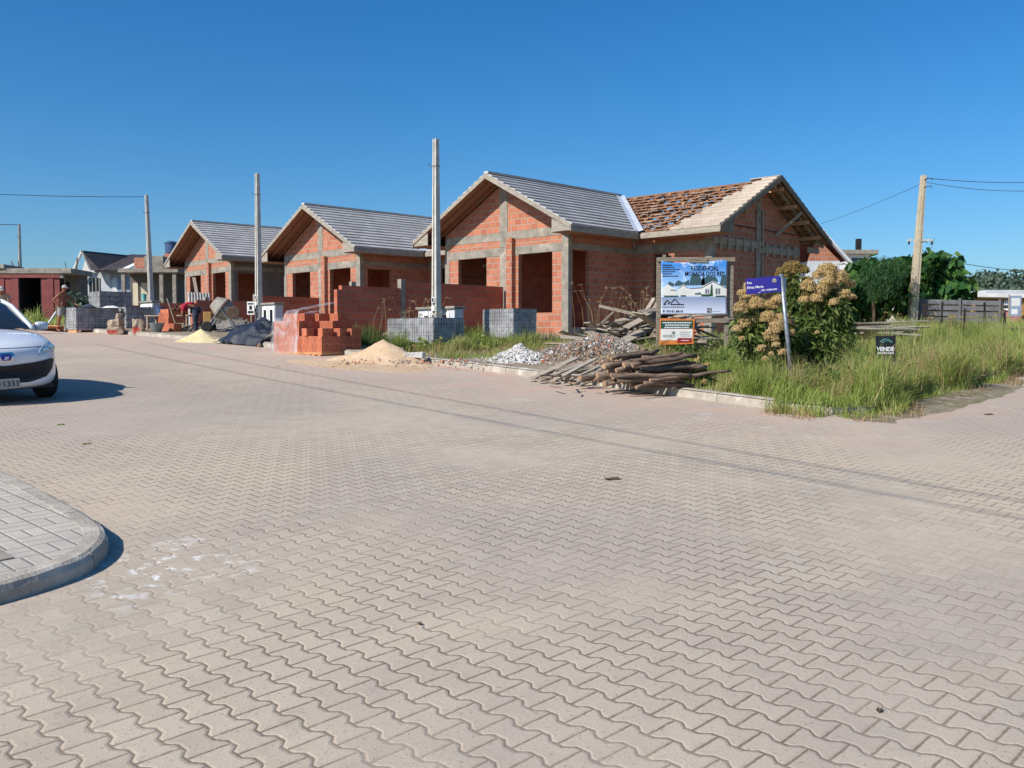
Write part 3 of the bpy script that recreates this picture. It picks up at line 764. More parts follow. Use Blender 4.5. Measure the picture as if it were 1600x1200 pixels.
divwall(2, 20.5, .22, 0, [(-2.6, .85), (-5.4, .7)], 'farthest low brick wall, in front of the third house')
# boundary wall beside house one's street side, small stub left of second post
kerb('side_kerb', [(5.05, 12.85), (9.4, 17.85), (24, 32.7), (40, 49)], 1)
# ------------------------------------------------------------ utility posts, meter boxes, overhead wires
def post(label, x, y, top, lean=(0, 0), tag_plates=True):
    g = G(x, y); t = thing('concrete_post', label, 'utility post', (x, y, g), YAW, 'slender concrete posts')
    h = top - g; b = MB(); s0, s1 = .2, .12
    lx, ly = lean
    # H-profile post: flanges and web
    for off in (-1, 1):
        b.beam((off * s0 * .38, 0, -.1), (lx + off * s1 * .38, ly, h), s0 * .3, s0, w1=s1 * .3, h1=s1, up=(0, 1, 0))
    b.beam((0, 0, -.1), (lx, ly, h - .01), s0 * .55, s0 * .45, w1=s1 * .55, h1=s1 * .45, up=(0, 1, 0))
    b.build('shaft', 'post', t, bevel=.004)
    b = MB(); f = .87; c = Vector((lx * f, ly * f, h * f))
    b.tube([c + Vector((-.09, -.07, 0)), c + Vector((.09, -.07, 0)), c + Vector((.09, .07, 0)), c + Vector((-.09, .07, 0)), c + Vector((-.09, -.07, 0))], .008, 5)
    b.tube([c + Vector((-.1, -.07, 0)), c + Vector((-.17, -.1, .02)), c + Vector((-.16, -.1, .09))], .009, 5)
    b.build('wire_clamp', 'iron', t)
    if tag_plates:
        b = MB()
        for z in (1.2, .98, .76):
            np_ = MB().box(-.06, .06, -.125, -.108, z, z + .14).build('number_plate', 'white', t)
            if z != .98: MB().box(-.035, .035, -.13, -.1255, z + .02, z + .12).build('plate_digits', 'blueglass', np_)
    return t
p1 = W(681, 217, 25.6); p2 = W(402, 271, 33.2); p3 = W(229, 305, 41.2); p4 = W(30, 350, 60)
post('tallest concrete post, standing behind the wrapped pavers in front of the nearest house', p1.x, p1.y, p1.z)
post('concrete post beside the black tarpaulin, in front of the second house', p2.x, p2.y, p2.z, (.0, 0))
post('concrete post with a wire leaving its top, left of the third house', p3.x + .16, p3.y, p3.z, (-.1, -.12))
post('farthest thin concrete post rising behind the maroon metal fence', p4.x, p4.y, p4.z, tag_plates=False)
pr = gl(1424, 507); 
pr = Vector((W(1424, 505, 35).x, 35, G(0, 35) + LOT))
t = thing('concrete_pole', 'tall leaning concrete pole in front of the broad-leaved tree', 'utility pole', pr, 0)
tp = W(1443, 274, 35) - pr
b = MB(); b.beam((0, 0, -.2), tp, .3, .3, w1=.17, h1=.17, up=(0, 1, 0)); b.beam((-.0, -.11, .1), tp + Vector((0, -.07, -.1)), .12, .12, w1=.07, h1=.06, up=(0, 1, 0)); b.build('shaft', simple('pole_concrete', srgb(196, 182, 156), srgb(168, 154, 130), 4, .9, .3, .01), t, bevel=.01)
b = MB()
for f in (.97, .92, .56): c = tp * f; b.tube([c + Vector((.0, -.1, 0)), c + Vector((.22, -.12, .05)), c + Vector((.3, -.1, -.02))], .015, 5)
b.build('insulator_bracket', 'iron', t)
def wire(label, a, c, sag, r=.012, n=18):
    a, c = Vector(a), Vector(c); pts = [a.lerp(c, i / n) - Vector((0, 0, sag * 4 * (i / n) * (1 - i / n))) for i in range(n + 1)]
    b = MB().tube(pts, r, 5); o = b.build('overhead_wire', 'cable', smooth=True); tag(o, label, 'wire', 'overhead wires'); return o
wire('wire from the post left of the third house out to the left', p3 + Vector((-.06, -.1, -.08)), (-26.4, 30, 6.2 + .75), .25, .011)
wire('wire from the farthest post out to the left edge', p4 + Vector((0, 0, -.05)), (-42, 52, 8.85), .2, .02)
wire('upper wire from the leaning pole to the right edge', pr + tp * .985, W(1700, 280, 36), .15, .011)
wire('lower wire from the leaning pole to the right edge', pr + tp * .96, W(1700, 291, 34), .25, .009)
wire('thin wire sloping down behind the nearest roof from the leaning pole', pr + tp * .95, W(1180, 375, 60), .3, .008)
wire('faint low wire crossing above the shed on the right', W(1470, 405, 60), W(1700, 425, 62), .3, .02)
wire('short slack wire beside the distant crossarm', pr + tp * .57, W(1460, 372, 50), .6, .012)
# wires whose shadows cross the paving; they hang over the near side of the street
def aloft(px, py, h):
    g = gp(px, py); t_ = h / -LIGHT.z; return g - LIGHT * t_
for (a, c, lb) in (((640, 607), (1500, 758), 'street wire hanging above the near side, casting the upper shadow line'), ((560, 612), (1500, 783), 'street wire hanging above the near side, casting the lower shadow line')):
    A, B = aloft(*a, 6.6), aloft(*c, 6.6); d = (B - A).normalized()
    wire(lb, A - d * 16, B + d * 7, .25, .011)
# meter boxes
def meters(label, p, rz=YAW, n=2, w=1.15, h=.78):
    t = thing('meter_cabinet', label, 'meter cabinet', p, rz, 'concrete meter cabinets at the posts')
    b = MB(); b.box(-w / 2, w / 2, -.16, .16, -.2, h - .07); b.build('housing', 'pale', t, bevel=.01)
    b = MB(); b.box(-w / 2 - .05, w / 2 + .05, -.22, .2, h - .068, h); b.build('slab_top', 'concrete', t, bevel=.01)
    b = MB()
    for k in range(n):
        x = -w / 2 + w * (k + .5) / n; dr = MB().box(x - .17, x + .17, -.185, -.162, .18, h - .16).build('meter_door', 'white', t, bevel=.006)
        MB().box(x - .08, x + .08, -.195, -.186, .32, h - .24).build('meter_window', 'blueglass', dr)
meters('meter cabinet behind the grey paver pallet at the tallest post', lot(-1.95, 26.1), YAW, 2, 1.5, .95)
meters('meter cabinet at the post behind the black tarpaulin', lot(p2.x + .4, p2.y - .1), YAW, 3, 1.2, .95)
meters('farthest meter cabinet, at the post behind the brick work table', lot(p3.x + .3, p3.y - .6), YAW, 3, 1.15, 1.0)

# ------------------------------------------------------------ pallets of wrapped pavers
def pallet(label, p, L, Dp, H, levels=1, film=True, ground=None):
    """corner p = nearest corner; L runs up the street, Dp runs back"""
    t = thing('paver_pallet', label, 'pallet of pavers', p, YAW, 'wrapped pallets of grey pavers')
    b = MB()
    for y in (.05, Dp / 2, Dp - .05): b.box(-L, 0, y - .05, y + .05, 0, .08)
    for k in range(6): x = -L + .05 + k * (L - .1) / 5; b.box(x - .045, x + .045, 0, Dp, .081, .1)
    b.build('pallet_base', 'plank_orange', t)
    b = MB(); z0 = .101; lv = max(1, int(round((H - .1) / .22))); hh = (H - .1) / lv; rr = random.Random(int(H * 999) + int(L * 77))
    nx = int(L / .2); ny = int(Dp / .1)
    b.box(-L + .012, -.012, .012, Dp - .012, z0, H - .0)
    for k in range(lv):                          # pavers standing on edge, slightly uneven along both visible faces
        z1 = z0 + k * hh
        m = int(L / .085)
        for i in range(m):
            x = -L + (i + .5) * L / m; j = rr.uniform(-.006, .008); b.box(x - .034, x + .034, -.004 - j, .01, z1 + .006, z1 + hh - .006)
        m = int(Dp / .21)
        for i in range(m):
            y = (i + .5) * Dp / m; j = rr.uniform(-.004, .006); b.box(-.01, .006 + j, y - Dp / m / 2 + .006, y + Dp / m / 2 - .006, z1 + .006, z1 + hh - .006)
    m = int(L / .085)
    for i in range(m):
        x = -L + (i + .5) * L / m; b.box(x - .036, x + .036, 0.0, Dp, H + .001, H + .012 + rr.uniform(0, .01))
    b.build('paver_block', 'stack', t)
    if film:
        b = MB(); nseg = 24; v = []
        rows = 8
        for r in range(rows + 1):
            z = z0 + (H - z0 + .0) * r / rows
            for (a0, a1) in (((0.03, Dp), (.03, -.02)), ((.03, -.02), (-L - .02, -.02)), ((-L - .02, -.02), (-L - .02, Dp))):
                for k in range(nseg):
                    q = k / nseg; x = a0[0] + (a1[0] - a0[0]) * q; y = a0[1] + (a1[1] - a0[1]) * q
                    v.append((x + rr.uniform(-.006, .006), y + rr.uniform(-.008, .004), z))
        n = 3 * nseg; f = [(r * n + k, r * n + k + 1, (r + 1) * n + k + 1, (r + 1) * n + k) for r in range(rows) for k in range(n - 1)]
        b.add(v, f); b.build('stretch_film', 'film', t, smooth=True, recalc=False)
    return t
pallet('low wide pallet of grey pavers in grass in front of the tallest post', lot(-1.9, 23.1), 1.75, 1.0, .74)
pallet('wrapped cube of grey pavers on a pallet in front of the big window opening', lot(.03, 25.9), 1.15, .92, .9)
pallet('wrapped paver pallet the capped man leans on', road(-15.75, 34.6), 1.02, 1.15 * 1.35, .9)
pallet('wrapped paver pallet between the man and the cement sacks', road(-14.35, 35.6) + Vector((0, 0, .05)), 1.0, 1.1, .86)
pallet('tall wrapped paver stack behind the man', lot(-16.35, 38), 1.0, 1.3, 1.38)
# things lying on the man's pallet
def cloth(name, label, cat, p, sx, sy, h, mat, seed, rz=0):
    r = random.Random(seed); n = 9; v = []
    for j in range(n):
        for i in range(n):
            u, w_ = i / (n - 1) * 2 - 1, j / (n - 1) * 2 - 1; e = max(0, 1 - (u * u + w_ * w_) ** 1.2)
            v.append((u * sx * (1 + r.uniform(-.1, .1)), w_ * sy * (1 + r.uniform(-.1, .1)), h * e * (.6 + .5 * r.random()) + .004))
    f = [(j * n + i, j * n + i + 1, (j + 1) * n + i + 1, (j + 1) * n + i) for j in range(n - 1) for i in range(n - 1)]
    f.append(tuple([i for i in range(n)][::-1] + [j * n for j in range(1, n)] + [(n - 1) * n + i for i in range(1, n)] + [j * n + n - 1 for j in range(n - 2, 0, -1)]))
    b = MB().add(v, f[:-1]); o = b.build(name, mat, smooth=True, loc=p, subd=1); o.rotation_euler = (0, 0, rz)
    md = o.modifiers.new('solid', 'SOLIDIFY'); md.thickness = .004
    return tag(o, label, cat)
ztop = G(0, 34.6) + .92
cloth('folded_cloth', 'dark blue cloth bundle lying on the pallet in front of the man', 'cloth', (-15.5, 35.0, ztop), .28, .2, .14, 'jeans', 3)
cloth('folded_sheet', 'pale folded sheet lying on the pallet right of the man', 'sheet', (-14.9, 35.6, ztop), .34, .2, .1, 'white', 4)

# ------------------------------------------------------------ loose hollow bricks at the road edge
def brick_mesh():
    b = MB(); b.box(-.09, .09, 0, .28, 0, .185)
    for i in range(3): x = -.045 + i * .045; b.box(x - .004, x + .004, -.002, .001, .008, .177, 1)
    for j in range(5): z = .03 + j * .031; b.box(.0885, .0915, .006, .274, z - .0025, z + .0025, 1)
    return b
proto = brick_mesh().build('hollow_brick', ['clay', 'groove_shade'], bevel=0)
bb = road(-4.45, 22.35); bb.z += .0; first = True; rb = random.Random(11)
def put_brick(loc, rot, label, group='hollow bricks in the pile at the road edge'):
    global first
    o = proto if first else proto.copy()
    if not first: C.objects.link(o)
    first = False; o.location = loc; o.rotation_euler = rot; tag(o, label, 'brick', group); return o
NX, NY = 11, 4
Hm = [[0] * NY for _ in range(NX)]
for i in range(NX):
    for j in range(NY):
        s = i * .188
        if s < .95: h = [2, 2, 2, 2][j]
        else: h = [4, 5, 5, 5][j]
        if s < .3 and j == 3: h = 3
        if s < .3 and j == 2: h = 2
        if .3 <= s < .95: h = [2, 2, 4, 5][j] if s > .5 else [2, 3, 4, 4][j]
        if s > .8 and s < 1.0: h = [4, 4, 5, 5][j]
        Hm[i][j] = h
zb = max(G(0, 22.35), G(0, 23.4)) + .04
b = MB(); b.box(-2.07, .0, 0, 1.15, -.06, .0); 
for k in range(9): x = -2.0 + k * .24; b.box(x - .05, x + .05, -.02, 1.17, -.1, -.061)
o = b.build('wooden_pallet', 'plank_orange', loc=(bb.x, bb.y, zb)); o.rotation_euler = (0, 0, YAW); tag(o, 'wooden pallet under the pile of orange bricks at the road edge', 'pallet')
lab_l = 'orange hollow brick stacked under the torn plastic film'; lab_r = 'orange hollow brick in the uncovered part of the roadside pile'
lays = ('bottom', 'second', 'third', 'fourth', 'top')
for i in range(NX):
    for j in range(NY):
        for k in range(Hm[i][j]):
            if 0 < i < NX - 1 and 0 < j < NY - 1 and k < Hm[i][j] - 1 and k < min(Hm[i - 1][j], Hm[i + 1][j], Hm[i][j - 1], Hm[i][j + 1]): continue
            if j == NY - 1 and k < 2 and i not in (0,): continue
            p = AX * (-.092 - i * .188 + rb.uniform(-.004, .004)) + AY * (j * .288 + rb.uniform(-.006, .006))
            put_brick((bb.x + p.x, bb.y + p.y, zb + .001 + k * .187), (0, 0, YAW + rb.uniform(-.015, .015)), (lab_l if i * .188 >= .95 else lab_r) + ', ' + lays[k] + ' course',
                      ('bricks under the plastic film, ' if i * .188 >= .95 else 'uncovered bricks of the roadside pile, ') + lays[k] + ' course')
# odd bricks lying on top
for (a, c, k, rot) in ((.2, .1, 2, 0), (.55, .05, 2, 1.4), (.1, .5, 2, .3), (.75, .15, 2, 0)):
    p = AX * (-a) + AY * c; put_brick((bb.x + p.x, bb.y + p.y, zb + .002 + k * .187), (0, 0, YAW + rot), 'loose orange brick lying on top of the uncovered pile', 'loose bricks on top of the pile')
put_brick(lot(-5.35, 27.1) + Vector((0, 0, .0)), (0, 0, YAW + .2), 'brick lying alone near the end of the brick garden wall', 'x')['group'] = 'single bricks by the garden wall'
# torn film over the brick stack
v = []; nA, nB = 16, 20; rr = random.Random(5)
for a in range(nA + 1):
    s = .98 + a / nA * 1.12
    for c in range(nB + 1):
        q = c / nB                                   # from front foot up and over to the back
        top = .187 * 4 + .02 + (.187 if s < 1.6 else 0)
        if q < .42: y, z = -.03 + rr.uniform(-.015, .012), -.02 + (top + .03) * q / .42
        else: y, z = -.02 + (q - .42) / .58 * 1.2, top + .02 + (q - .42) * .42 + rr.uniform(-.01, .02)
        v.append((-s, y, z))
f = [(a * (nB + 1) + c, a * (nB + 1) + c + 1, (a + 1) * (nB + 1) + c + 1, (a + 1) * (nB + 1) + c) for a in range(nA) for c in range(nB)]
n0 = len(v); sl = []
for c in range(nB + 1):      # left flank
    sl.append(v[nA * (nB + 1) + c]); 
b = MB().add(v, f)
b.add([(p[0] - .02, p[1], p[2]) for p in sl] + [(p[0] - .05 + rr.uniform(-.02, .02), p[1], -.03) for p in sl], [(i, i + 1, i + nB + 2, i + nB + 1) for i in range(nB)])
for k in range(3):      # hanging strips
    x = -.98 + k * .04; pts = [(x - .04, -.04, .5), (x, -.07, .35), (x - .02, -.1, .18), (x + .06, -.16, .02), (x + .16, -.22, -.03)]
    b.add([p for p in pts] + [(p[0] + .07 + rr.uniform(0, .03), p[1] - .02, p[2]) for p in pts], [(i, i + 1, i + 6, i + 5) for i in range(4)])
o = b.build('plastic_film', 'film', smooth=True, recalc=False, loc=(bb.x, bb.y, zb)); o.rotation_euler = (0, 0, YAW)
tag(o, 'torn clear plastic film draped over the left part of the brick pile', 'film')

# ------------------------------------------------------------ heaps
def heap(name, label, c, rx, ry, h, mat, rz=0, seed=1, rough=.06, n=44, kind='stuff', lotz=0, power=1.3, peaks=(), spread=1.35):
    from mathutils import noise as mn
    v = []; cs, sn = math.cos(rz), math.sin(rz)
    for j in range(n + 1):
        for i in range(n + 1):
            u, w_ = (i / n * 2 - 1) * spread, (j / n * 2 - 1) * spread; x, y = u * rx, w_ * ry
            X, Y = c[0] + x * cs - y * sn, c[1] + x * sn + y * cs
            nn = mn.noise(Vector((X * 2.3, Y * 2.3, seed))) ; n2 = mn.noise(Vector((X * 9, Y * 9, seed + 5)))
            r = math.hypot(u, w_) * (1 + .22 * nn)
            z = h * max(0, 1 - r) ** power
            for (pu, pw, ph, pr_) in peaks: z = max(z, ph * max(0, 1 - math.hypot(u - pu, w_ - pw) / pr_ * (1 + .2 * nn)) ** power)
            e = min(1, z / (h * .12)) 
            z += rough * h * n2 * e + (.05 * h) * max(0, 1.3 - r) * max(0, nn + .3)
            edge = -.03 if r > 1.28 else 0
            v.append((X, Y, G(X, Y) + lotz + z + edge + .004 - max(0, r - 1.05) * .08))
    I = np.arange(len(v)).reshape(n + 1, n + 1); Fc = np.stack([I[:-1, :-1], I[:-1, 1:], I[1:, 1:], I[1:, :-1]], -1).reshape(-1, 4)
    o = fast_mesh(name, v, Fc, mat, smooth=True); tag(o, label, 'heap', kind=kind); return o
heap('sand_heap', 'heap of beige sand spilled on the road in front of the brick pile', (-2.75, 20.4), 1.3, .85, .5, 'sand', rz=YAW, seed=2, peaks=((-.7, -.25, .14, .8), (.5, .1, .25, .6)))
sp = heap('sand_spill', 'thin sand spread over the road around the heap', (-3.2, 19.8), 2.1, .75, .05, 'sand', rz=YAW, seed=9)
heap('yellow_sand_heap', 'low heap of pale yellow sand beside the black tarpaulin', (-9.3, 28.6), 1.0, .6, .36, 'sand_y', rz=YAW, seed=3)
heap('gravel_heap', 'grey gravel heap behind the concrete mixer', (-10.1, 33.8), 1.7, .9, .62, 'gravel', rz=YAW, seed=4, lotz=LOT, rough=.18)
heap('rubble_heap', 'rubble heap between the lime and the plank pile', (1.9, 20.2), 1.7, 1.5, .5, 'rubble', seed=6, lotz=LOT, rough=.3, rz=YAW)
heap('lime_heap', 'heap of white lime lumps on the verge', (.15, 19.6), .62, .75, .3, 'lime', seed=7, lotz=LOT, rough=.35)
heap('earth_heap', 'reddish earth at the foot of the low brick wall', (-3.3, 27.4), 1.6, .5, .28, 'sand', seed=8, lotz=LOT, rz=YAW + 1.57)
def chunks(name, label, c, rx, ry, h, n, smin, smax, mats, seed, lotz=LOT, kind='stuff'):
    r = random.Random(seed); b = MB()
    for k in range(n):
        a = r.uniform(0, 6.28); q = abs(r.gauss(0, .5)); x, y = c[0] + rx * q * math.cos(a), c[1] + ry * q * math.sin(a)
        z = G(x, y) + lotz + h * max(0, 1 - q) ** 1.2; s = r.uniform(smin, smax) * (1 if r.random() > .1 else 1.7)
        st = len(b.v); vs = [Vector((sx * s * r.uniform(.5, 1), sy * s * r.uniform(.5, 1), sz * s * r.uniform(.3, .8))) for sx in (-1, 1) for sy in (-1, 1) for sz in (-1, 1)]
        R = Euler((r.uniform(0, 3), r.uniform(0, 3), r.uniform(0, 3))).to_matrix(); vs = [R @ v_ + Vector((x, y, z)) for v_ in vs]
        b.add(vs, [(0, 1, 3, 2), (4, 6, 7, 5), (0, 4, 5, 1), (2, 3, 7, 6), (0, 2, 6, 4), (1, 5, 7, 3)], r.randrange(len(mats)))
    o = b.build(name, mats); tag(o, label, 'rubble', kind=kind); return o
chunks('broken_rubble', 'broken mortar and brick bits on the rubble heap', (1.8, 20.0), 1.9, 1.6, .48, 3400, .007, .03, ['rubble', 'concrete', 'clay', 'gravel', 'rubble', 'rubble', 'gravel', 'lime', 'gravel'], 21)
chunks('lime_lumps', 'white lumps of lime', (.15, 19.5), .75, .8, .27, 1300, .007, .03, ['lime'], 22)
chunks('gravel_stones', 'stones on the grey gravel heap', (-10.1, 33.7), 1.8, 1.0, .58, 900, .012, .04, ['gravel', 'concrete'], 23)
chunks('brick_shards', 'brick shards and stones strewn along the kerb', (-.8, 19.3), 2.6, 1.3, .0, 420, .006, .022, ['clay', 'gravel', 'rubble', 'lime', 'rubble', 'concrete'], 24)
chunks('sand_clods', 'clods at the foot of the sand heap', (-2.6, 19.9), 1.8, .8, .1, 120, .01, .035, ['sand', 'clay'], 25, 0)
for (px, py, s, lb) in ((650 - 2, 560, .13, 'pale stone block in the grass in front of the low paver pallet'), (620, 551, .1, 'small pale stone left of the low paver pallet'), (697, 520, .12, 'grey block lying by the paver pallet')):
    p = gl(px, py); b = MB(); b.box(-s * 1.5, s * 1.5, -s, s, 0, s * 1.1)
    for i in range(8): b.v[i] = tuple(c_ + random.uniform(-.03, .03) for c_ in b.v[i])
    o = b.build('stone', 'lime' if s > .125 else 'concrete', loc=p, bevel=.02); tag(o, lb, 'stone')

# ------------------------------------------------------------ log pile and plank pile
def limb(name, label, group, p0, p1, r0, r1, seed, mats=('log', 'log_end')):
    r = random.Random(seed); p0, p1 = Vector(p0), Vector(p1); L = (p1 - p0).length; d = (p1 - p0).normalized(); a = d.orthogonal().normalized(); c = d.cross(a)
    n = 7; pts = [Vector((0, 0, 0)) + d * (L * i / n) + (a * r.uniform(-1, 1) + c * r.uniform(-1, 1)) * r0 * .4 * (0 if i in (0,) else 1) for i in range(n + 1)]
    b = MB().tube(pts, [(r0 + (r1 - r0) * i / n) * r.uniform(.88, 1.12) for i in range(n + 1)], 9)
    b.m[-1] = 1; b.m[-2] = 1
    o = b.build(name, list(mats), smooth=False, loc=p0)
    for pl in o.data.polygons: pl.use_smooth = len(pl.vertices) == 4
    return tag(o, label, 'log', group)
rl = random.Random(31); k = 0
dirL = (AY * .86 + AX * .5).normalized()
base = gl(952, 604) + AY * .15
for layer in range(5):
    cnt = (16, 15, 13, 10, 6)[layer]
    for i in range(cnt):
        off = (i - cnt / 2) * .095 + rl.uniform(-.04, .04); st = rl.uniform(-.35, .35) 
        d = (dirL + Vector((rl.gauss(0, .26), rl.gauss(0, .2), 0))).normalized()
        across = Vector((-d.y, d.x, 0))
        p0 = base + across * (off + .15) + d * (st + .1) ; L = rl.uniform(.7, 1.35); p1 = p0 + d * L
        r0 = rl.uniform(.024, .046)
        z = LOT + .05 + layer * .085
        p0.z = G(p0.x, p0.y) + z + rl.uniform(-.02, .03); p1.z = G(p1.x, p1.y) + z + rl.uniform(-.05, .14)
        limb('log', 'grey-brown log in the ' + ('bottom layer', 'second layer', 'middle layer', 'fourth layer', 'top layer')[layer] + ' of the pile at the kerb', ('bottom', 'second', 'middle', 'fourth', 'top')[layer] + ' layer of the log pile', p0, p1, r0, r0 * rl.uniform(.6, .95), 100 + k); k += 1
lab_p = 'weathered board thrown down left of the log pile'
def board(label, group, p0, p1, w_, h_, roll, seed, mat='wood_old', name='plank'):
    p0, p1 = Vector(p0), Vector(p1); b = MB().beam((0, 0, 0), p1 - p0, w_, h_, roll=roll); o = b.build(name, mat, loc=p0, bevel=.004); return tag(o, label, 'plank', group)
for (a, c, w_) in (((830, 597), (900, 574), .16), ((842, 600), (912, 577), .1), ((862, 601), (930, 576), .14), ((880, 603), (935, 585), .1), ((900, 604), (950, 588), .12), ((850, 592), (884, 580), .09), ((905, 608), (960, 590), .08), ((915, 597), (960, 582), .09)):
    p0, p1 = gp(*a), gl(*c); p0.z += .05; p1.z += rl.uniform(.08, .22); board(lab_p, 'boards beside the log pile', p0, p1, w_, .03, rl.uniform(-.2, .2), 0)
for k in range(14):
    p = gl(rl.uniform(860, 950), rl.uniform(590, 606)); a = rl.uniform(0, 6.28); q = p + Vector((math.cos(a), math.sin(a), 0)) * rl.uniform(.15, .4); p.z += .04; q.z += .06
    limb('stick', 'short stick in the litter beside the log pile', 'sticks beside the log pile', p, q, .018, .012, 300 + k)
# heap of used formwork planks behind
pc = Vector((2.95, 22.6, G(0, 22.6) + LOT))
lab = 'used formwork plank in the tangled heap left of the banner'
for k in range(70):
    a = rl.gauss(0, 1); ang = YAW + 1.5708 + rl.gauss(0, .55) if k % 3 else rl.uniform(0, 3.14)
    wd_ = rl.choice((.08, .12, .2, .3)); d = Vector((math.cos(ang), math.sin(ang), 0)); c = pc + Vector((rl.uniform(-1.3, 1.5), rl.uniform(-1.2, 1.3), 0))
    q = max(0, 1 - math.hypot((c.x - pc.x - .6) / 1.7, (c.y - pc.y) / 1.6)); L = rl.uniform(.6, 1.25); zc = .08 + q * 1.15 * rl.uniform(.4, 1)
    tl = rl.gauss(.1, .22); p0 = c - d * L; p1 = c + d * L; p0.z += zc - tl * L; p1.z += zc + tl * L
    p0.z = max(p0.z, G(0, p0.y) + LOT + .03); p1.z = max(p1.z, G(0, p1.y) + LOT + .03)
    board(('narrow used formwork plank', 'broad used formwork board')[wd_ > .15] + (' low in the tangled heap left of the banner' if zc < .3 else ' on the upper part of the tangled heap left of the banner'), ('narrow' if wd_ < .15 else 'broad') + (' planks low in the heap' if zc < .3 else ' planks high in the heap'), p0, p1, wd_, .028, rl.uniform(-.5, .5), k, rl.choice(('wood_old', 'wood_old', 'wood_old', 'fascia')))
board('long grey beam pointing left out of the plank heap', None, W(937, 478, 22.8), W(1030, 500, 22), .1, .07, 0, 1)
board('pair board leaning steeply on the plank heap behind the banner post, left one', None, W(1003, 498, 22.6), W(1022, 466, 22.9), .1, .04, .2, 1)
board('short board leaning steeply on the heap right against the banner post', None, W(1012, 500, 22.4), W(1030, 470, 22.7), .12, .04, .1, 1)
board('thin stick rising from the plank heap to the left', None, W(940, 505, 22.6), W(962, 484, 22.6), .06, .04, .1, 1)
# planks stacked on the right behind the sale sign
lab = 'pale plank in the low stack right of the flowering shrubs'
for k in range(26):
    x0 = rl.uniform(1268, 1330); x1 = x0 + rl.uniform(70, 125); Yk = rl.uniform(20.5, 24); yy = rl.uniform(506, 530); p0 = W(x0, yy, Yk); p1 = W(x1, yy + rl.uniform(-6, 9), Yk + rl.uniform(-.6, .6))
    zmin = G(0, Yk) + LOT + .03; p0.z = max(p0.z, zmin); p1.z = max(p1.z, zmin)
    board(lab, 'pale planks stacked right of the shrubs', p0, p1, rl.choice((.08, .12, .2)), .03, rl.uniform(-.6, .3), k, rl.choice(('wood_old', 'fascia')))
lab = 'reddish board in the stack at the right edge'
for k in range(12):
    p0 = W(rl.uniform(1540, 1568), 512 + k * 1.9, 27 + rl.uniform(0, 1)); p1 = W(1640, 514 + k * 1.9, 28); board(lab, 'boards stacked at the right edge', p0, p1, .14, .04, 0, k, rl.choice(('wood_old', 'iron', 'wood_old')))
# black tarpaulin with its props
v = []; n = 30
from mathutils import noise as mn
tc = Vector((-7.35, 27.2, 0)); 
for j in range(n + 1):
    for i in range(n + 1):
        u, w_ = i / n * 2 - 1, j / n * 2 - 1
        x = tc.x + AX.x * u * 1.25 + AY.x * w_ * .62; y = tc.y + AX.y * u * 1.25 + AY.y * w_ * .62
        hgt = .62 * max(0, 1 - (abs(u - .15) / 1.15) ** 2.2) * max(0, 1 - (abs(w_ - .25) / 1.25) ** 2.4)
        nn = mn.noise(Vector((x * 2.2, y * 2.2, 3))); n2 = abs(mn.noise(Vector(((x + y) * 4, (x - y) * 2, 7))))
        v.append((x + nn * .06, y + nn * .06, G(x, y) + .02 + max(0, hgt * (1 + .35 * nn)) + n2 * .12))
I = np.arange(len(v)).reshape(n + 1, n + 1); Fc = np.stack([I[:-1, :-1], I[:-1, 1:], I[1:, 1:], I[1:, :-1]], -1).reshape(-1, 4)
tag(fast_mesh('tarpaulin', v, Fc, 'tarp', smooth=True), 'crumpled black tarpaulin heap at the kerb left of the bricks', 'tarpaulin')
for k, (a, c) in enumerate((((395, 541), (420, 528)), ((404, 543), (428, 531)))):
    p0, p1 = gp(*a), gp(*c); p0.z += .05; p1.z += .16; limb('log', 'pale round pole poking out from under the tarpaulin', 'poles under the tarpaulin', p0, p1, .045, .045, 500 + k, ('wood_old', 'log_end'))
# ------------------------------------------------------------ people
def body(name, joints, edges, mat, parent=None, sub=2):
    me = bpy.data.meshes.new(name); idx = {k: i for i, k in enumerate(joints)}
    me.from_pydata([joints[k][0] for k in joints], [(idx[a], idx[b_]) for a, b_ in edges], []); o = bpy.data.objects.new(name, me); C.objects.link(o)
    o.modifiers.new('skin', 'SKIN'); 
    for k, i in idx.items():
        r = joints[k][1]; r = r if hasattr(r, '__len__') else (r, r); sv = me.skin_vertices[0].data[i]; sv.radius = r; sv.use_root = (k == list(joints)[0])
    s = o.modifiers.new('sub', 'SUBSURF'); s.levels = sub; s.render_levels = sub
    bpy.context.view_layer.update()
    m2 = bpy.data.meshes.new_from_object(o.evaluated_get(bpy.context.evaluated_depsgraph_get())); C.objects.unlink(o); bpy.data.objects.remove(o)
    m2.materials.clear(); m2.materials.append(M[mat])
    for p in m2.polygons: p.use_smooth = True
    q = bpy.data.objects.new(name, m2); C.objects.link(q)
    if parent: q.parent = parent
    return q
def hand(J, Ed, wrist, key, d, side, r=.009):
    d = Vector(d).normalized(); s = Vector(side).normalized(); p = Vector(J[wrist][0]); nrm = d.cross(s)
    J[key + 'palm'] = (tuple(p + d * .07), (.034, .02)); Ed.append((wrist, key + 'palm'))
    for i, L in enumerate((.07, .08, .074, .058)):
        o = s * (-.03 + .02 * i); a = p + d * .1 + o; m = a + d * L * .55 - nrm * .008; e = m + d * L * .45 - nrm * .022
        J[key + f'a{i}'] = (tuple(a), r); J[key + f'b{i}'] = (tuple(m), r * .95); J[key + f'c{i}'] = (tuple(e), r * .8)
        Ed += [(key + 'palm', key + f'a{i}'), (key + f'a{i}', key + f'b{i}'), (key + f'b{i}', key + f'c{i}')]
    t1 = p + d * .045 - s * .045; t2 = t1 + d * .035 - s * .018; J[key + 't1'] = (tuple(t1), r * 1.1); J[key + 't2'] = (tuple(t2), r)
    Ed += [(key + 'palm', key + 't1'), (key + 't1', key + 't2')]
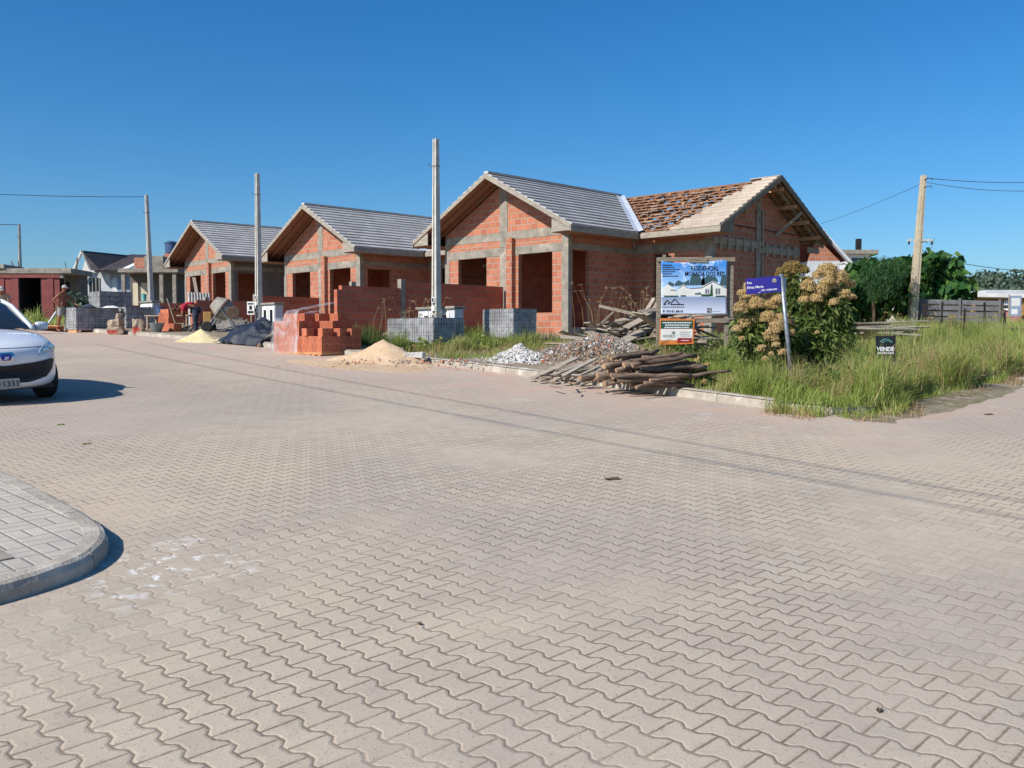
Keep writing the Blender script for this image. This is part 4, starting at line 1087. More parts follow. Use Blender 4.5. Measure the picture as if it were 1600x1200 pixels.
def head(parent, c, tilt, mat='skin', hair='hair', cap=None, s=1.0):
    """head looks along local +x"""
    R = tilt.to_matrix(); J = {}; 
    b = MB(); prof = [(.002, -.115), (.04, -.112), (.062, -.085), (.073, -.04), (.079, .01), (.079, .05), (.066, .09), (.036, .113), (.002, .12)]
    b.lathe(prof, n=16)
    for i, v_ in enumerate(b.v):
        x, y, z = v_; x *= 1.18 if x > 0 else 1.22
        if z < -.05 and x < 0: x *= .6
        if abs(y) < .03 and x > .05 and -.045 < z < .0: x += .022
        b.v[i] = (x, y, z)
    for sy in (-1, 1): b.box(-.02, .012, sy * .076 - .008, sy * .076 + .008, -.03, .03)
    b.rot(R); 
    for i in range(len(b.v)): b.v[i] = tuple(Vector(b.v[i]) * s + Vector(c))
    hd = b
    return hd, R
def face(parent, c, R):
    b = MB()
    for sy in (-1, 1): b.box(.086, .094, sy * .03 - .012, sy * .03 + .012, .0, .012)
    b.box(.084, .09, -.024, .024, -.062, -.054); b.rot(R)
    for i in range(len(b.v)): b.v[i] = tuple(Vector(b.v[i]) + Vector(c))
    b.build('face_features', 'hair', parent)
def hairpart(parent, c, R, cap=False):
    b = MB(); prof = [(.085, .02), (.089, .05), (.077, .09), (.045, .12), (.002, .13)]; b.lathe(prof, n=16)
    for i, v_ in enumerate(b.v): b.v[i] = (v_[0] * 1.2, v_[1] * 1.03, v_[2])
    if cap: b.add([(.07, -.07, .035), (.17, -.05, .022), (.19, 0, .025), (.17, .05, .022), (.07, .07, .035), (.07, -.07, .045), (.17, -.05, .03), (.19, 0, .033), (.17, .05, .03), (.07, .07, .045)],
                  [(0, 1, 2, 3, 4), (9, 8, 7, 6, 5), (0, 5, 6, 1), (1, 6, 7, 2), (2, 7, 8, 3), (3, 8, 9, 4), (4, 9, 5, 0)])
    b.rot(R)
    for i in range(len(b.v)): b.v[i] = tuple(Vector(b.v[i]) + Vector(c))
    b.build('cap' if cap else 'hair', 'cap' if cap else 'hair', parent, smooth=not cap)
def join_head(o, hb):
    me = o.data; bm = bmesh.new(); bm.from_mesh(me); vs = [bm.verts.new(v_) for v_ in hb.v]
    for f in hb.f:
        try: fc = bm.faces.new([vs[i] for i in f]); fc.smooth = True
        except ValueError: pass
    bm.to_mesh(me); bm.free()
# man with cap: bare torso, grey shorts, hands on the pallet to his right (local +x = towards the pallet)
pm = road(-16.55, 35.3)
t = thing('person', 'bare-chested man in a cap and grey shorts standing at the wrapped pallets', 'person', pm, R_(-12))
J = {'pel': ((0, 0, .93), (.14, .12)), 'bel': ((.01, 0, 1.08), (.15, .13)), 'che': ((.02, 0, 1.28), (.17, .13)), 'nk': ((.04, 0, 1.47), .06), 'hd': ((.06, 0, 1.58), .05),
     'lsh': ((.02, .18, 1.38), .062), 'lel': ((.2, .26, 1.16), .045), 'lwr': ((.42, .2, 1.0), .03),
     'rsh': ((.02, -.18, 1.38), .062), 'rel': ((-.16, -.3, 1.17), .045), 'rwr': ((-.02, -.25, .97), .03),
     'lhp': ((0, .1, .86), .095), 'lkn': ((.1, .12, .48), .062), 'lan': ((.18, .13, .09), .04), 'lto': ((.34, .16, .035), .035),
     'rhp': ((0, -.1, .86), .095), 'rkn': ((-.05, -.14, .48), .062), 'ran': ((-.14, -.16, .09), .04), 'rto': ((.02, -.19, .035), .035)}
Ed = [('pel', 'bel'), ('bel', 'che'), ('che', 'nk'), ('nk', 'hd'), ('che', 'lsh'), ('lsh', 'lel'), ('lel', 'lwr'), ('che', 'rsh'), ('rsh', 'rel'), ('rel', 'rwr'),
      ('pel', 'lhp'), ('lhp', 'lkn'), ('lkn', 'lan'), ('lan', 'lto'), ('pel', 'rhp'), ('rhp', 'rkn'), ('rkn', 'ran'), ('ran', 'rto')]
hand(J, Ed, 'lwr', 'l', (.8, -.1, -.35), (0, 1, 0)); hand(J, Ed, 'rwr', 'r', (.6, .3, -.5), (0, -1, 0))
o = body('body', J, Ed, 'skin', t); hb, Rh = head(t, (.085, 0, 1.6), Euler((0, .12, 0))); join_head(o, hb); hairpart(t, (.085, 0, 1.6), Rh, True); face(t, (.085, 0, 1.6), Rh)
J = {'pel': ((0, 0, .95), (.165, .145)), 'lhp': ((0, .1, .85), .12), 'lkn': ((.08, .12, .53), .098), 'rhp': ((0, -.1, .85), .12), 'rkn': ((-.04, -.135, .53), .098)}
body('shorts', J, [('pel', 'lhp'), ('lhp', 'lkn'), ('pel', 'rhp'), ('rhp', 'rkn')], 'shorts', t)
b = MB()
for x, y in ((.27, .145), (-.05, -.175)): b.prism([(x - .15, y - .045), (x + .12, y - .05), (x + .16, y), (x + .12, y + .05), (x - .15, y + .045)], 'z', .002, .022)
b.build('sandal', 'black', t)
# bent worker in a red shirt and dark jeans, bending to the left of the picture
pw = road(-10.95, 33.2) + Vector((0, 0, .02))
t = thing('person', 'worker in a red shirt and dark jeans bent over the mortar', 'person', pw, R_(180 + 8))
J = {'pel': ((0, 0, .88), (.14, .12)), 'bel': ((.14, 0, .97), (.14, .12)), 'che': ((.34, 0, 1.0), (.15, .14)), 'nk': ((.5, 0, .93), .055), 'hd': ((.56, 0, .88), .05),
     'lsh': ((.38, .17, .95), .06), 'lel': ((.42, .22, .68), .042), 'lwr': ((.36, .16, .45), .03),
     'rsh': ((.38, -.17, .95), .06), 'rel': ((.44, -.2, .68), .042), 'rwr': ((.4, -.12, .43), .03),
     'lhp': ((0, .1, .82), .09), 'lkn': ((.03, .13, .46), .06), 'lan': ((-.02, .14, .09), .042), 'lto': ((.12, .16, .04), .036),
     'rhp': ((0, -.1, .82), .09), 'rkn': ((.06, -.14, .46), .06), 'ran': ((.02, -.16, .09), .042), 'rto': ((.16, -.18, .04), .036)}
Ed = [('pel', 'bel'), ('bel', 'che'), ('che', 'nk'), ('nk', 'hd'), ('che', 'lsh'), ('lsh', 'lel'), ('lel', 'lwr'), ('che', 'rsh'), ('rsh', 'rel'), ('rel', 'rwr'),
      ('pel', 'lhp'), ('lhp', 'lkn'), ('lkn', 'lan'), ('lan', 'lto'), ('pel', 'rhp'), ('rhp', 'rkn'), ('rkn', 'ran'), ('ran', 'rto')]
hand(J, Ed, 'lwr', 'l', (.1, 0, -1), (0, 1, 0)); hand(J, Ed, 'rwr', 'r', (.1, 0, -1), (0, -1, 0))
o = body('body', J, Ed, 'skin', t); hb, Rh = head(t, (.63, 0, .84), Euler((0, 1.1, 0))); join_head(o, hb); hairpart(t, (.63, 0, .84), Rh); face(t, (.63, 0, .84), Rh)
J = {'pel': ((.02, 0, .9), (.16, .14)), 'lhp': ((0, .1, .82), .11), 'lkn': ((.03, .13, .46), .085), 'lan': ((-.02, .14, .1), .07), 'rhp': ((0, -.1, .82), .11), 'rkn': ((.06, -.14, .46), .085), 'ran': ((.02, -.16, .1), .07)}
body('trousers', J, [('pel', 'lhp'), ('lhp', 'lkn'), ('lkn', 'lan'), ('pel', 'rhp'), ('rhp', 'rkn'), ('rkn', 'ran')], 'jeans', t)
J = {'bel': ((.06, 0, .95), (.165, .14)), 'b2': ((.2, 0, 1.0), (.165, .145)), 'che': ((.35, 0, 1.0), (.175, .16)), 'nk': ((.46, 0, .95), .075), 'lsh': ((.38, .18, .95), .08), 'lel': ((.41, .215, .76), .066), 'rsh': ((.38, -.18, .95), .08), 'rel': ((.42, -.2, .76), .066)}
body('shirt', J, [('bel', 'b2'), ('b2', 'che'), ('che', 'nk'), ('che', 'lsh'), ('lsh', 'lel'), ('che', 'rsh'), ('rsh', 'rel')], 'shirt', t)
# third man, mostly hidden by the car
pq = W(2, 470, 33); pq = Vector((pq.x, 33, G(0, 33)))
t = thing('person', 'person in a beige shirt half hidden behind the white car', 'person', pq, R_(-60))
J = {'pel': ((0, 0, .93), (.14, .12)), 'bel': ((.02, 0, 1.06), (.14, .12)), 'che': ((.1, 0, 1.24), (.16, .13)), 'nk': ((.18, 0, 1.4), .06), 'hd': ((.21, 0, 1.47), .05),
     'lsh': ((.12, .18, 1.33), .06), 'lel': ((.2, .25, 1.07), .045), 'lwr': ((.36, .18, .95), .03), 'rsh': ((.12, -.18, 1.33), .06), 'rel': ((.2, -.25, 1.07), .045), 'rwr': ((.36, -.18, .95), .03),
     'lhp': ((0, .1, .86), .1), 'lkn': ((.05, .12, .48), .07), 'lan': ((0, .13, .09), .05), 'lto': ((.16, .16, .04), .04), 'rhp': ((0, -.1, .86), .1), 'rkn': ((.05, -.12, .48), .07), 'ran': ((0, -.13, .09), .05), 'rto': ((.16, -.16, .04), .04)}
Ed = [('pel', 'bel'), ('bel', 'che'), ('che', 'nk'), ('nk', 'hd'), ('che', 'lsh'), ('lsh', 'lel'), ('lel', 'lwr'), ('che', 'rsh'), ('rsh', 'rel'), ('rel', 'rwr'), ('pel', 'lhp'), ('lhp', 'lkn'), ('lkn', 'lan'), ('lan', 'lto'), ('pel', 'rhp'), ('rhp', 'rkn'), ('rkn', 'ran'), ('ran', 'rto')]
hand(J, Ed, 'lwr', 'l', (.8, 0, -.3), (0, 1, 0)); hand(J, Ed, 'rwr', 'r', (.8, 0, -.3), (0, -1, 0))
o = body('body', J, Ed, 'skin', t); hb, Rh = head(t, (.24, 0, 1.52), Euler((0, .3, 0))); join_head(o, hb); hairpart(t, (.24, 0, 1.52), Rh, True); face(t, (.24, 0, 1.52), Rh)
J = {'bel': ((0, 0, .9), (.17, .15)), 'b2': ((.02, 0, 1.06), (.165, .145)), 'che': ((.1, 0, 1.24), (.18, .15)), 'nk': ((.16, 0, 1.36), .08), 'lsh': ((.12, .19, 1.33), .08), 'lel': ((.18, .235, 1.13), .066), 'rsh': ((.12, -.19, 1.33), .08), 'rel': ((.18, -.235, 1.13), .066)}
body('shirt', J, [('bel', 'b2'), ('b2', 'che'), ('che', 'nk'), ('che', 'lsh'), ('lsh', 'lel'), ('che', 'rsh'), ('rsh', 'rel')], 'shirt_b', t)

# ------------------------------------------------------------ car (local +x = forward, +y = its left side)
h_ = AX
fc = Vector((-6.86, 12.98, 0)); org = fc - AX * 2.0
t = thing('parked_car', 'white hatchback facing the camera at the left edge', 'car', (org.x, org.y, G(org.x, org.y)), YAW, None, SLOPE)
# body: stations front to back: x, half width at belt, z bottom, z belt(bonnet edge), z centre
def lerp_tab(tab, x):
    for a, b_ in zip(tab[:-1], tab[1:]):
        if a[0] >= x >= b_[0]:
            q = (a[0] - x) / (a[0] - b_[0]); return [a[k] + (b_[k] - a[k]) * q for k in range(1, len(a))]
    return list(tab[-1][1:]) if x < tab[-1][0] else list(tab[0][1:])
#        x    halfw  zbot  zshoulder zcentre
TAB = [(2.03, .52, .30, .56, .60), (2.0, .64, .25, .68, .74), (1.94, .75, .22, .76, .80), (1.85, .81, .20, .83, .85), (1.65, .845, .2, .88, .90), (1.3, .86, .2, .92, .97), (.95, .865, .2, .94, 1.01),
       (.4, .87, .2, .95, 1.03), (-.6, .87, .2, .96, 1.03), (-1.4, .86, .22, .98, 1.03), (-1.8, .82, .25, .95, 1.0), (-2.0, .70, .35, .8, .86)]
xs = [2.03, 2.0, 1.96, 1.9, 1.82, 1.7, 1.55, 1.4, 1.25, 1.1, .95, .8, .6, .4, .1, -.3, -.6, -.9, -1.2, -1.4, -1.6, -1.8, -1.92, -2.0]
b = MB(); rows = []
def sect(x):
    hw, zb_, zs, zc = lerp_tab(TAB, x); P = []
    prof = [(0, zb_), (.55, zb_), (.9, zb_ + .02), (.985, zb_ + .12), (1.0, zb_ + .3 * (zs - zb_) + .05), (.99, zs - .14), (.955, zs - .04), (.86, zs + .15 * (zc - zs)), (.6, zs + .65 * (zc - zs)), (.3, zs + .93 * (zc - zs)), (0, zc)]
    return [(x, hw * a, z) for a, z in prof]
for x in xs:
    half = sect(x); rows.append(half + [(p[0], -p[1], p[2]) for p in reversed(half[1:-1])])
n = len(rows[0]); V = [p for r in rows for p in r]
# arch the front of the bumper backwards towards the sides
V = [(x - (.33 * (abs(y) / .86) ** 2.6 if x > 1.5 else .33 * (abs(y) / .86) ** 2.6 * max(0, (x - .9) / .6)), y, z) for x, y, z in V]
Fb = [(i * n + k, i * n + (k + 1) % n, (i + 1) * n + (k + 1) % n, (i + 1) * n + k) for i in range(len(rows) - 1) for k in range(n)]
Fb.append(tuple(range(n))); Fb.append(tuple((len(rows) - 1) * n + k for k in reversed(range(n))))
b.add(V, Fb); bodyo = b.build('body', 'paint', t, smooth=True, subd=1)
from mathutils import noise as mn
from mathutils.bvhtree import BVHTree
bpy.context.view_layer.update()
_eb = bodyo.evaluated_get(bpy.context.evaluated_depsgraph_get()); _bm = bmesh.new(); _bm.from_mesh(_eb.to_mesh()); _tree = BVHTree.FromBMesh(_bm)
def on_body(y, z, out=.004):      # front surface x at (y,z)
    for dy in (0, .01, .02, .03, .05, .08):
        hit = _tree.ray_cast(Vector((3, y - math.copysign(dy, y), z - dy * .6)), Vector((-1, 0, 0)))
        if hit[0] is not None and hit[0].x > .8: return hit[0].x + out
    return 1.4
def patch(name, poly_yz, mat, out, nu=18, parent=t, thick=.02, zc=None):
    """panel following the nose, bounded by a polygon in y,z"""
    b = MB(); ys_ = [p[0] for p in poly_yz]; y0, y1 = min(ys_), max(ys_)
    def zr(y):
        z_ = []
        for p, q in zip(poly_yz, poly_yz[1:] + poly_yz[:1]):
            if (p[0] - y) * (q[0] - y) <= 0 and p[0] != q[0]: z_.append(p[1] + (q[1] - p[1]) * (y - p[0]) / (q[0] - p[0]))
        return (min(z_), max(z_)) if z_ else None
    v = []; nv_ = 6
    for i in range(nu + 1):
        y = y0 + (y1 - y0) * (.002 + .996 * i / nu); a, c_ = zr(y)
        for j in range(nv_ + 1):
            z = a + (c_ - a) * j / nv_; v.append((on_body(y, z, out), y, z))
    m_ = len(v); v += [(x - thick, y, z) for x, y, z in v]
    f = [(i * (nv_ + 1) + j, (i + 1) * (nv_ + 1) + j, (i + 1) * (nv_ + 1) + j + 1, i * (nv_ + 1) + j + 1) for i in range(nu) for j in range(nv_)]
    f += [tuple(k + m_ for k in reversed(q)) for q in f]
    ring = [(i * (nv_ + 1)) for i in range(nu + 1)] + [nu * (nv_ + 1) + j for j in range(1, nv_ + 1)] + [i * (nv_ + 1) + nv_ for i in reversed(range(nu))] + [j for j in reversed(range(1, nv_))]
    f += [(ring[k], ring[(k + 1) % len(ring)], ring[(k + 1) % len(ring)] + m_, ring[k] + m_) for k in range(len(ring))]
    b.add(v, f); return b.build(name, mat, parent, smooth=False)
gr = patch('grille', [(-.7, .5), (-.55, .36), (-.3, .3), (.3, .3), (.55, .36), (.7, .5), (.72, .585), (.66, .61), (.4, .57), (0, .54), (-.4, .57), (-.66, .61), (-.72, .585)], 'black', .012, 26)
for k in range(3):
    z = .37 + k * .045; patch('grille_bar', [(-.45 - k * .05, z), (.45 + k * .05, z), (.45 + k * .05, z + .012), (-.45 - k * .05, z + .012)], 'rubber', .022, 20, gr)
for sy in (1, -1):
    hl = patch('headlight', [(sy * .44, .655), (sy * .47, .73), (sy * .62, .835), (sy * .74, .875), (sy * .80, .83), (sy * .825, .76), (sy * .81, .70)], 'lens', .012, 14)
    for (y, z, r) in ((.57, .715, .048), (.69, .75, .058)):
        b = MB(); x = on_body(sy * y, z, .014); Rr = Euler((0, R_(90), R_(20) * sy)).to_matrix(); b.lathe([(r, 0), (r, .006), (r * .7, .008), (r * .65, .002), (r * .3, .004)], (x, sy * y, z), 14, M3=Rr); b.build('lamp', 'chrome', hl)
patch('bonnet_seam', [(-.56, .775), (.56, .775), (.56, .781), (-.56, .781)], 'black', .004, 20)
bd = patch('badge_surround', [(-.09, .59), (.09, .59), (.11, .69), (.085, .725), (-.085, .725), (-.11, .69)], 'chrome', .02, 12)
patch('badge', [(-.055, .615), (.055, .615), (.07, .675), (.05, .70), (-.05, .70), (-.07, .675)], 'bluesign', .026, 10, bd)
b = MB(); x = on_body(0, .65, .032)
for (y0, z0, y1, z1) in ((-.03, .625, .0, .65), (0, .65, -.02, .673), (0, .65, .03, .67), (0, .65, .035, .635), (-.005, .64, .01, .622)): b.beam((x, y0, z0), (x, y1, z1), .007, .007)
b.build('emblem', 'whiteink', bd)
# number plate
pl = MB(); pl.box(2.06, 2.07, -.26, .14, .24, .37); pl = pl.build('number_plate', 'plate', t, bevel=.003)
me = text_mesh('·1335', .105, .001, .001, 1.15)
for v_ in me.vertices: x, y, z = v_.co; v_.co = (2.072 + abs(z) * .5, x * .95 - .115, y + .268)
me.materials.append(M['ink']); o = bpy.data.objects.new('plate_number', me); C.objects.link(o); o.parent = pl
# cabin: glass and roof
CS = [(.95, .72, .98, 1.0), (.75, .72, 1.02, 1.12), (.3, .66, 1.03, 1.36), (0.05, .62, 1.03, 1.43), (-.5, .6, 1.03, 1.47), (-1.2, .59, 1.03, 1.43), (-1.65, .6, 1.03, 1.25), (-1.85, .66, 1.0, 1.03)]
b = MB(); rws = []
for (x, hw, z0, z1) in CS: rws.append([(x, .8, z0 - .05), (x, .5 * (.8 + hw), (z0 + z1) / 2), (x, hw, z1 - .05 * (z1 > 1.1)), (x, hw * .8, z1 - .012 * (z1 > 1.1)), (x, 0, z1), (x, -hw * .8, z1 - .012 * (z1 > 1.1)), (x, -hw, z1 - .05 * (z1 > 1.1)), (x, -.5 * (.8 + hw), (z0 + z1) / 2), (x, -.8, z0 - .05)])
m_ = 9; V = [p for r in rws for p in r]; b.add(V, [(i * m_ + k, i * m_ + k + 1, (i + 1) * m_ + k + 1, (i + 1) * m_ + k) for i in range(len(rws) - 1) for k in range(m_ - 1)])
gl_ = b.build('windows', 'blueglass', t, smooth=True)
b = MB()
ptsL = [Vector((x + .0, .5 * (hw + hw) * 1.0 + .0, z1 - .045 * (z1 > 1.1))) for (x, hw, z0, z1) in CS]
for sy in (1, -1): b.tube([(p.x, sy * p.y, p.z) for p in ptsL], .035, 8)
for i in range(3, 6):
    a, c_ = CS[i], CS[i + 1] if i < 5 else CS[6]
V = []
for (x, hw, z0, z1) in CS[3:7]: V += [(x, hw * 1.02, z1 - .03), (x, hw * .8, z1 + .002), (x, 0, z1 + .015), (x, -hw * .8, z1 + .002), (x, -hw * 1.02, z1 - .03)]
b.add(V, [(i * 5 + k, i * 5 + k + 1, (i + 1) * 5 + k + 1, (i + 1) * 5 + k) for i in range(3) for k in range(4)]); b.build('roof', 'paint', t, smooth=True)
b = MB(); b.beam((.98, .62, .985), (.5, .1, 1.24), .012, .012); b.beam((.99, -.1, 1.0), (.6, -.55, 1.17), .012, .012); b.build('wiper', 'rubber', t)
for sy in (1, -1):
    b = MB(); n0 = len(b.v); b.lathe([(.01, -.1), (.06, -.09), (.085, -.04), (.09, .03), (.075, .08), (.01, .1)], (0, 0, 0), 14, M3=Euler((R_(90), 0, 0)).to_matrix())
    for i, v_ in enumerate(b.v): b.v[i] = (v_[0] * .55 + .62, v_[1] * 1.05 + sy * .96, v_[2] * .75 + 1.02)
    mo = b.build('mirror', 'paint', t, smooth=True); b = MB(); b.beam((.62, sy * .84, .97), (.62, sy * .9, 1.0), .05, .04); b.build('mirror_arm', 'black', mo)
for sy in (1, -1):
    for x in (1.22, -1.28):
        b = MB(); Rw = Euler((R_(90), 0, 0)).to_matrix(); b.lathe([(.19, -.095), (.285, -.1), (.305, -.07), (.305, .07), (.285, .1), (.19, .095)], (x, sy * .755, .3), 28, M3=Rw); wh = b.build('wheel', 'rubber', t, smooth=True)
        b = MB(); b.lathe([(.188, -.08), (.188, .08)], (x, sy * .755, .3), 24, M3=Rw)
        for k in range(7): a = k * 2 * math.pi / 7; b.beam((x, sy * .85, .3), (x + .18 * math.cos(a), sy * .84, .3 + .18 * math.sin(a)), .04, .02)
        b.build('rim', 'galv', wh)
b = MB(); b.box(-1.75, 1.75, -.7, .7, .19, .24); b.build('underbody', 'black', t)

# ------------------------------------------------------------ concrete mixer
pmx = lot(-9.75, 32.2); t = thing('concrete_mixer', 'cement-splashed concrete mixer between the worker and the tarpaulin', 'concrete mixer', pmx, R_(10))
b = MB(); Rm = Euler((0, R_(-52), 0)).to_matrix()
b.lathe([(.12, -.36), (.3, -.3), (.36, -.08), (.36, .06), (.22, .34), (.2, .36), (.185, .34)], (.02, 0, .78), 20, M3=Rm); b.build('drum', 'grey_metal', t, smooth=False)
b = MB(); b.lathe([(.372, -.03), (.385, -.02), (.385, .02), (.372, .03)], (.02, 0, .78), 28, M3=Rm); b.build('drum_ring', 'iron', t)
b = MB()
for y in (-.42, .42): b.tube([(-.5, y, .03), (.0, y, .78), (.5, y, .03)], .028, 7)
b.tube([(-.5, -.42, .06), (-.5, .42, .06)], .025, 7); b.tube([(.5, -.42, .06), (.5, .42, .06)], .025, 7); b.tube([(0, -.42, .78), (0, -.3, .78)], .03, 7); b.build('frame', 'galv', t)
b = MB(); Rw = Euler((R_(90), 0, 0)).to_matrix(); b.lathe([(.2, -.02), (.22, -.01), (.22, .01), (.2, .02)], (.42, -.5, .62), 20, M3=Rw)
for k in range(3): a = k * math.pi / 3; b.beam((.42 - .2 * math.cos(a), -.5, .62 - .2 * math.sin(a)), (.42 + .2 * math.cos(a), -.5, .62 + .2 * math.sin(a)), .02, .02)
b.build('hand_wheel', 'iron', t)
b = MB(); b.box(-.58, -.32, -.22, .18, .3, .66); b.build('motor_box', 'ochre', t, bevel=.02)
b = MB()
for y in (-.5, .5): MB().lathe([(.15, -.04), (.17, -.02), (.17, .02), (.15, .04)], (-.42, y, .17), 18, M3=Rw).build('wheel', 'rubber', t)
# small notice leaning by the mixer
p = lot(-9.0, 33.0); t = thing('site_notice', 'small white notice with dark print behind the mixer', 'notice', p, R_(-8)); b = MB(); b.box(-.13, .13, -.01, .01, .55, 1.0); b.build('board', 'white', t)
b = MB(); b.box(-.1, .1, -.014, -.0105, .9, .95); b.box(-.1, .1, -.014, -.0105, .6, .68); b.box(-.05, .05, -.014, -.0105, .72, .86); b.build('print', 'ink', t); b = MB(); b.box(-.02, .02, .011, .04, 0, .9); b.build('stake', 'wood_old', t)

# ------------------------------------------------------------ the bricklayers' corner
def sack(label, p, rz, w_, h, red=True, dp=.2):
    t = thing('cement_sack', label, 'sack', p, rz, 'paper cement sacks'); b = MB(); n = 24; m = 9; v = []; sd_ = random.uniform(0, 50)
    for j in range(m):
        zz = j / (m - 1); sq = 1 - .12 * (2 * zz - 1) ** 4 - (.1 * zz)
        for i in range(n):
            a = 2 * math.pi * i / n; cx, cy = math.cos(a), math.sin(a); k = 1 / max(abs(cx), abs(cy)) ** .75
            q = Vector((cx * k * w_ * sq, cy * k * dp * sq, zz * h)); nn = mn.noise(q * 7 + Vector((sd_, 0, 0))); q.x += cx * nn * .05; q.y += cy * nn * .05; q.z += (nn * .07 if j > m - 3 else nn * .02 * zz)
            v.append(q)
    b.add(v, [(j * n + i, j * n + (i + 1) % n, (j + 1) * n + (i + 1) % n, (j + 1) * n + i) for j in range(m - 1) for i in range(n)] + [tuple(reversed(range(n))), tuple((m - 1) * n + i for i in range(n))])
    b.build('paper_bag', 'bag', t)
    if red:
        vv = [q for q in v]; b = MB(); o_ = []
        for j in range(1, m // 2 + 1):
            for i in range(15, 20): q = v[j * n + i]; o_.append((q.x, q.y - .006, q.z))
        b.add(o_, [(j * 5 + i, j * 5 + i + 1, (j + 1) * 5 + i + 1, (j + 1) * 5 + i) for j in range(m // 2 - 1) for i in range(4)]); b.build('printed_panel', 'bag_red', t, recalc=False)
s0 = road(-13.6, 32.9)
sack('lower cement sack with red print in the pair left of the grey tub', s0, .1, .29, .3); sack('upper crumpled cement sack lying on the left pair', s0 + Vector((-.02, 0, .3)), -.15, .25, .22, False); sack('small torn sack standing on top of the left pair', s0 + Vector((.1, 0, .52)), .9, .1, .2, False, .1)
s1 = road(-12.72, 32.6); sack('upright cement sack with red print beside the brick stack', s1, .25, .2, .52)
# brick bench
bc = road(-11.98, 32.9); rb = random.Random(5)
for k in range(4):
    for i in range(6):
        if k > 1 and i > 3: continue
        p = AX * (i * .19 - .3 + (k % 2) * .03) + AY * (.0)
        put_brick((bc.x + p.x, bc.y + p.y, bc.z + k * .188), (0, 0, YAW + rb.uniform(-.05, .05)), 'orange brick in the low stack behind the grey tub', 'bricks stacked by the bricklayers')
for i in range(3):
    for k in range(4):
        p = AX * (i * .29 - 1.05) + AY * .5; put_brick((bc.x + p.x, bc.y + p.y, bc.z + .15 + k * .188), (0, 0, YAW + 1.57), 'orange brick in the higher stack behind the sacks', 'bricks in the stack behind the sacks')
b = MB(); b.box(-.9, .9, -.3, .3, .6, .64); 
b2 = MB()
for x in (-.8, .8):
    for y in (-.25, .25): b2.box(x - .03, x + .03, y - .03, y + .03, 0, .599)
t = thing('work_table', 'rough plank table covered with tools beside the bent worker', 'table', road(-12.1, 34.0), YAW + .5); b.build('table_top', 'wood_old', t); b2.build('leg', 'wood_old', t)
def tub(label, p, r0, r1, h, mat, handle=True, name='bucket'):
    t = thing(name, label, name, p, random.uniform(0, 3)); b = MB(); b.lathe([(r0, 0), (r1, h), (r1 + .012, h), (r1 + .012, h - .02), (r1 - .008, h - .02), (r0 - .01, .02)], n=18); b.build('shell', mat, t, smooth=False)
    if handle: b = MB(); b.tube([(r1 * math.cos(a), 0, h + r1 * .7 * math.sin(a)) for a in [math.pi * k / 8 for k in range(9)]], .006, 5); b.build('handle', 'iron', t)
tub('grey mixing tub standing in front of the brick stack', road(-11.95, 32.2) + Vector((0, 0, .1)), .13, .26, .32, 'galv', False, 'tub')
tub('yellow bucket on the table beside the bent worker', Vector((-11.95, 33.85, G(0, 33.9) + .64)), .09, .12, .22, 'yellow')
tub('blue-grey bucket on the table left of the yellow one', Vector((-12.5, 34.1, G(0, 34.1) + .64)), .13, .16, .3, 'bluetank')
tub('small pale bucket on top of the farthest meter cabinet', lot(p3.x + .05, p3.y - .6) + Vector((0, 0, 1.0)), .08, .11, .3, 'teal')
b = MB(); b.beam((0, 0, .02), (-.42, .1, 1.25), .035, .035); t = thing('hoe', 'long-handled hoe leaning on the work table', 'hoe', road(-11.35, 32.6), 0); b.build('handle', 'wood_old', t); b = MB(); b.box(-.1, .12, -.02, .02, .0, .1); b.build('blade', 'iron', t)
# corrugated sheet leaning on the wall
t = thing('corrugated_sheet', 'dark corrugated sheet leaning on the far low brick wall', 'sheet', lot(-12.85, 39.4), YAW + 1.2); b = MB(); v = []
for i in range(41):
    x = -.45 + i * .0225; y = .025 * math.cos(i * math.pi / 2.5)
    v += [(x, y - .25, 0.02), (x, y + .1, 1.35), (x, y - .238, 0.02), (x, y + .112, 1.35)]
b.add(v, [(i * 4, i * 4 + 4, i * 4 + 5, i * 4 + 1) for i in range(40)] + [(i * 4 + 3, i * 4 + 7, i * 4 + 6, i * 4 + 2) for i in range(40)]); b.build('sheet_metal', 'tile', t)
board('pale plank propped diagonally against the third house window', None, W(308, 462, 43.2), W(303, 434, 44.6), .14, .05, 0, 1)
# orange planks behind the man, grey trestle
for k in range(7):
    p0 = W(36, 511 + k * .9, 40 - k * .4); p1 = W(96, 512 + k * .9, 36.8 - k * .3); p0.z = G(0, p0.y) + .04 + .03 * k; p1.z = G(0, p1.y) + .04 + .03 * k
    board('fresh orange plank lying in the street behind the capped man', 'fresh planks behind the man', p0, p1, .2, .03, 0, k, 'plank_orange')
board('grey board leaning behind the man at the left', None, W(76, 505, 37.5), W(88, 487, 37.7), .12, .05, 0, 1, 'pale')
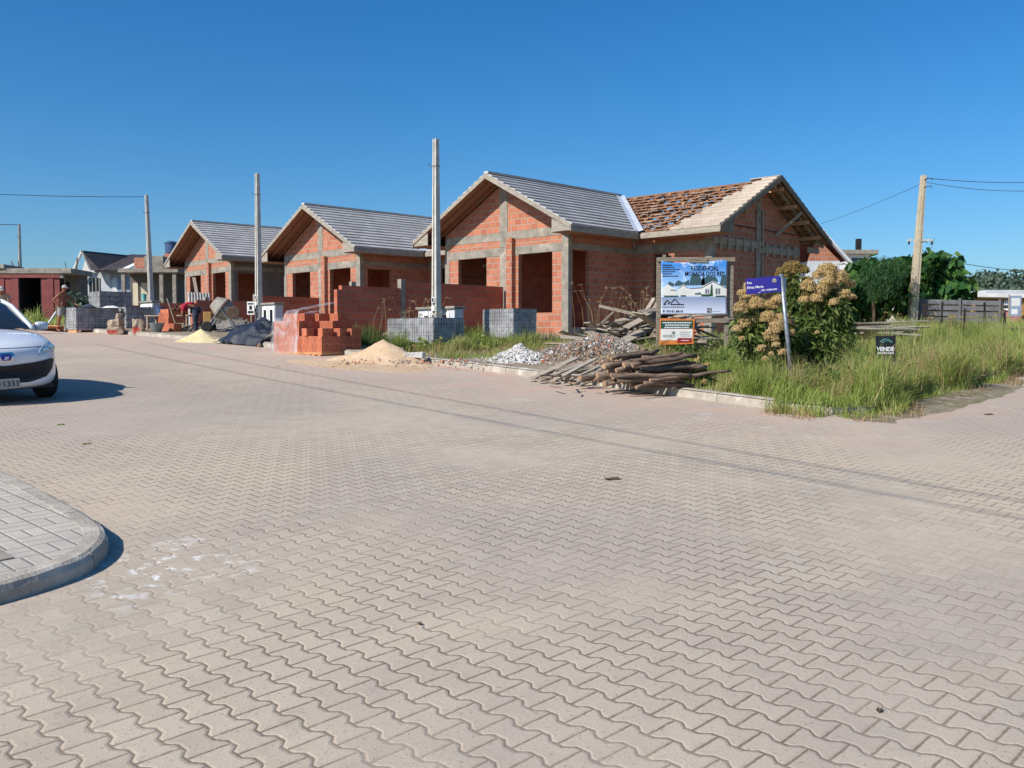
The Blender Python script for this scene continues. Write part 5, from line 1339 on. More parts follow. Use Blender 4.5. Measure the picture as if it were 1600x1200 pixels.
# ------------------------------------------------------------ signs
def strips(rows, mat, parent, name, y, seed=1, gap=.2):
    """rows: (x0,x1,z,h) short word-like strips of print too small to read"""
    r = random.Random(seed); b = MB()
    for (x0, x1, z, h) in rows:
        x = x0
        while x < x1:
            w_ = min(r.uniform(.6, 2.2) * h, x1 - x); b.box(x, x + w_, y - .0012, y, z, z + h); x += w_ + h * gap * 1.8
    return b.build(name, mat, parent)
Yb = 20.0; pb = W(1028, 560, Yb); g0 = G(0, Yb) + LOT; sx = Yb / F
def bx(px): return (px - 1028) * sx
def bz(py): return W(1028, py, Yb).z - g0
t = thing('advertising_banner', 'blue and white housing banner stretched on a grey wooden frame', 'banner', (pb.x, Yb, g0), 0)
b = MB()
b.box(bx(1025), bx(1031.5), -.03, .03, -.1, bz(403)); b.box(bx(1137), bx(1145), .0, .05, bz(512), bz(402)); b.box(bx(1131), bx(1137.5), -.03, .03, -.1, bz(494))
b.box(bx(1025), bx(1146), -.062, -.032, bz(409), bz(402.4)); b.box(bx(1083), bx(1146), -.064, -.034, bz(504.5), bz(497.5)); b.box(bx(1074), bx(1103), -.085, -.066, bz(410.5), bz(404.5))
b.box(bx(1034), bx(1039), -.05, .0, bz(402), bz(398)); b.build('wooden_frame', 'wood_old', t, bevel=.004)
def banner_mat():
    m, nt, bs = new_mat('banner_print'); co = coords(nt, 'Object'); s_ = nt.nodes.new('ShaderNodeSeparateXYZ'); nt.links.new(co, s_.inputs[0]); x, z = E(nt, s_.outputs[0]), E(nt, s_.outputs[2])
    n1 = noise(nt, co, 2.6, 5, .6, .7); zl = bz(464.5)
    c = mix(nt, z.ramp(zl, bz(415)), srgb(190, 220, 246), srgb(70, 140, 214)); c = mix(nt, n1.ramp(.5, .62) * .8, c, srgb(232, 240, 250))
    low = mix(nt, z.ramp(bz(491), zl), srgb(214, 220, 236), srgb(136, 148, 178)); c = mix(nt, 1.0 - z.gt(zl), c, low)
    nt.links.new(c, bs.inputs['Base Color']); bs.inputs['Roughness'].default_value = .4; return m
M['banner'] = banner_mat()
nxx, nz = 40, 30; v = []; x0, x1, z0, z1 = bx(1031.5), bx(1134), bz(491.5), bz(408)
def sag(u): return .035 * math.sin(u * math.pi * 2.0) ** 2 * (u < .5) * 1.4 + .012 * math.sin(u * 19)
for j in range(nz + 1):
    for i in range(nxx + 1):
        u, q = i / nxx, j / nz; top = z1 - sag(u)
        v.append((x0 + (x1 - x0) * u - .012 * math.sin(q * 3.1) * (u > .9), -.0605 - .0012 * math.sin(u * 9 + q * 5) * q - .0015 * math.sin((u - q * .5) * 22) * q, z0 + (top - z0) * q))
I = np.arange(len(v)).reshape(nz + 1, nxx + 1); Fc = np.stack([I[:-1, :-1], I[:-1, 1:], I[1:, 1:], I[1:, :-1]], -1).reshape(-1, 4)
bn = fast_mesh('banner_sheet', v, Fc, 'banner', t, smooth=True); md = bn.modifiers.new('s', 'SOLIDIFY'); md.thickness = .003; md.offset = 1
yp = -.0645
def flat(polys, mat, name, y=yp, par=t):
    b = MB()
    for P_ in polys: b.prism([(bx(p[0]), bz(p[1])) for p in P_], 'y', y - .0012, y)
    return b.build(name, mat, par)
# printed picture: trees, white houses, road edge
flat([[(1052, 444), (1058, 438), (1066, 442), (1075, 437), (1075, 446), (1053, 447)], [(1075, 446), (1077, 434), (1082, 427), (1090, 430), (1094, 437), (1104, 431), (1116, 433), (1120, 440), (1100, 446)],
      [(1093, 446), (1097, 427), (1100, 446)], [(1122, 446), (1125, 432), (1132, 430), (1133, 447)], [(1040, 446), (1044, 440), (1051, 443), (1052, 448)]], simple('printed_trees_ink', srgb(70, 96, 104), srgb(50, 78, 84), 60, .6, 0), 'printed_trees')
flat([[(1032, 458), (1034, 451), (1042, 444), (1050, 451), (1056, 452), (1057, 462), (1032, 462)], [(1058, 462), (1058, 450), (1066, 444), (1074, 451), (1092, 449), (1112, 439), (1133, 450), (1133, 464), (1058, 463)]], 'white', 'printed_houses', yp - .0015)
flat([[(1058, 450.6), (1066, 444.6), (1074, 451), (1074, 452), (1066, 446), (1058, 452)], [(1076, 450.5), (1094, 449), (1112, 439.5), (1133, 450), (1133, 451.5), (1112, 441.3), (1094, 451), (1076, 451.8)]], 'greyprint', 'printed_roofs', yp - .003)
flat([[(1109, 445), (1111, 445), (1112, 463), (1107, 463)], [(1036, 462), (1058, 462), (1058, 464), (1036, 464)], [(1062, 461.5), (1070, 461.5), (1070, 463.5), (1062, 463.5)], [(1094, 460), (1108, 460), (1108, 463.5), (1094, 463.5)], [(1116, 462), (1132, 462), (1132, 464), (1116, 464)]], 'greenprint', 'printed_hedges', yp - .003)
flat([[(1100, 452), (1103, 452), (1103, 459), (1100, 459)], [(1104, 452), (1106, 452), (1106, 459), (1104, 459)], [(1116, 451), (1119, 451), (1119, 460), (1116, 460)], [(1120, 451), (1123, 451), (1123, 460), (1120, 460)], [(1084, 458), (1093, 457), (1094, 461), (1084, 461)], [(1046, 453), (1055, 453), (1055, 454.5), (1046, 454.5)]], 'greyprint', 'printed_windows', yp - .003)
for txt, x, z, w_ in (('RESIDENCIAL', 1077, 423, 43), ('MORADA DOS REIS', 1068, 431.5, 62)):
    text_part(txt, .135, 'ink', t, (bx(x), yp - .0035, bz(z)), 'banner_title', .0015, w_ * sx)
strips([(bx(1033), bx(1048), bz(415.5), .02), (bx(1033), bx(1052), bz(418.8), .02), (bx(1033), bx(1061), bz(422.2), .02), (bx(1033), bx(1053), bz(425.6), .02), (bx(1033), bx(1048), bz(429), .02), (bx(1033), bx(1058), bz(432.6), .02)], 'ink', t, 'small_print', yp - .001, 5)
b = MB()
for a, c in (((1035.5, 475.5), (1041.5, 469.2)), ((1041.5, 469.2), (1047.5, 475.5)), ((1047, 473), (1053, 467.3)), ((1053, 467.3), (1060, 475.5)), ((1046, 475.8), (1067, 475.8)), ((1035, 475.8), (1039, 475.8))):
    b.beam((bx(a[0]), yp - .004, bz(a[1])), (bx(c[0]), yp - .004, bz(c[1])), .004, .018)
b.box(bx(1042), bx(1044), yp - .004, yp - .001, bz(476), bz(473)); b.build('house_emblem', 'ink', t)
strips([(bx(1032.5), bx(1068), bz(480.8), .022)], 'greyprint', t, 'company_line', yp - .001, 8, .25)
text_part('99181.8818', .062, 'ink', t, (bx(1039.5), yp - .002, bz(488.2)), 'phone_number', .001, 26 * sx)
b = MB(); b.lathe([(.02, 0), (.026, .001), (.026, .002)], (bx(1035.5), yp - .001, bz(486.3)), 12, M3=Euler((R_(90), 0, 0)).to_matrix()); b.build('phone_mark', 'greyprint', t)
flat([[(1103, 488.5), (1110, 488.5), (1110, 481.5), (1103, 481.5)]], 'ink', 'square_mark', yp - .001)
b = MB()
for a, c in (((1104.3, 487.6), (1104.3, 483)), ((1104.3, 483), (1108.5, 483)), ((1108.5, 483), (1108.5, 485)), ((1108.5, 485), (1104.3, 485.2)), ((1106, 485.2), (1109, 487.6))): b.beam((bx(a[0]), yp - .004, bz(a[1])), (bx(c[0]), yp - .004, bz(c[1])), .002, .008)
b.build('mark_strokes', 'whiteink', t)
strips([(bx(1111.5), bx(1124), bz(487), .006)], 'greyprint', t, 'fine_line', yp - .001, 9, .1)
# small sign on the left post
ts = thing('builder_sign', 'small orange-bordered sign with a green header below the banner', 'sign', (pb.x, Yb - .07, g0), 0)
def fl2(P_, mat, name, y): b = MB(); b.prism([(bx(p[0]), bz(p[1])) for p in P_], 'y', y - .0015, y); return b.build(name, mat, ts)
b = MB(); b.prism([(bx(1029), bz(539)), (bx(1082), bz(537.5)), (bx(1084), bz(499)), (bx(1030), bz(497.5))], 'y', -.02, .0); b.build('board', 'orangeprint', ts, bevel=.003)
fl2([(1031, 513.5), (1080.5, 513.5), (1081, 501), (1031.5, 501)], 'greenprint', 'header', -.0215); fl2([(1030.5, 532), (1080, 531), (1080.5, 514), (1031, 514)], 'white', 'white_field', -.0215)
strips([(bx(1034), bx(1079), bz(505.2), .022), (bx(1038), bx(1076), bz(508.9), .022), (bx(1037), bx(1075), bz(512.5), .022)], 'whiteink', ts, 'header_print', -.0235, 3)
text_part('NODERTi', .075, 'greenprint', ts, (bx(1034), -.0235, bz(527)), 'name_print', .0006, 19 * sx)
b = MB(); 
for k in range(5): a = k * 1.25; b.beam((bx(1051), -.025, bz(520)), (bx(1051) + .045 * math.cos(a), -.025, bz(520) + .04 * math.sin(a)), .004, .012)
b.build('leaf_mark', 'greenprint', ts)
strips([(bx(1061), bx(1078), bz(519.5), .012), (bx(1060), bx(1076), bz(522.5), .014), (bx(1062), bx(1078), bz(525.5), .012)], 'greyprint', ts, 'side_print', -.0235, 4)
fl2([(1057, 535.5), (1079, 534.5), (1079.5, 528), (1057, 528)], 'redtext', 'red_field', -.0235); strips([(bx(1063), bx(1075), bz(532.5), .014)], 'whiteink', ts, 'red_field_print', -.026, 6)
# street sign
Ys = 14.0; gsn = G(0, Ys) + LOT; q0 = W(1237.5, 608, Ys); q1 = W(1222, 429, Ys); ss = Ys / F
t = thing('street_sign', 'blue street-name sign on a leaning grey pole in front of the shrubs', 'street sign', (q0.x, Ys, gsn), 0)
lean = Vector((q1.x - q0.x, .05, q1.z - gsn)); b = MB(); b.tube([(-lean.x * .1, 0, -.15), lean * .5 + Vector((.004, 0, 0)), lean], .03, 14); b.build('pole', 'galv', t, smooth=True)
b = MB(); b.lathe([(.033, -.02), (.033, .008), (.02, .014)], lean, 14); b.build('pole_cap', 'galv', t)
R5 = Euler((0, R_(5.5), 0))     # sign tilted: left end lower
b = MB(); b.box(-.545, -.03, -.006, .0, -.245, -.015); sg = b.build('name_plate', 'bluesign', t, bevel=.002); sg.location = lean + Vector((0, -.035, 0)); sg.rotation_euler = (0, R_(-5.0), R_(4))
text_part('Rua', .048, 'whiteink', sg, (-.53, -.0075, -.095), 'street_word', .0008); text_part('Erica Maria', .05, 'whiteink', sg, (-.53, -.0075, -.165), 'street_name', .001, .24); text_part('CEP. 95880-000', .034, 'whiteink', sg, (-.33, -.0075, -.215), 'post_code', .0006, .24)
strips([(-.37, -.34, -.236, .008)], 'whiteink', sg, 'fine_print', -.0065, 2)
b = MB(); b.lathe([(.026, 0), (.03, .001), (.03, .002)], (-.12, -.007, -.075), 14, M3=Euler((R_(90), 0, 0)).to_matrix()); b.box(-.155, -.085, -.0085, -.0065, -.1, -.094)
b.build('crest', simple('crest_print', srgb(196, 190, 170), srgb(150, 140, 120), 30, .6, 0), sg)
b = MB(); b.box(-.1185, -.1165, -.0095, -.009, -.1, -.05); b.box(-.14, -.1, -.0095, -.009, -.08, -.078); b.build('crest_lines', 'ink', sg)
b = MB(); b.box(.03, .16, -.003, .003, -.26, -.03); o = b.build('cross_plate', 'galv', t); o.location = lean; o.rotation_euler = (0, 0, R_(48))
# sale sign
Yv = 14.4; gv = G(0, Yv) + LOT; qv = W(1371, 566, Yv); sv = Yv / F
t = thing('sale_sign', 'small black sale sign standing in the tall grass', 'sign', (qv.x, Yv - .3, gv), R_(-3))
b = MB(); zt = W(1371, 525, Yv).z - gv; zb_ = W(1371, 564, Yv).z - gv; b.box(-.145, .145, -.01, .0, zb_, zt); b.build('board', 'blacksign', t, bevel=.004)
b = MB(); b.box(-.11, -.085, .001, .03, -.1, zt - .03); b.box(.085, .11, .001, .03, -.1, zt - .03); b.build('stake', 'wood_old', t)
text_part('VENDE', .085, 'whiteink', t, (-.13, -.0115, (zb_ + zt) / 2 - .035), 'sale_word', .0025, .255)
strips([(-.12, .12, (zb_ + zt) / 2 - .075, .02)], 'whiteink', t, 'sale_print', -.0105, 6); strips([(-.05, .05, zb_ + .04, .012)], 'greyprint', t, 'fine_print', -.0105, 7)
b = MB(); b.tube([(-.09 + .018 * k, -.012, zt - .09 + .045 * math.sin(k / 10 * math.pi)) for k in range(11)], .004, 5); b.tube([(-.05 + .014 * k, -.012, zt - .1 + .03 * math.sin(k / 10 * math.pi)) for k in range(11)], .0035, 5); b.build('roof_mark', 'teal', t)

# ------------------------------------------------------------ grass and weeds
def grass(name, label, pts, hmin, hmax, wid, mat, seed, lean=.5, base=LOT):
    """pts: (n,2) array of blade positions"""
    r = np.random.default_rng(seed); n = len(pts); P0 = np.zeros((n, 3)); P0[:, :2] = pts
    P0[:, 2] = [G(a, c) + base - .03 for a, c in pts]
    h = hmin + (hmax - hmin) * r.random(n) ** 1.5
    h = h * (.3 + 1.35 * np.clip(.5 + .5 * np.sin(pts[:, 0] * 2.9 + pts[:, 1] * 1.7) * np.sin(pts[:, 1] * 2.3 - pts[:, 0] * 1.1), 0, 1))
    a = r.random(n) * 6.283; ln = r.random(n) * lean * h; d = np.stack([np.cos(a), np.sin(a), np.zeros(n)], 1)
    b_ = r.random(n) * 6.283; s = np.stack([np.cos(b_), np.sin(b_), np.zeros(n)], 1) * (wid * (.6 + .8 * r.random(n)))[:, None]
    up = np.array([0, 0, 1.0])
    m1 = P0 + up * (h * .55)[:, None] + d * (ln * .3)[:, None]; tp = P0 + up * (h * (1 - .3 * ln / np.maximum(h, .01)))[:, None] + d * ln[:, None]
    V = np.stack([P0 - s, P0 + s, m1 + s * .7, m1 - s * .7, tp + s * .12, tp - s * .12], 1).reshape(-1, 3)
    I = np.arange(n)[:, None] * 6; Fc = np.concatenate([I + np.array([0, 1, 2, 3]), I + np.array([3, 2, 4, 5])], 0)
    o = fast_mesh(name, V, Fc, mat, smooth=False); tag(o, label, 'grass', kind='stuff'); return o
def scatter(n, quad, seed, clump=.0, nc=60):
    """random points inside a quad given by ground corners; optional clumping"""
    r = np.random.default_rng(seed); q = np.array([(p[0], p[1]) for p in quad]); u, v_ = r.random(n), r.random(n)
    if clump:
        cu, cv = r.random(nc), r.random(nc); k = r.integers(0, nc, n); m = r.random(n) < clump
        u = np.where(m, np.clip(cu[k] + r.normal(0, .035, n), 0, 1), u); v_ = np.where(m, np.clip(cv[k] + r.normal(0, .035, n), 0, 1), v_)
    return (q[0] * ((1 - u) * (1 - v_))[:, None] + q[1] * (u * (1 - v_))[:, None] + q[2] * (u * v_)[:, None] + q[3] * ((1 - u) * v_)[:, None])
A = lambda px, py: tuple(gl(px, py))[:2]
# corner: from the log pile's right end round to the right edge
cor = [(3.2, 13.3), (4.4, 12.1), (7.5, 15.3), (5.3, 17.5)]
grass('corner_grass', 'tall green grass on the street corner around the sign pole', scatter(30000, cor, 1, .45), .08, .42, .0045, 'grass', 1, .9)
grass('edge_grass', 'long yellow-green grass along the side road', scatter(34000, [(4.75, 12.55), (12.5, 21.3), (10.2, 24.0), (3.8, 15.4)], 2, .5, 90), .12, .62, .005, 'grass_tall', 2, .95)
grass('edge_grass', 'dark undergrowth beneath the long grass', scatter(16000, [(4.6, 12.3), (12, 20.8), (9.9, 23.5), (3.8, 15.0)], 3, .3), .06, .3, .008, 'grass_dark', 3, .9)
grass('far_grass', 'paler grass farther along the side road', scatter(16000, [(10.5, 19.2), (18, 28), (13, 33), (8, 23.5)], 4, .5), .12, .5, .008, 'grass_tall', 4, .9)
grass('sign_weeds', 'green weeds under the banner and beside the planks', scatter(15000, [(1.9, 18.6), (4.6, 15.8), (7.6, 20.5), (4.0, 22.8)], 5, .45), .1, .45, .006, 'grass', 5, .9)
grass('pallet_weeds', 'weeds around the paver pallets', scatter(7500, [(-2.9, 22.2), (-.9, 21.8), (.9, 25.4), (-2.4, 26.4)], 6, .8, 16), .08, .46, .007, 'grass', 6, .9)
grass('kerb_weeds', 'low weeds and dry grass on the verge before the pallets', scatter(6000, [(-3.0, 22.0), (-.3, 18.9), (2.6, 21.5), (.5, 25.8)], 7, .6, 50), .04, .24, .006, 'grass', 7, .9)
grass('wall_weeds', 'weeds at the foot of the low wall behind the bricks', scatter(7000, [(-4.5, 24.6), (-2.6, 23.6), (-1.0, 28.6), (-4.3, 27.2)], 8, .6, 30), .1, .5, .008, 'grass_dark', 8, .9)
grass('house_grass', 'sparse grass in front of the nearest house', scatter(6000, [(-1.5, 25.8), (2.5, 21.5), (9.5, 28.5), (2.6, 29.4)], 9, .5, 80), .05, .3, .008, 'grass', 9, .9)
grass('plot_grass', 'rough grass over the plot on the right', scatter(30000, [(7.0, 20), (16, 29), (24, 48), (9.5, 40)], 10, .5, 120), .06, .36, .012, 'grass_tall', 10, .9)
grass('left_weeds', 'weeds growing beyond the pallets on the left', scatter(6000, [(-20.5, 40.5), (-16.5, 38.8), (-18, 46), (-24, 46)], 11, .3), .2, .7, .02, 'grass_tall', 11, .8)
def stalks(name, label, quad, n, h0, h1, seed):
    r = random.Random(seed); b = MB(); pts = scatter(n, quad, seed)
    for x, y in pts:
        h = r.uniform(h0, h1); a = r.uniform(0, 6.28); l = r.uniform(.1, .4) * h; z = G(x, y) + LOT
        P_ = [(x, y, z), (x + l * .25 * math.cos(a), y + l * .25 * math.sin(a), z + h * .6), (x + l * math.cos(a), y + l * math.sin(a), z + h), (x + l * 1.5 * math.cos(a), y + l * 1.5 * math.sin(a), z + h * .98)]
        b.tube(P_, [.006, .005, .003, .002], 4, cap=False)
        for k in range(9):
            q = Vector(P_[2]).lerp(Vector(P_[3]), k / 9 * 1.2 - .3); d = Vector((r.uniform(-1, 1), r.uniform(-1, 1), r.uniform(-.9, .3))) * .06
            b.add([q, q + d * .5 + Vector((0, 0, .008)), q + d, q + d * .5 - Vector((0, 0, .008))], [(0, 1, 2, 3)])
    o = b.build(name, 'dry', recalc=False); return tag(o, label, 'grass', kind='stuff')
stalks('seed_stalks', 'dry seed stalks in front of the nearest house door', [(1.5, 24.5), (3.5, 22.4), (5.2, 25.4), (2.6, 27.4)], 46, .9, 1.7, 3)
stalks('seed_stalks', 'dry seed stalks before the low wall by the post', [(-3.9, 24.9), (-2.3, 24.0), (-1.7, 26), (-3.6, 27)], 26, .7, 1.3, 4)
stalks('seed_stalks', 'pale seed stalks along the wire fence', [(9, 22), (13.5, 24.8), (14.5, 28), (9.5, 26)], 60, .4, .85, 5)

def strip_pts(P, n, w0, w1, seed):
    r = np.random.default_rng(seed); Q = np.array(resample(P, .05)); k = r.integers(0, len(Q) - 1, n); d = Q[k + 1] - Q[k]; d /= np.linalg.norm(d, axis=1)[:, None]; nr = np.stack([d[:, 1], -d[:, 0]], 1)
    o = w0 + (w1 - w0) * r.random(n) ** 1.0; o = o * (.4 + .9 * (.5 + .5 * np.sin(k * .09) * np.sin(k * .023 + 1))); return Q[k] + nr * o[:, None]
VP = [(3.45, 12.5), (4.05, 11.98), (4.5, 12.05), (4.9, 12.45), (5.1, 12.85), (9.4, 17.85), (17, 25.6)]
pts_ = strip_pts(VP, 22000, -.15, .3, 71)
grass('verge_grass', 'short ragged grass and dry weeds spilling over the kerb at the corner', pts_, .03, .3, .0045, 'grass_tall', 71, 1.2, base=.0)
grass('verge_grass', 'grass leaning out over the kerb', strip_pts(VP, 14000, -.2, .04, 73), .1, .5, .0045, 'grass_tall', 73, 1.3)
grass('verge_grass', 'dry trodden grass along the road edge', strip_pts(VP, 9000, -.05, .55, 72), .02, .16, .005, 'dry', 72, 1.4, base=.0)
tag(heap('verge_soil', 'dusty soil washed over the kerb at the corner', (6.6, 14.2), 3.4, .5, .06, 'soil', rz=math.atan2(5, 4.3), seed=12, rough=.2), kind='stuff')
grass('dry_grass', 'dead straw mixed into the corner grass', scatter(9000, [(3.4, 13.2), (4.6, 12.2), (13, 21.5), (8, 22)], 81, .6, 60), .15, .6, .005, 'dry', 81, 1.1)
grass('dry_grass', 'dead straw among the weeds by the pallets and planks', scatter(7000, [(-3, 22), (2.6, 17.6), (6.5, 21.5), (1.5, 27)], 82, .6, 60), .08, .35, .005, 'dry', 82, 1.1)
grass('low_weeds', 'low green weeds between the log pile and the corner', scatter(13000, [(2.3, 14.7), (3.7, 12.6), (5.2, 14.6), (3.2, 16.8)], 83, .6, 50), .04, .34, .005, 'grass', 83, 1.0)
r_ = np.random.default_rng(77)
# broad weeds between the blades
def weeds(name, label, quad, n, seed, mat, size=.09, hh=.4):
    P_ = scatter(n, quad, seed, .5); Ps = []
    for k, (x, y) in enumerate(P_): h = hh * (.4 + .6 * ((k * 37) % 10) / 10); Ps.append(leaves((x, y, G(x, y) + LOT + h * .5), (.12, .12, h * .55), 26, size, .4, seed * 50 + k, .1, droop=.6))
    V, Fc = merge(Ps); return tag(fast_mesh(name, V, Fc, mat), label, 'weeds', kind='stuff')
# ------------------------------------------------------------ flowering shrubs
def leaves(center, rad, n, size, asp, seed, shell=.55, clumps=0, droop=.3, zmin=None):
    r = np.random.default_rng(seed); d = r.normal(size=(n, 3)); d /= np.linalg.norm(d, axis=1)[:, None]
    q = shell + (1 - shell) * r.random(n) ** .7
    P0 = d * q[:, None]
    if clumps:
        c = r.normal(size=(clumps, 3)); c /= np.linalg.norm(c, axis=1)[:, None]; c *= (.45 + .5 * r.random(clumps))[:, None]
        k = r.integers(0, clumps, n); P0 = c[k] + r.normal(0, .17, (n, 3))
    P0 = P0 * np.array(rad) + np.array(center)
    if zmin is not None: P0[:, 2] = np.maximum(P0[:, 2], zmin + .05 * r.random(n))
    a = r.random(n) * 6.283; e = r.normal(-.15, .5, n) - droop * .3
    u = np.stack([np.cos(a) * np.cos(e), np.sin(a) * np.cos(e), np.sin(e)], 1); w_ = r.normal(size=(n, 3)); w_ -= u * (w_ * u).sum(1)[:, None]; w_ /= np.linalg.norm(w_, axis=1)[:, None]
    L = size * (.6 + .8 * r.random(n)); nrm = np.cross(u, w_)
    p0 = P0; p1 = P0 + u * (L * .45)[:, None] + w_ * (L * asp * .5)[:, None] + nrm * (L * .06)[:, None]; p2 = P0 + u * L[:, None] - np.array([0, 0, 1]) * (L * droop * .3)[:, None]; p3 = P0 + u * (L * .45)[:, None] - w_ * (L * asp * .5)[:, None] + nrm * (L * .06)[:, None]
    V = np.stack([p0, p1, p2, p3], 1).reshape(-1, 3); return V, np.arange(4 * n).reshape(n, 4)
def merge(parts):
    Vs, Fs, o = [], [], 0
    for V, Fc in parts: Vs.append(V); Fs.append(Fc + o); o += len(V)
    return np.concatenate(Vs), np.concatenate(Fs)
def floret(c, r_, n, seed, flat=.92, sz=.016):
    r = np.random.default_rng(seed); d = r.normal(size=(n, 3)); d /= np.linalg.norm(d, axis=1)[:, None]; d[:, 2] = np.where(d[:, 2] < -.35, -d[:, 2], d[:, 2])
    bump_ = 1 + .16 * np.sin(d[:, 0] * 9 + seed) * np.sin(d[:, 1] * 8 + seed * 2)
    P0 = d * (r_ * bump_ * (.82 + .2 * r.random(n)))[:, None] * np.array([1, 1, flat]) + np.array(c)
    a = r.normal(size=(n, 3)); a /= np.linalg.norm(a, axis=1)[:, None]; b_ = np.cross(a, d + .01); b_ /= (np.linalg.norm(b_, axis=1)[:, None] + 1e-6); s = sz * (.6 + .8 * r.random(n))[:, None]
    V = np.stack([P0 - a * s * .5, P0 + b_ * s * .5, P0 + a * s * .5, P0 - b_ * s * .5], 1).reshape(-1, 3); return V, np.arange(4 * n).reshape(n, 4)
def shrub(label, base, heads, leafvols, seed, fmat='flower', stemn=14, lsize=.13, lasp=.26, spread=.35):
    g = Vector(base); t = thing('flowering_shrub', label, 'shrub', g, 0, 'flowering shrubs at the corner'); r = random.Random(seed)
    Fl = [floret((x - g.x, y - g.y, z - g.z), rr * r.uniform(.85, 1.15), int(1500 * rr / .14 * (rr / .14)) + 120, seed * 100 + i) for i, (x, y, z, rr) in enumerate(heads)]
    # each head is a cluster of smaller domes
    Fl2 = []
    for i, (x, y, z, rr) in enumerate(heads):
        for k in range(5): a = r.uniform(0, 6.28); Fl2.append(floret((x - g.x + math.cos(a) * rr * .62, y - g.y + math.sin(a) * rr * .62, z - g.z + r.uniform(-.55, .5) * rr), rr * r.uniform(.4, .62), int(420 * (rr / .14) ** 2) + 40, seed * 333 + i * 7 + k))
    V, Fc = merge(Fl + Fl2); fast_mesh('flower_heads', V, Fc, fmat, t)
    Lv = [leaves((x - g.x, y - g.y, z - g.z), (rx, ry, rz), n, lsize, lasp, seed * 9 + i, .25, droop=.8, zmin=.03) for i, (x, y, z, rx, ry, rz, n) in enumerate(leafvols)]
    V, Fc = merge(Lv); fast_mesh('foliage', V, Fc, 'leaf_shrub', t)
    b = MB()
    for k, (x, y, z, rr) in enumerate(heads):
        p = Vector((x - g.x, y - g.y, z - g.z)); s0 = Vector((r.uniform(-.12, .12) + p.x * .25, r.uniform(-.1, .1) + p.y * .25, 0)); m_ = s0.lerp(p, .5) + Vector((r.uniform(-.05, .05), r.uniform(-.05, .05), .08)); b.tube([s0, m_, p], [.012, .009, .005], 5, cap=False)
    b.build('stem', 'trunk', t)
    return t
weeds('broad_weeds', 'leafy weeds mixed into the corner grass', [(3.6, 13.2), (5.0, 12.9), (9.5, 18.5), (6, 20)], 170, 5, 'leaf_shrub')
weeds('broad_weeds', 'leafy weeds under the banner', [(2.6, 18.0), (4.6, 16.5), (6.5, 20), (3.6, 21.5)], 80, 6, 'leaf_shrub')
weeds('broad_weeds', 'bright leafy weeds around the paver pallets', [(-2.7, 22.3), (-.9, 22), (.6, 25), (-2.2, 25.6)], 45, 7, 'grass', .12, .35)
def hd(px, py, Y, r): p = W(px, py, Y); return (p.x, p.y, p.z, r)
def vol(px, py, Y, rx, ry, rz, n): p = W(px, py, Y); return (p.x, p.y, p.z, rx, ry, rz, n)
shrub('flowering shrub with beige heads directly behind the blue street sign', lot(W(1195, 0, 15.4).x, 15.4),
      [hd(1168, 462, 15.2, .14), hd(1158, 482, 15.1, .11), hd(1166, 505, 15.2, .13), hd(1152, 515, 15.1, .08), hd(1182, 475, 15.0, .12), hd(1205, 478, 15.0, .13), hd(1218, 470, 14.9, .12), hd(1200, 498, 14.9, .12), hd(1214, 512, 14.8, .14), hd(1205, 525, 14.8, .13), hd(1222, 500, 15, .12),
       hd(1190, 545, 14.7, .07), hd(1212, 540, 14.7, .06), hd(1223, 551, 14.7, .07), hd(1196, 562, 14.6, .06), hd(1205, 553, 14.6, .045), hd(1233, 505, 15.1, .09), hd(1172, 448, 15.6, .1), hd(1190, 455, 15.6, .1), hd(1236, 520, 15.0, .06), hd(1159, 530, 15.0, .05)],
      [vol(1178, 525, 15.3, .38, .3, .45, 1500), vol(1212, 540, 15.2, .35, .3, .5, 1700), vol(1200, 575, 15.1, .3, .28, .3, 900), vol(1185, 495, 15.6, .4, .3, .35, 900)], 3)
shrub('taller flowering shrub behind the sign pole with an olive-tinted crown', lot(W(1243, 0, 16.2).x, 16.2),
      [hd(1235, 420, 16.3, .15), hd(1222, 426, 16.2, .11), hd(1250, 424, 16.3, .14), hd(1262, 440, 16.1, .1), hd(1240, 448, 16.2, .1), hd(1258, 462, 16.0, .08)],
      [vol(1240, 470, 16.2, .32, .3, .5, 1500), vol(1248, 530, 16.0, .36, .3, .5, 1700), vol(1252, 580, 15.6, .33, .3, .3, 1000)], 4, 'flower_y')
shrub('broad flowering shrub right of the sign pole, green with beige crowns', lot(W(1290, 0, 15.8).x, 15.8),
      [hd(1292, 425, 15.9, .16), hd(1278, 432, 15.8, .1), hd(1312, 434, 15.9, .13), hd(1326, 446, 16, .1), hd(1263, 448, 15.6, .12), hd(1283, 455, 15.6, .13), hd(1300, 448, 15.7, .11), hd(1318, 462, 15.7, .11), hd(1276, 468, 15.5, .09), hd(1303, 473, 15.5, .08), hd(1256, 470, 15.6, .08), hd(1330, 465, 15.9, .08), hd(1277, 520, 15.3, .04), hd(1294, 440, 15.6, .11)],
      [vol(1290, 495, 15.8, .46, .35, .42, 2600), vol(1272, 540, 15.6, .42, .35, .45, 2300), vol(1310, 520, 15.8, .3, .3, .4, 1200), vol(1285, 462, 16, .4, .3, .25, 900)], 5)
shrub('small dry shrub with tan heads at the right end of the log pile', lot(W(1098, 0, 14.9).x, 14.9),
      [hd(1080, 580, 14.8, .07), hd(1092, 572, 14.8, .06), hd(1086, 592, 14.7, .06), hd(1100, 596, 14.6, .05), hd(1112, 585, 14.7, .045), hd(1090, 562, 14.9, .05), hd(1084, 602, 14.5, .04), hd(1105, 570, 14.9, .035)],
      [vol(1096, 590, 14.8, .26, .22, .2, 500)], 6, 'flower', lsize=.09)
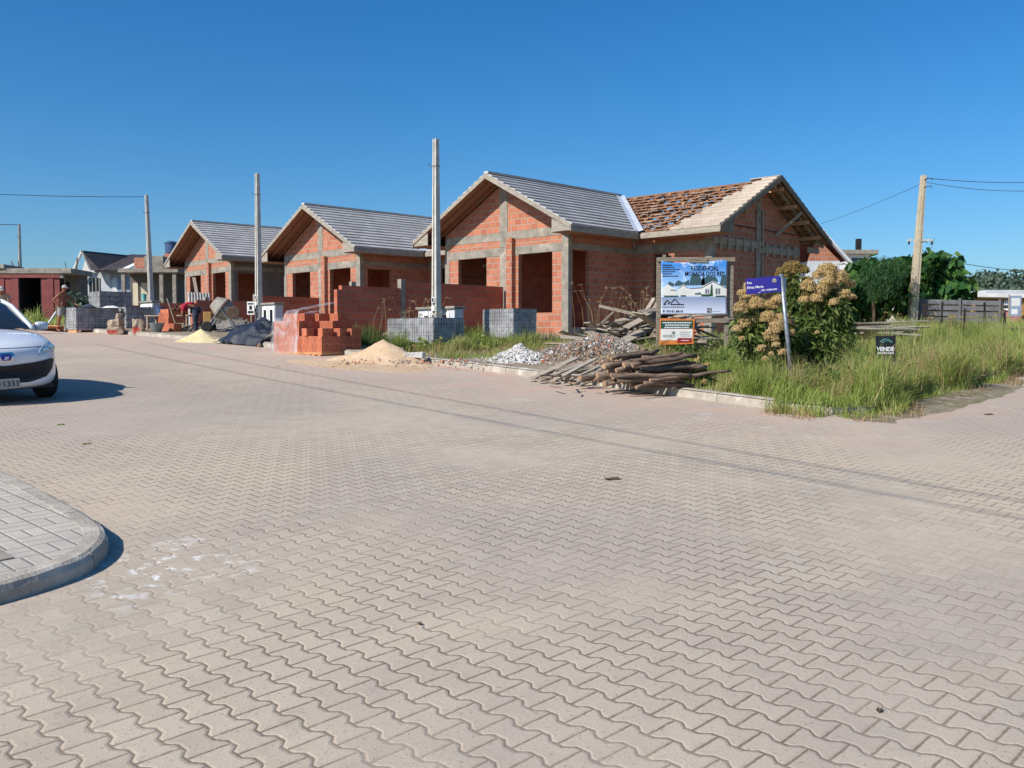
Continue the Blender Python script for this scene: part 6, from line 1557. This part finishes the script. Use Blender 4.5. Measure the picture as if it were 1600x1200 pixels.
shrub('low tan-headed weed bush in the grass right of the sign pole foot', lot(W(1290, 0, 13.4).x, 13.4),
      [hd(1262, 596, 13.4, .05), hd(1275, 592, 13.4, .05), hd(1290, 596, 13.3, .06), hd(1300, 605, 13.2, .05), hd(1282, 606, 13.2, .05), hd(1318, 612, 13.1, .03), hd(1250, 600, 13.5, .04)],
      [vol(1280, 612, 13.4, .4, .25, .16, 600)], 7, 'flower_y', lsize=.08)

# ------------------------------------------------------------ trees
def tree(label, base, crown, mat, leaf, asp, trunk_h, tr, seed, name='broadleaf_tree', clumps=40, group=None, droop=.5, shell=.5):
    t = thing(name, label, 'tree', base, 0, group); r = random.Random(seed)
    Ps = []
    for i, (x, y, z, rx, ry, rz, n) in enumerate(crown): Ps.append(leaves((x - base[0], y - base[1], z - base[2]), (rx, ry, rz), n, leaf, asp, seed * 7 + i, shell, clumps=clumps if i % 2 else 0, droop=droop))
    V, Fc = merge(Ps); fast_mesh('crown', V, Fc, mat, t)
    b = MB(); b.tube([(0, 0, -.2), (.05, .03, trunk_h * .5), (0, 0, trunk_h)], [tr, tr * .8, tr * .6], 10)
    for (x, y, z, rx, ry, rz, n) in crown:
        e = Vector((x - base[0], y - base[1], z - base[2])); s0 = Vector((0, 0, trunk_h * .9)); b.tube([s0, s0.lerp(e, .5) + Vector((r.uniform(-.2, .2), r.uniform(-.2, .2), .1)), e], [tr * .5, tr * .3, tr * .12], 6)
    b.build('trunk', 'trunk', t)
def cv(px, py, Y, rpx, rpy, n, ry=1.2): p = W(px, py, Y); return (p.x, p.y, p.z, rpx * Y / F, ry, rpy * Y / F, n)
tree('large-leaved tree behind the leaning pole, glossy rounded crown', Vector((W(1450, 0, 37).x, 37, G(0, 37) + LOT)), [cv(1450, 440, 37, 50, 42, 800), cv(1475, 450, 36.4, 30, 34, 330), cv(1425, 430, 36.8, 34, 32, 330), cv(1455, 415, 37.2, 36, 22, 300), cv(1440, 475, 36.6, 40, 20, 260), cv(1488, 455, 36.8, 18, 26, 160)], 'leaf_big', .42, .7, 1.4, .13, 41, droop=.9)
tree('smaller broad-leaved tree left of the leaning pole, next to the shrubs', Vector((W(1388, 0, 35.5).x, 35.5, G(0, 35.5) + LOT)), [cv(1350, 435, 36.5, 40, 32, 420), cv(1345, 470, 36, 34, 26, 260), cv(1385, 470, 35.4, 28, 16, 120), cv(1370, 425, 37, 40, 22, 300)], 'leaf_big', .4, .66, 1.3, .1, 42, droop=.9)
tree('feathery dark tree growing among the broad leaves', Vector((W(1372, 0, 34.4).x, 34.4, G(0, 34.4) + LOT)), [cv(1378, 432, 34.6, 34, 32, 3200), cv(1360, 445, 34.4, 26, 26, 1500), cv(1395, 420, 34.8, 22, 20, 1200)], 'leaf_feather', .14, .16, 1.2, .08, 43, 'feathery_tree', droop=1.2, shell=.2)
# wooded hill, far off
b = MB(); v = []; 
hill = [(-60, 0), (30, 2), (75, 12), (110, 17), (160, 19), (230, 22), (330, 16)]
nn_ = 60; row = []
for i in range(nn_ + 1):
    x = 60 + (460 - 60) * i / nn_; 
    zt = 4 + 16 * (1 - math.exp(-(x - 90) / 45 if x > 90 else 0)) 
    for k, (yy, f_) in enumerate(((300, 0), (330, .55), (360, .9), (400, 1), (470, .7), (560, 0))): v.append((x, yy, 3 + f_ * zt))
I = np.arange(len(v)).reshape(nn_ + 1, 6); Fc = np.stack([I[:-1, :-1], I[1:, :-1], I[1:, 1:], I[:-1, 1:]], -1).reshape(-1, 4)
tag(fast_mesh('hills', v, Fc, 'field', smooth=True), kind='structure')
r = np.random.default_rng(9); Ps = []
for k in range(520):
    x = 112 + 330 * r.random(); y = 300 + 110 * r.random() ** .8; f_ = np.interp(y, [300, 330, 360, 400, 470], [0, .55, .9, 1, .7]); zt = 4 + 16 * (1 - math.exp(-(x - 90) / 45)); z = 3 + f_ * zt
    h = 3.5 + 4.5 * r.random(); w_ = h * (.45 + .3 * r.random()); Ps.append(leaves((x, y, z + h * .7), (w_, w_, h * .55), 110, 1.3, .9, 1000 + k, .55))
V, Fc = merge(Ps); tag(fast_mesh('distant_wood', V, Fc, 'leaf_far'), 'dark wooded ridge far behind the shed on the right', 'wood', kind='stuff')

# ------------------------------------------------------------ background on the right
def bld(name, label, x0, x1, y, depth, z0, z1, mat, cat='building', rz=0):
    t = thing(name, label, cat, ((x0 + x1) / 2, y, z0), rz); w_ = (x1 - x0) / 2; b = MB(); b.box(-w_, w_, 0, depth, -1.5, z1 - z0); b.build('wall', mat, t); return t, w_, z1 - z0
def X_(px, Y): return W(px, 500, Y).x
def Z_(py, Y): return W(800, py, Y).z
Yg = 46; t, w_, h = bld('gabled_house', 'white house with a reddish tiled gable behind the nearest house', X_(1262, Yg), X_(1311, Yg), Yg, 6, G(0, Yg), Z_(408, Yg), 'pale', 'house')
b = MB(); b.prism([(-w_, h), (w_, h), (-w_ + .25, Z_(368, Yg) - G(0, Yg))], 'y', .0, .2); b.build('gable', 'brick', t)
b = MB(); zt = Z_(364, Yg) - G(0, Yg); b.beam((-w_ + .45, -.5, zt + .06), (w_ + .35, -.5, h - .15), .12, .28, up=(0, 1, 0)); b.build('rake_board', 'pale', t)
b = MB(); b.prism([(-w_ - 1.2, zt - .95), (-w_ + .4, zt + .1), (w_ + .3, h), (w_ + .3, h + .15), (-w_ + .4, zt + .25), (-w_ - 1.2, zt - .8)], 'y', -.4, 6); b.build('roof', 'tile_red', t)
Yw = 75; t, w_, h = bld('white_block', 'distant flat-roofed white building above the shrubs', X_(1309, Yw), X_(1358, Yw), Yw, 8, G(0, Yw), Z_(397, Yw), 'white'); b = MB(); b.box(-w_ - .2, w_ + .5, -.4, 8, h, h + .3); b.build('roof_slab', 'concrete', t); b = MB(); b.box(w_ * .45, w_ * .45 + .35, 1, 1.4, h + .3, h + 1.3); b.build('chimney_pipe', 'dark', t)
b = MB(); b.box(-w_ + 1, -w_ + 1.8, -.02, .05, h - .9, h - .3); b.build('window', 'glass', t)
Ysd = 48; t, w_, h = bld('site_shed', 'ochre shed with a white flat roof behind the board fence', X_(1500, Ysd), X_(1568, Ysd), Ysd, 4, G(0, Ysd), Z_(467, Ysd), 'ochre', 'shed')
b = MB(); b.prism([(-w_ - .6, h + .05), (w_ + .9, h - .02), (w_ + .9, h + .16), (-w_ - .6, h + .25)], 'y', -1.5, 4.2); b.build('roof', 'white', t)
b = MB(); b.box(w_ + .25, w_ + .42, -1.3, -1.15, -1, h); b.box(w_ - 2.2, w_ - 2.05, -1.3, -1.15, -1, h); b.build('porch_post', 'ochre', t); b = MB(); b.box(-w_ + .8, -w_ + 1.5, -.03, .02, 0.3, h - .3); b.build('door', 'dark', t)
t = thing('hanging_poster', 'pale blue poster hanging at the shed corner', 'poster', (X_(1586, 46), 46, G(0, 46)), 0); b = MB(); b.box(-.28, .28, -.02, .0, Z_(494, 46) - G(0, 46), Z_(462, 46) - G(0, 46)); b.build('sheet', 'bluewall', t); b = MB(); b.box(-.33, -.29, -.03, .03, -1, Z_(460, 46) - G(0, 46)); b.build('post', 'wood_old', t)
b = MB(); b.box(-.2, .2, -.024, -.0205, Z_(478, 46) - G(0, 46), Z_(466, 46) - G(0, 46)); b.box(-.2, .1, -.024, -.0205, Z_(491, 46) - G(0, 46), Z_(483, 46) - G(0, 46)); b.build('print', 'white', t)
Yx = 80; t, w_, h = bld('grey_block', 'long grey-roofed building at the right edge', X_(1540, Yx), X_(1680, Yx), Yx, 10, G(0, Yx), Z_(462, Yx), 'pale'); b = MB(); b.box(-w_ - .3, w_ + .3, -.5, 10.3, h, h + .45); b.build('roof', 'pale', t)
b = MB(); 
for k in range(4): b.box(-w_ + 1.5 + k * 2.2, -w_ + 2.3 + k * 2.2, -.03, .03, h - 1.6, h - .8)
b.build('window', 'glass', t)
Yr = 60; t, w_, h = bld('red_block', 'pinkish low building at the right edge below the grey roof', X_(1590, Yr), X_(1690, Yr), Yr, 5, G(0, Yr), Z_(484, Yr), simple('pink_wall', srgb(176, 120, 116), srgb(160, 104, 100), 2)); b = MB(); b.box(-w_ - .1, w_ + .1, -.2, 5, h, h + .12); b.build('roof', 'white', t)
# board fence and wire fence
def fence_boards(label, a, c, za, zc, nb, mat):
    a, c = Vector(a), Vector(c); d = c - a; L = math.hypot(d.x, d.y); t = thing('board_fence', label, 'fence', a, math.atan2(d.y, d.x)); b = MB()
    slope = d.z / L
    for k in range(nb):
        z0 = (za) * k / nb + .04; hb = za / nb - .05; st = len(b.v); b.box(0, L, -.012, .012, z0, z0 + hb)
        for i in range(st, len(b.v)): x, y, z = b.v[i]; b.v[i] = (x, y, z * (1 + (zc / za - 1) * x / L) + slope * x)
    b.build('board_panel', mat, t)
    for k in range(int(L / 1.3) + 1): b = MB(); x = k * 1.3; hh = za + (zc - za) * x / L; b.box(x - .04, x + .04, -.09, -.014, slope * x - .3, slope * x + hh + .05); b.build('post', 'boardgrey', t)
M['boardgrey'] = simple('grey_boards', srgb(116, 118, 122), srgb(88, 90, 94), 3, .85, .2, .01)
fa = Vector((X_(1438, 35.3), 35.3, G(0, 35.3) + LOT)); fb = Vector((X_(1566, 34.3), 34.3, G(0, 34.3) + LOT))
fence_boards('grey horizontal board fence behind the leaning pole', fa, fb, Z_(467, 35.3) - fa.z, Z_(470, 34.3) - fb.z, 5, 'boardgrey')
t = thing('wire_fence', 'wire fence with thin dark stakes crossing the plot on the right', 'fence', (0, 0, 0)); wp = [W(1440, 512, 30), W(1470, 512, 29), W(1505, 512, 28.3), W(1539, 512, 27.5), W(1570, 512, 27)]
for k, p in enumerate(wp): z = G(0, p.y) + LOT; b = MB(); b.beam((p.x, p.y, z - .2), (p.x + random.uniform(-.06, .06), p.y, z + (1.05 if k % 2 else .85)), .045, .045); b.build('stake', 'dark', t)
b = MB()
for p, q in zip(wp[:-1], wp[1:]):
    for k in range(5): h = .15 + k * .2; b.tube([(p.x, p.y, G(0, p.y) + LOT + h), (q.x, q.y, G(0, q.y) + LOT + h)], .005, 4, cap=False)
    for k in range(12): c_ = p.lerp(q, k / 12); z = G(0, c_.y) + LOT; b.tube([(c_.x, c_.y, z + .1), (c_.x, c_.y, z + .98)], .004, 4, cap=False)
b.build('wire_mesh', 'iron', t)
# brick piers and white wall pieces under the trees
for (px, w0, h0, mat, lb, Yk) in ((1366, 1.0, .95, 'brick', 'short brick wall piece under the feathery tree', 37.5), (1415, .55, .75, 'brick', 'brick pier under the tree left of the leaning pole', 36.5), (1350, .7, .8, 'brick', 'small brick pier left under the trees', 38), (1392, .5, 1.3, 'white', 'narrow white wall piece under the trees', 40), (1432, .3, 1.2, 'white', 'white wall piece right behind the leaning pole', 40)):
    p = Vector((X_(px, Yk), Yk, G(0, Yk) + LOT)); b = MB(); b.box(-w0 / 2, w0 / 2, 0, .15, -.2, h0); b.box(-w0 / 2 - .02, w0 / 2 + .02, -.02, .17, h0, h0 + .03); o = b.build('wall_piece', mat, loc=p); tag(o, lb, 'wall')
# distant pole with crossarm and transformer
Yd = 70; p = Vector((X_(1432, Yd), Yd, G(0, Yd))); t = thing('power_pole', 'distant power pole with crossarm behind the leaning pole', 'power pole', p, 0)
b = MB(); hz = Z_(370, Yd) - p.z; b.beam((0, 0, 0), (0, 0, hz), .22, .22, w1=.16, h1=.16, up=(0, 1, 0)); b.build('shaft', 'post', t); b = MB(); b.box(-.75, 1.1, -.06, .06, hz - .3, hz - .18)
b.build('crossarm', 'post', t); b = MB(); b.lathe([(.2, -.4), (.22, .3), (.1, .35)], (.5, 0, hz - 2.4), 12); b.build('transformer', 'galv', t); b = MB()
for x in (-.65, .2, 1.0): b.lathe([(.05, 0), (.08, .08), (.04, .25)], (x, 0, hz - .56), 8)
b.build('insulator', 'dark', t)

# ------------------------------------------------------------ background on the left
Yh = 62
t, w_, h = bld('tiled_house', 'white house with dark tiled gable roof beyond the pallets', X_(124, Yh), X_(226, Yh), Yh, 4, G(0, Yh), Z_(424, Yh), 'pale', 'house')
xl, xm, xr = X_(124, Yh) - t.location.x, X_(137, Yh) - t.location.x, X_(150, Yh) - t.location.x; zr = Z_(393, Yh) - t.location.z; xe = X_(208, Yh) - t.location.x
b = MB(); b.prism([(xl + .25, h - .05), (xr - .1, h - .05), (xm, zr - .3)], 'y', -.05, .2); b.build('gable', 'white', t)
b = MB(); b.beam((xl - .1, -.6, h - .1), (xm, -.6, zr), .1, .22, up=(0, 1, 0)); b.beam((xm, -.6, zr), (xr + .05, -.6, h - .1), .1, .22, up=(0, 1, 0)); b.box(xr, w_ + .1, -.75, -.68, h - .12, h + .02); b.build('white_trim', 'white', t)
def rooftiles(name, quad, mat, parent, n=26):
    b = MB(); a, c, d, e = [Vector(q) for q in quad]; nrm = (c - a).cross(e - a).normalized(); nrm = nrm if nrm.z > 0 else -nrm
    for k in range(n):
        u0, u1 = k / n, (k + .78) / n; p = [a.lerp(c, u0), a.lerp(c, u1), e.lerp(d, u1), e.lerp(d, u0)]; b.add(p + [q + nrm * .07 for q in p], [(0, 1, 2, 3), (7, 6, 5, 4), (0, 4, 5, 1), (1, 5, 6, 2), (2, 6, 7, 3), (3, 7, 4, 0)])
    p = [a, c, d, e]; b.add([q - nrm * .06 for q in p] + [q + nrm * .02 for q in p], [(0, 1, 2, 3), (7, 6, 5, 4), (0, 4, 5, 1), (1, 5, 6, 2), (2, 6, 7, 3), (3, 7, 4, 0)]); return b.build(name, mat, parent)
rooftiles('main_roof', [(xr, -.7, h), (xr + 4.3 * .0 + (X_(166, Yh) - X_(150, Yh)), -.7, h), (X_(185, Yh) - t.location.x, 3.4, zr), (xm, 3.4 * 0 - .7, zr)], 'tile_dark', t, 16)
rooftiles('side_roof', [(X_(158, Yh) - t.location.x, -.9, h - .05), (X_(200, Yh) - t.location.x, -.9, h - .05), (xe, 3.2, zr - .0), (X_(176, Yh) - t.location.x, 3.2, zr + .05)], 'tile_dark', t, 16)
b = MB(); b.beam((X_(200, Yh) - t.location.x, -1, h - .05), (X_(225, Yh) - t.location.x, 1.5, zr - .2), .5, .08); b.build('roof_verge', 'white', t)
b = MB(); b.box(X_(140, Yh) - t.location.x, X_(157, Yh) - t.location.x, -.04, .02, Z_(462, Yh) - t.location.z, Z_(434, Yh) - t.location.z); w1 = b.build('window', 'glass', t); b = MB()
for q in (.02, .33, .66, .96): xx = X_(140, Yh) - t.location.x + .7 * q; b.box(xx, xx + .035, -.06, -.041, Z_(462, Yh) - t.location.z, Z_(434, Yh) - t.location.z)
b.build('window_frame', 'post', w1); b = MB(); b.box(X_(177, Yh) - t.location.x, X_(185, Yh) - t.location.x, -.05, .02, Z_(470, Yh) - t.location.z, Z_(434, Yh) - t.location.z); b.build('door', 'white', t)
b = MB(); b.box(X_(186, Yh) - t.location.x, w_ - .02, -.06, .02, 0, h - .3); b.build('blue_wall', 'bluewall', t); b = MB(); b.box(X_(168, Yh) - t.location.x, X_(175, Yh) - t.location.x, -.3, -.01, Z_(436, Yh) - t.location.z, Z_(427, Yh) - t.location.z); b.build('air_conditioner', 'white', t)
# unfinished concrete buildings
Yu = 56; t, w_, h = bld('unfinished_building', 'flat-roofed unfinished grey building beside the maroon fence', X_(-60, Yu), X_(124, Yu), Yu, 1.2, G(0, Yu), Z_(430, Yu), 'plaster_grey')
b = MB(); b.box(-w_ - .3, w_ + .3, -1.6, 1.2, h, h + .28); b.box(X_(15, Yu) - t.location.x, X_(32, Yu) - t.location.x, -1.7, .5, h + .281, h + .5); b.build('roof_slab', 'concrete', t)
b = MB()
for px in (100, 113): b.box(X_(px, Yu) - t.location.x, X_(px, Yu) - t.location.x + .22, -1.5, -1.28, -1, h - .01)
b.build('column', 'concrete', t)
b = MB(); b.box(X_(97, Yu) - t.location.x, X_(110, Yu) - t.location.x, -.03, .03, -.5, h - .4); b.build('opening', 'dark', t)  # flat dark panel; the shade inside the opening is only its colour
b = MB(); r = random.Random(4)
for k in range(7): x = r.uniform(-w_ + 2, w_); b.beam((x, .6, h + .28), (x + r.uniform(-.1, .1), .6, h + .28 + r.uniform(.4, .9)), .03, .03)
b.build('rebar', 'iron', t)
Yv2 = 54; t, w_, h = bld('unfinished_building', 'grey unfinished porch building left of the third house', X_(204, Yv2), X_(275, Yv2), Yv2, 2.5, G(0, Yv2), Z_(428, Yv2), 'plaster_grey')
b = MB(); b.box(-w_ - .1, w_ + .6, -1.3, 2.5, h, h + .22); b.box(X_(240, Yv2) - t.location.x, X_(268, Yv2) - t.location.x, -1.2, 2, h + .22, h + .9); b.build('roof_slab', 'concrete', t)
b = MB(); b.box(X_(209, Yv2) - t.location.x, X_(243, Yv2) - t.location.x, .2, .4, h + .225, Z_(402, Yv2) - t.location.z); b.build('parapet', 'brick', t)
for px, wp_ in ((209, 8), (222, 10)): b = MB(); b.box(X_(px, Yv2) - t.location.x, X_(px + wp_, Yv2) - t.location.x, -.05, .02, .6, h - .5); b.build('door_panel', 'cream', t)
b = MB()
for px in (204, 262, 282): b.box(X_(px, Yv2) - t.location.x, X_(px, Yv2) - t.location.x + .2, -1.2, -1.0, -1, h - .01)
b.build('column', 'concrete', t)
p = Vector((X_(245, Yv2), Yv2 + 2.5, t.location.z + h + .9)); t = thing('water_tank', 'blue water tank on the grey building behind the farthest near post', 'water tank', p); b = MB(); b.box(-.34, .34, -.3, .3, -.7, .45); b.build('stand', 'brick', t); b = MB(); b.lathe([(.3, .45), (.34, .5), (.37, 1.05)], n=20); b.build('tank', 'bluetank', t); b = MB(); b.lathe([(.4, 1.05), (.4, 1.1), (.15, 1.2)], n=20); b.build('lid', 'bluetank', t)
# maroon metal fence with a dark opening
Yf = 44; t = thing('site_hoarding', 'maroon sheet-metal hoarding with a dark doorway at the left edge', 'hoarding', (X_(0, Yf), Yf, G(0, Yf)), 0)
def XX(px): return X_(px, Yf) - X_(0, Yf)
ht = Z_(430, Yf) - G(0, Yf)
def corr(x0, x1, name):
    b = MB(); n = max(3, int((x1 - x0) / .32))
    for k in range(n): a = x0 + (x1 - x0) * k / n; c = x0 + (x1 - x0) * (k + 1) / n; b.box(a + .006, c - .006, -.03 - (.035 if k % 2 else 0), .0, -.3, ht)
    return b.build(name, 'maroon', t)
corr(XX(-80), XX(31), 'metal_panel'); corr(XX(66), XX(95), 'metal_panel')
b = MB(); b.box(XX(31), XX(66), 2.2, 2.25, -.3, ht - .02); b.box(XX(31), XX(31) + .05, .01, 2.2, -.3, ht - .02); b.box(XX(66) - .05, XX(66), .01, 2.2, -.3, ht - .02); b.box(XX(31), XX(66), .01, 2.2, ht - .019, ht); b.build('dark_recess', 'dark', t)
b = MB(); b.box(XX(-80), XX(96), -.1, -.07, ht - .12, ht + .02); b.build('top_rail', 'maroon', t)
tree('bushy green shrub tree behind the third house yard on the left', Vector((X_(112, 50), 50, G(0, 50))), [cv(112, 468, 50, 14, 12, 500), cv(122, 474, 49, 12, 8, 300)], 'leaf_far', .3, .5, .5, .05, 45, 'bush')

# dead leaves and a dark scrap on the paving
for (px, py, s, rz, lb) in ((957, 749, .09, .3, 'dark flattened scrap on the paving in the middle of the junction'), (1374, 1112, .022, 1.0, 'small dry leaf on the paving near the bottom right'), (656, 976, .018, 2.0, 'tiny dark leaf on the paving left of the middle'), (1545, 648, .08, .2, 'dark leaf on the paving near the right edge'), (95, 664, .05, .5, 'small green tuft in the paving near the car'), (135, 694, .06, .9, 'grass tuft between pavers below the car')):
    g = gp(px, py); b = MB(); n = 8; vs = [(math.cos(a) * s * (1 if k % 2 else .75), math.sin(a) * s * .6 * (1 if k % 3 else .7), .004 + .01 * (k % 2)) for k, a in enumerate([2 * math.pi * k / n for k in range(n)])] + [(0, 0, .012)]
    b.add(vs, [(k, (k + 1) % n, n) for k in range(n)] + [tuple(reversed(range(n)))]); o = b.build('dead_leaf' if 'tuft' not in lb else 'grass_tuft', 'trunk' if 'tuft' not in lb else 'grass', loc=g); o.rotation_euler = (SLOPE @ Euler((0, 0, rz)).to_matrix()).to_euler(); tag(o, lb, 'leaf' if 'tuft' not in lb else 'tuft')
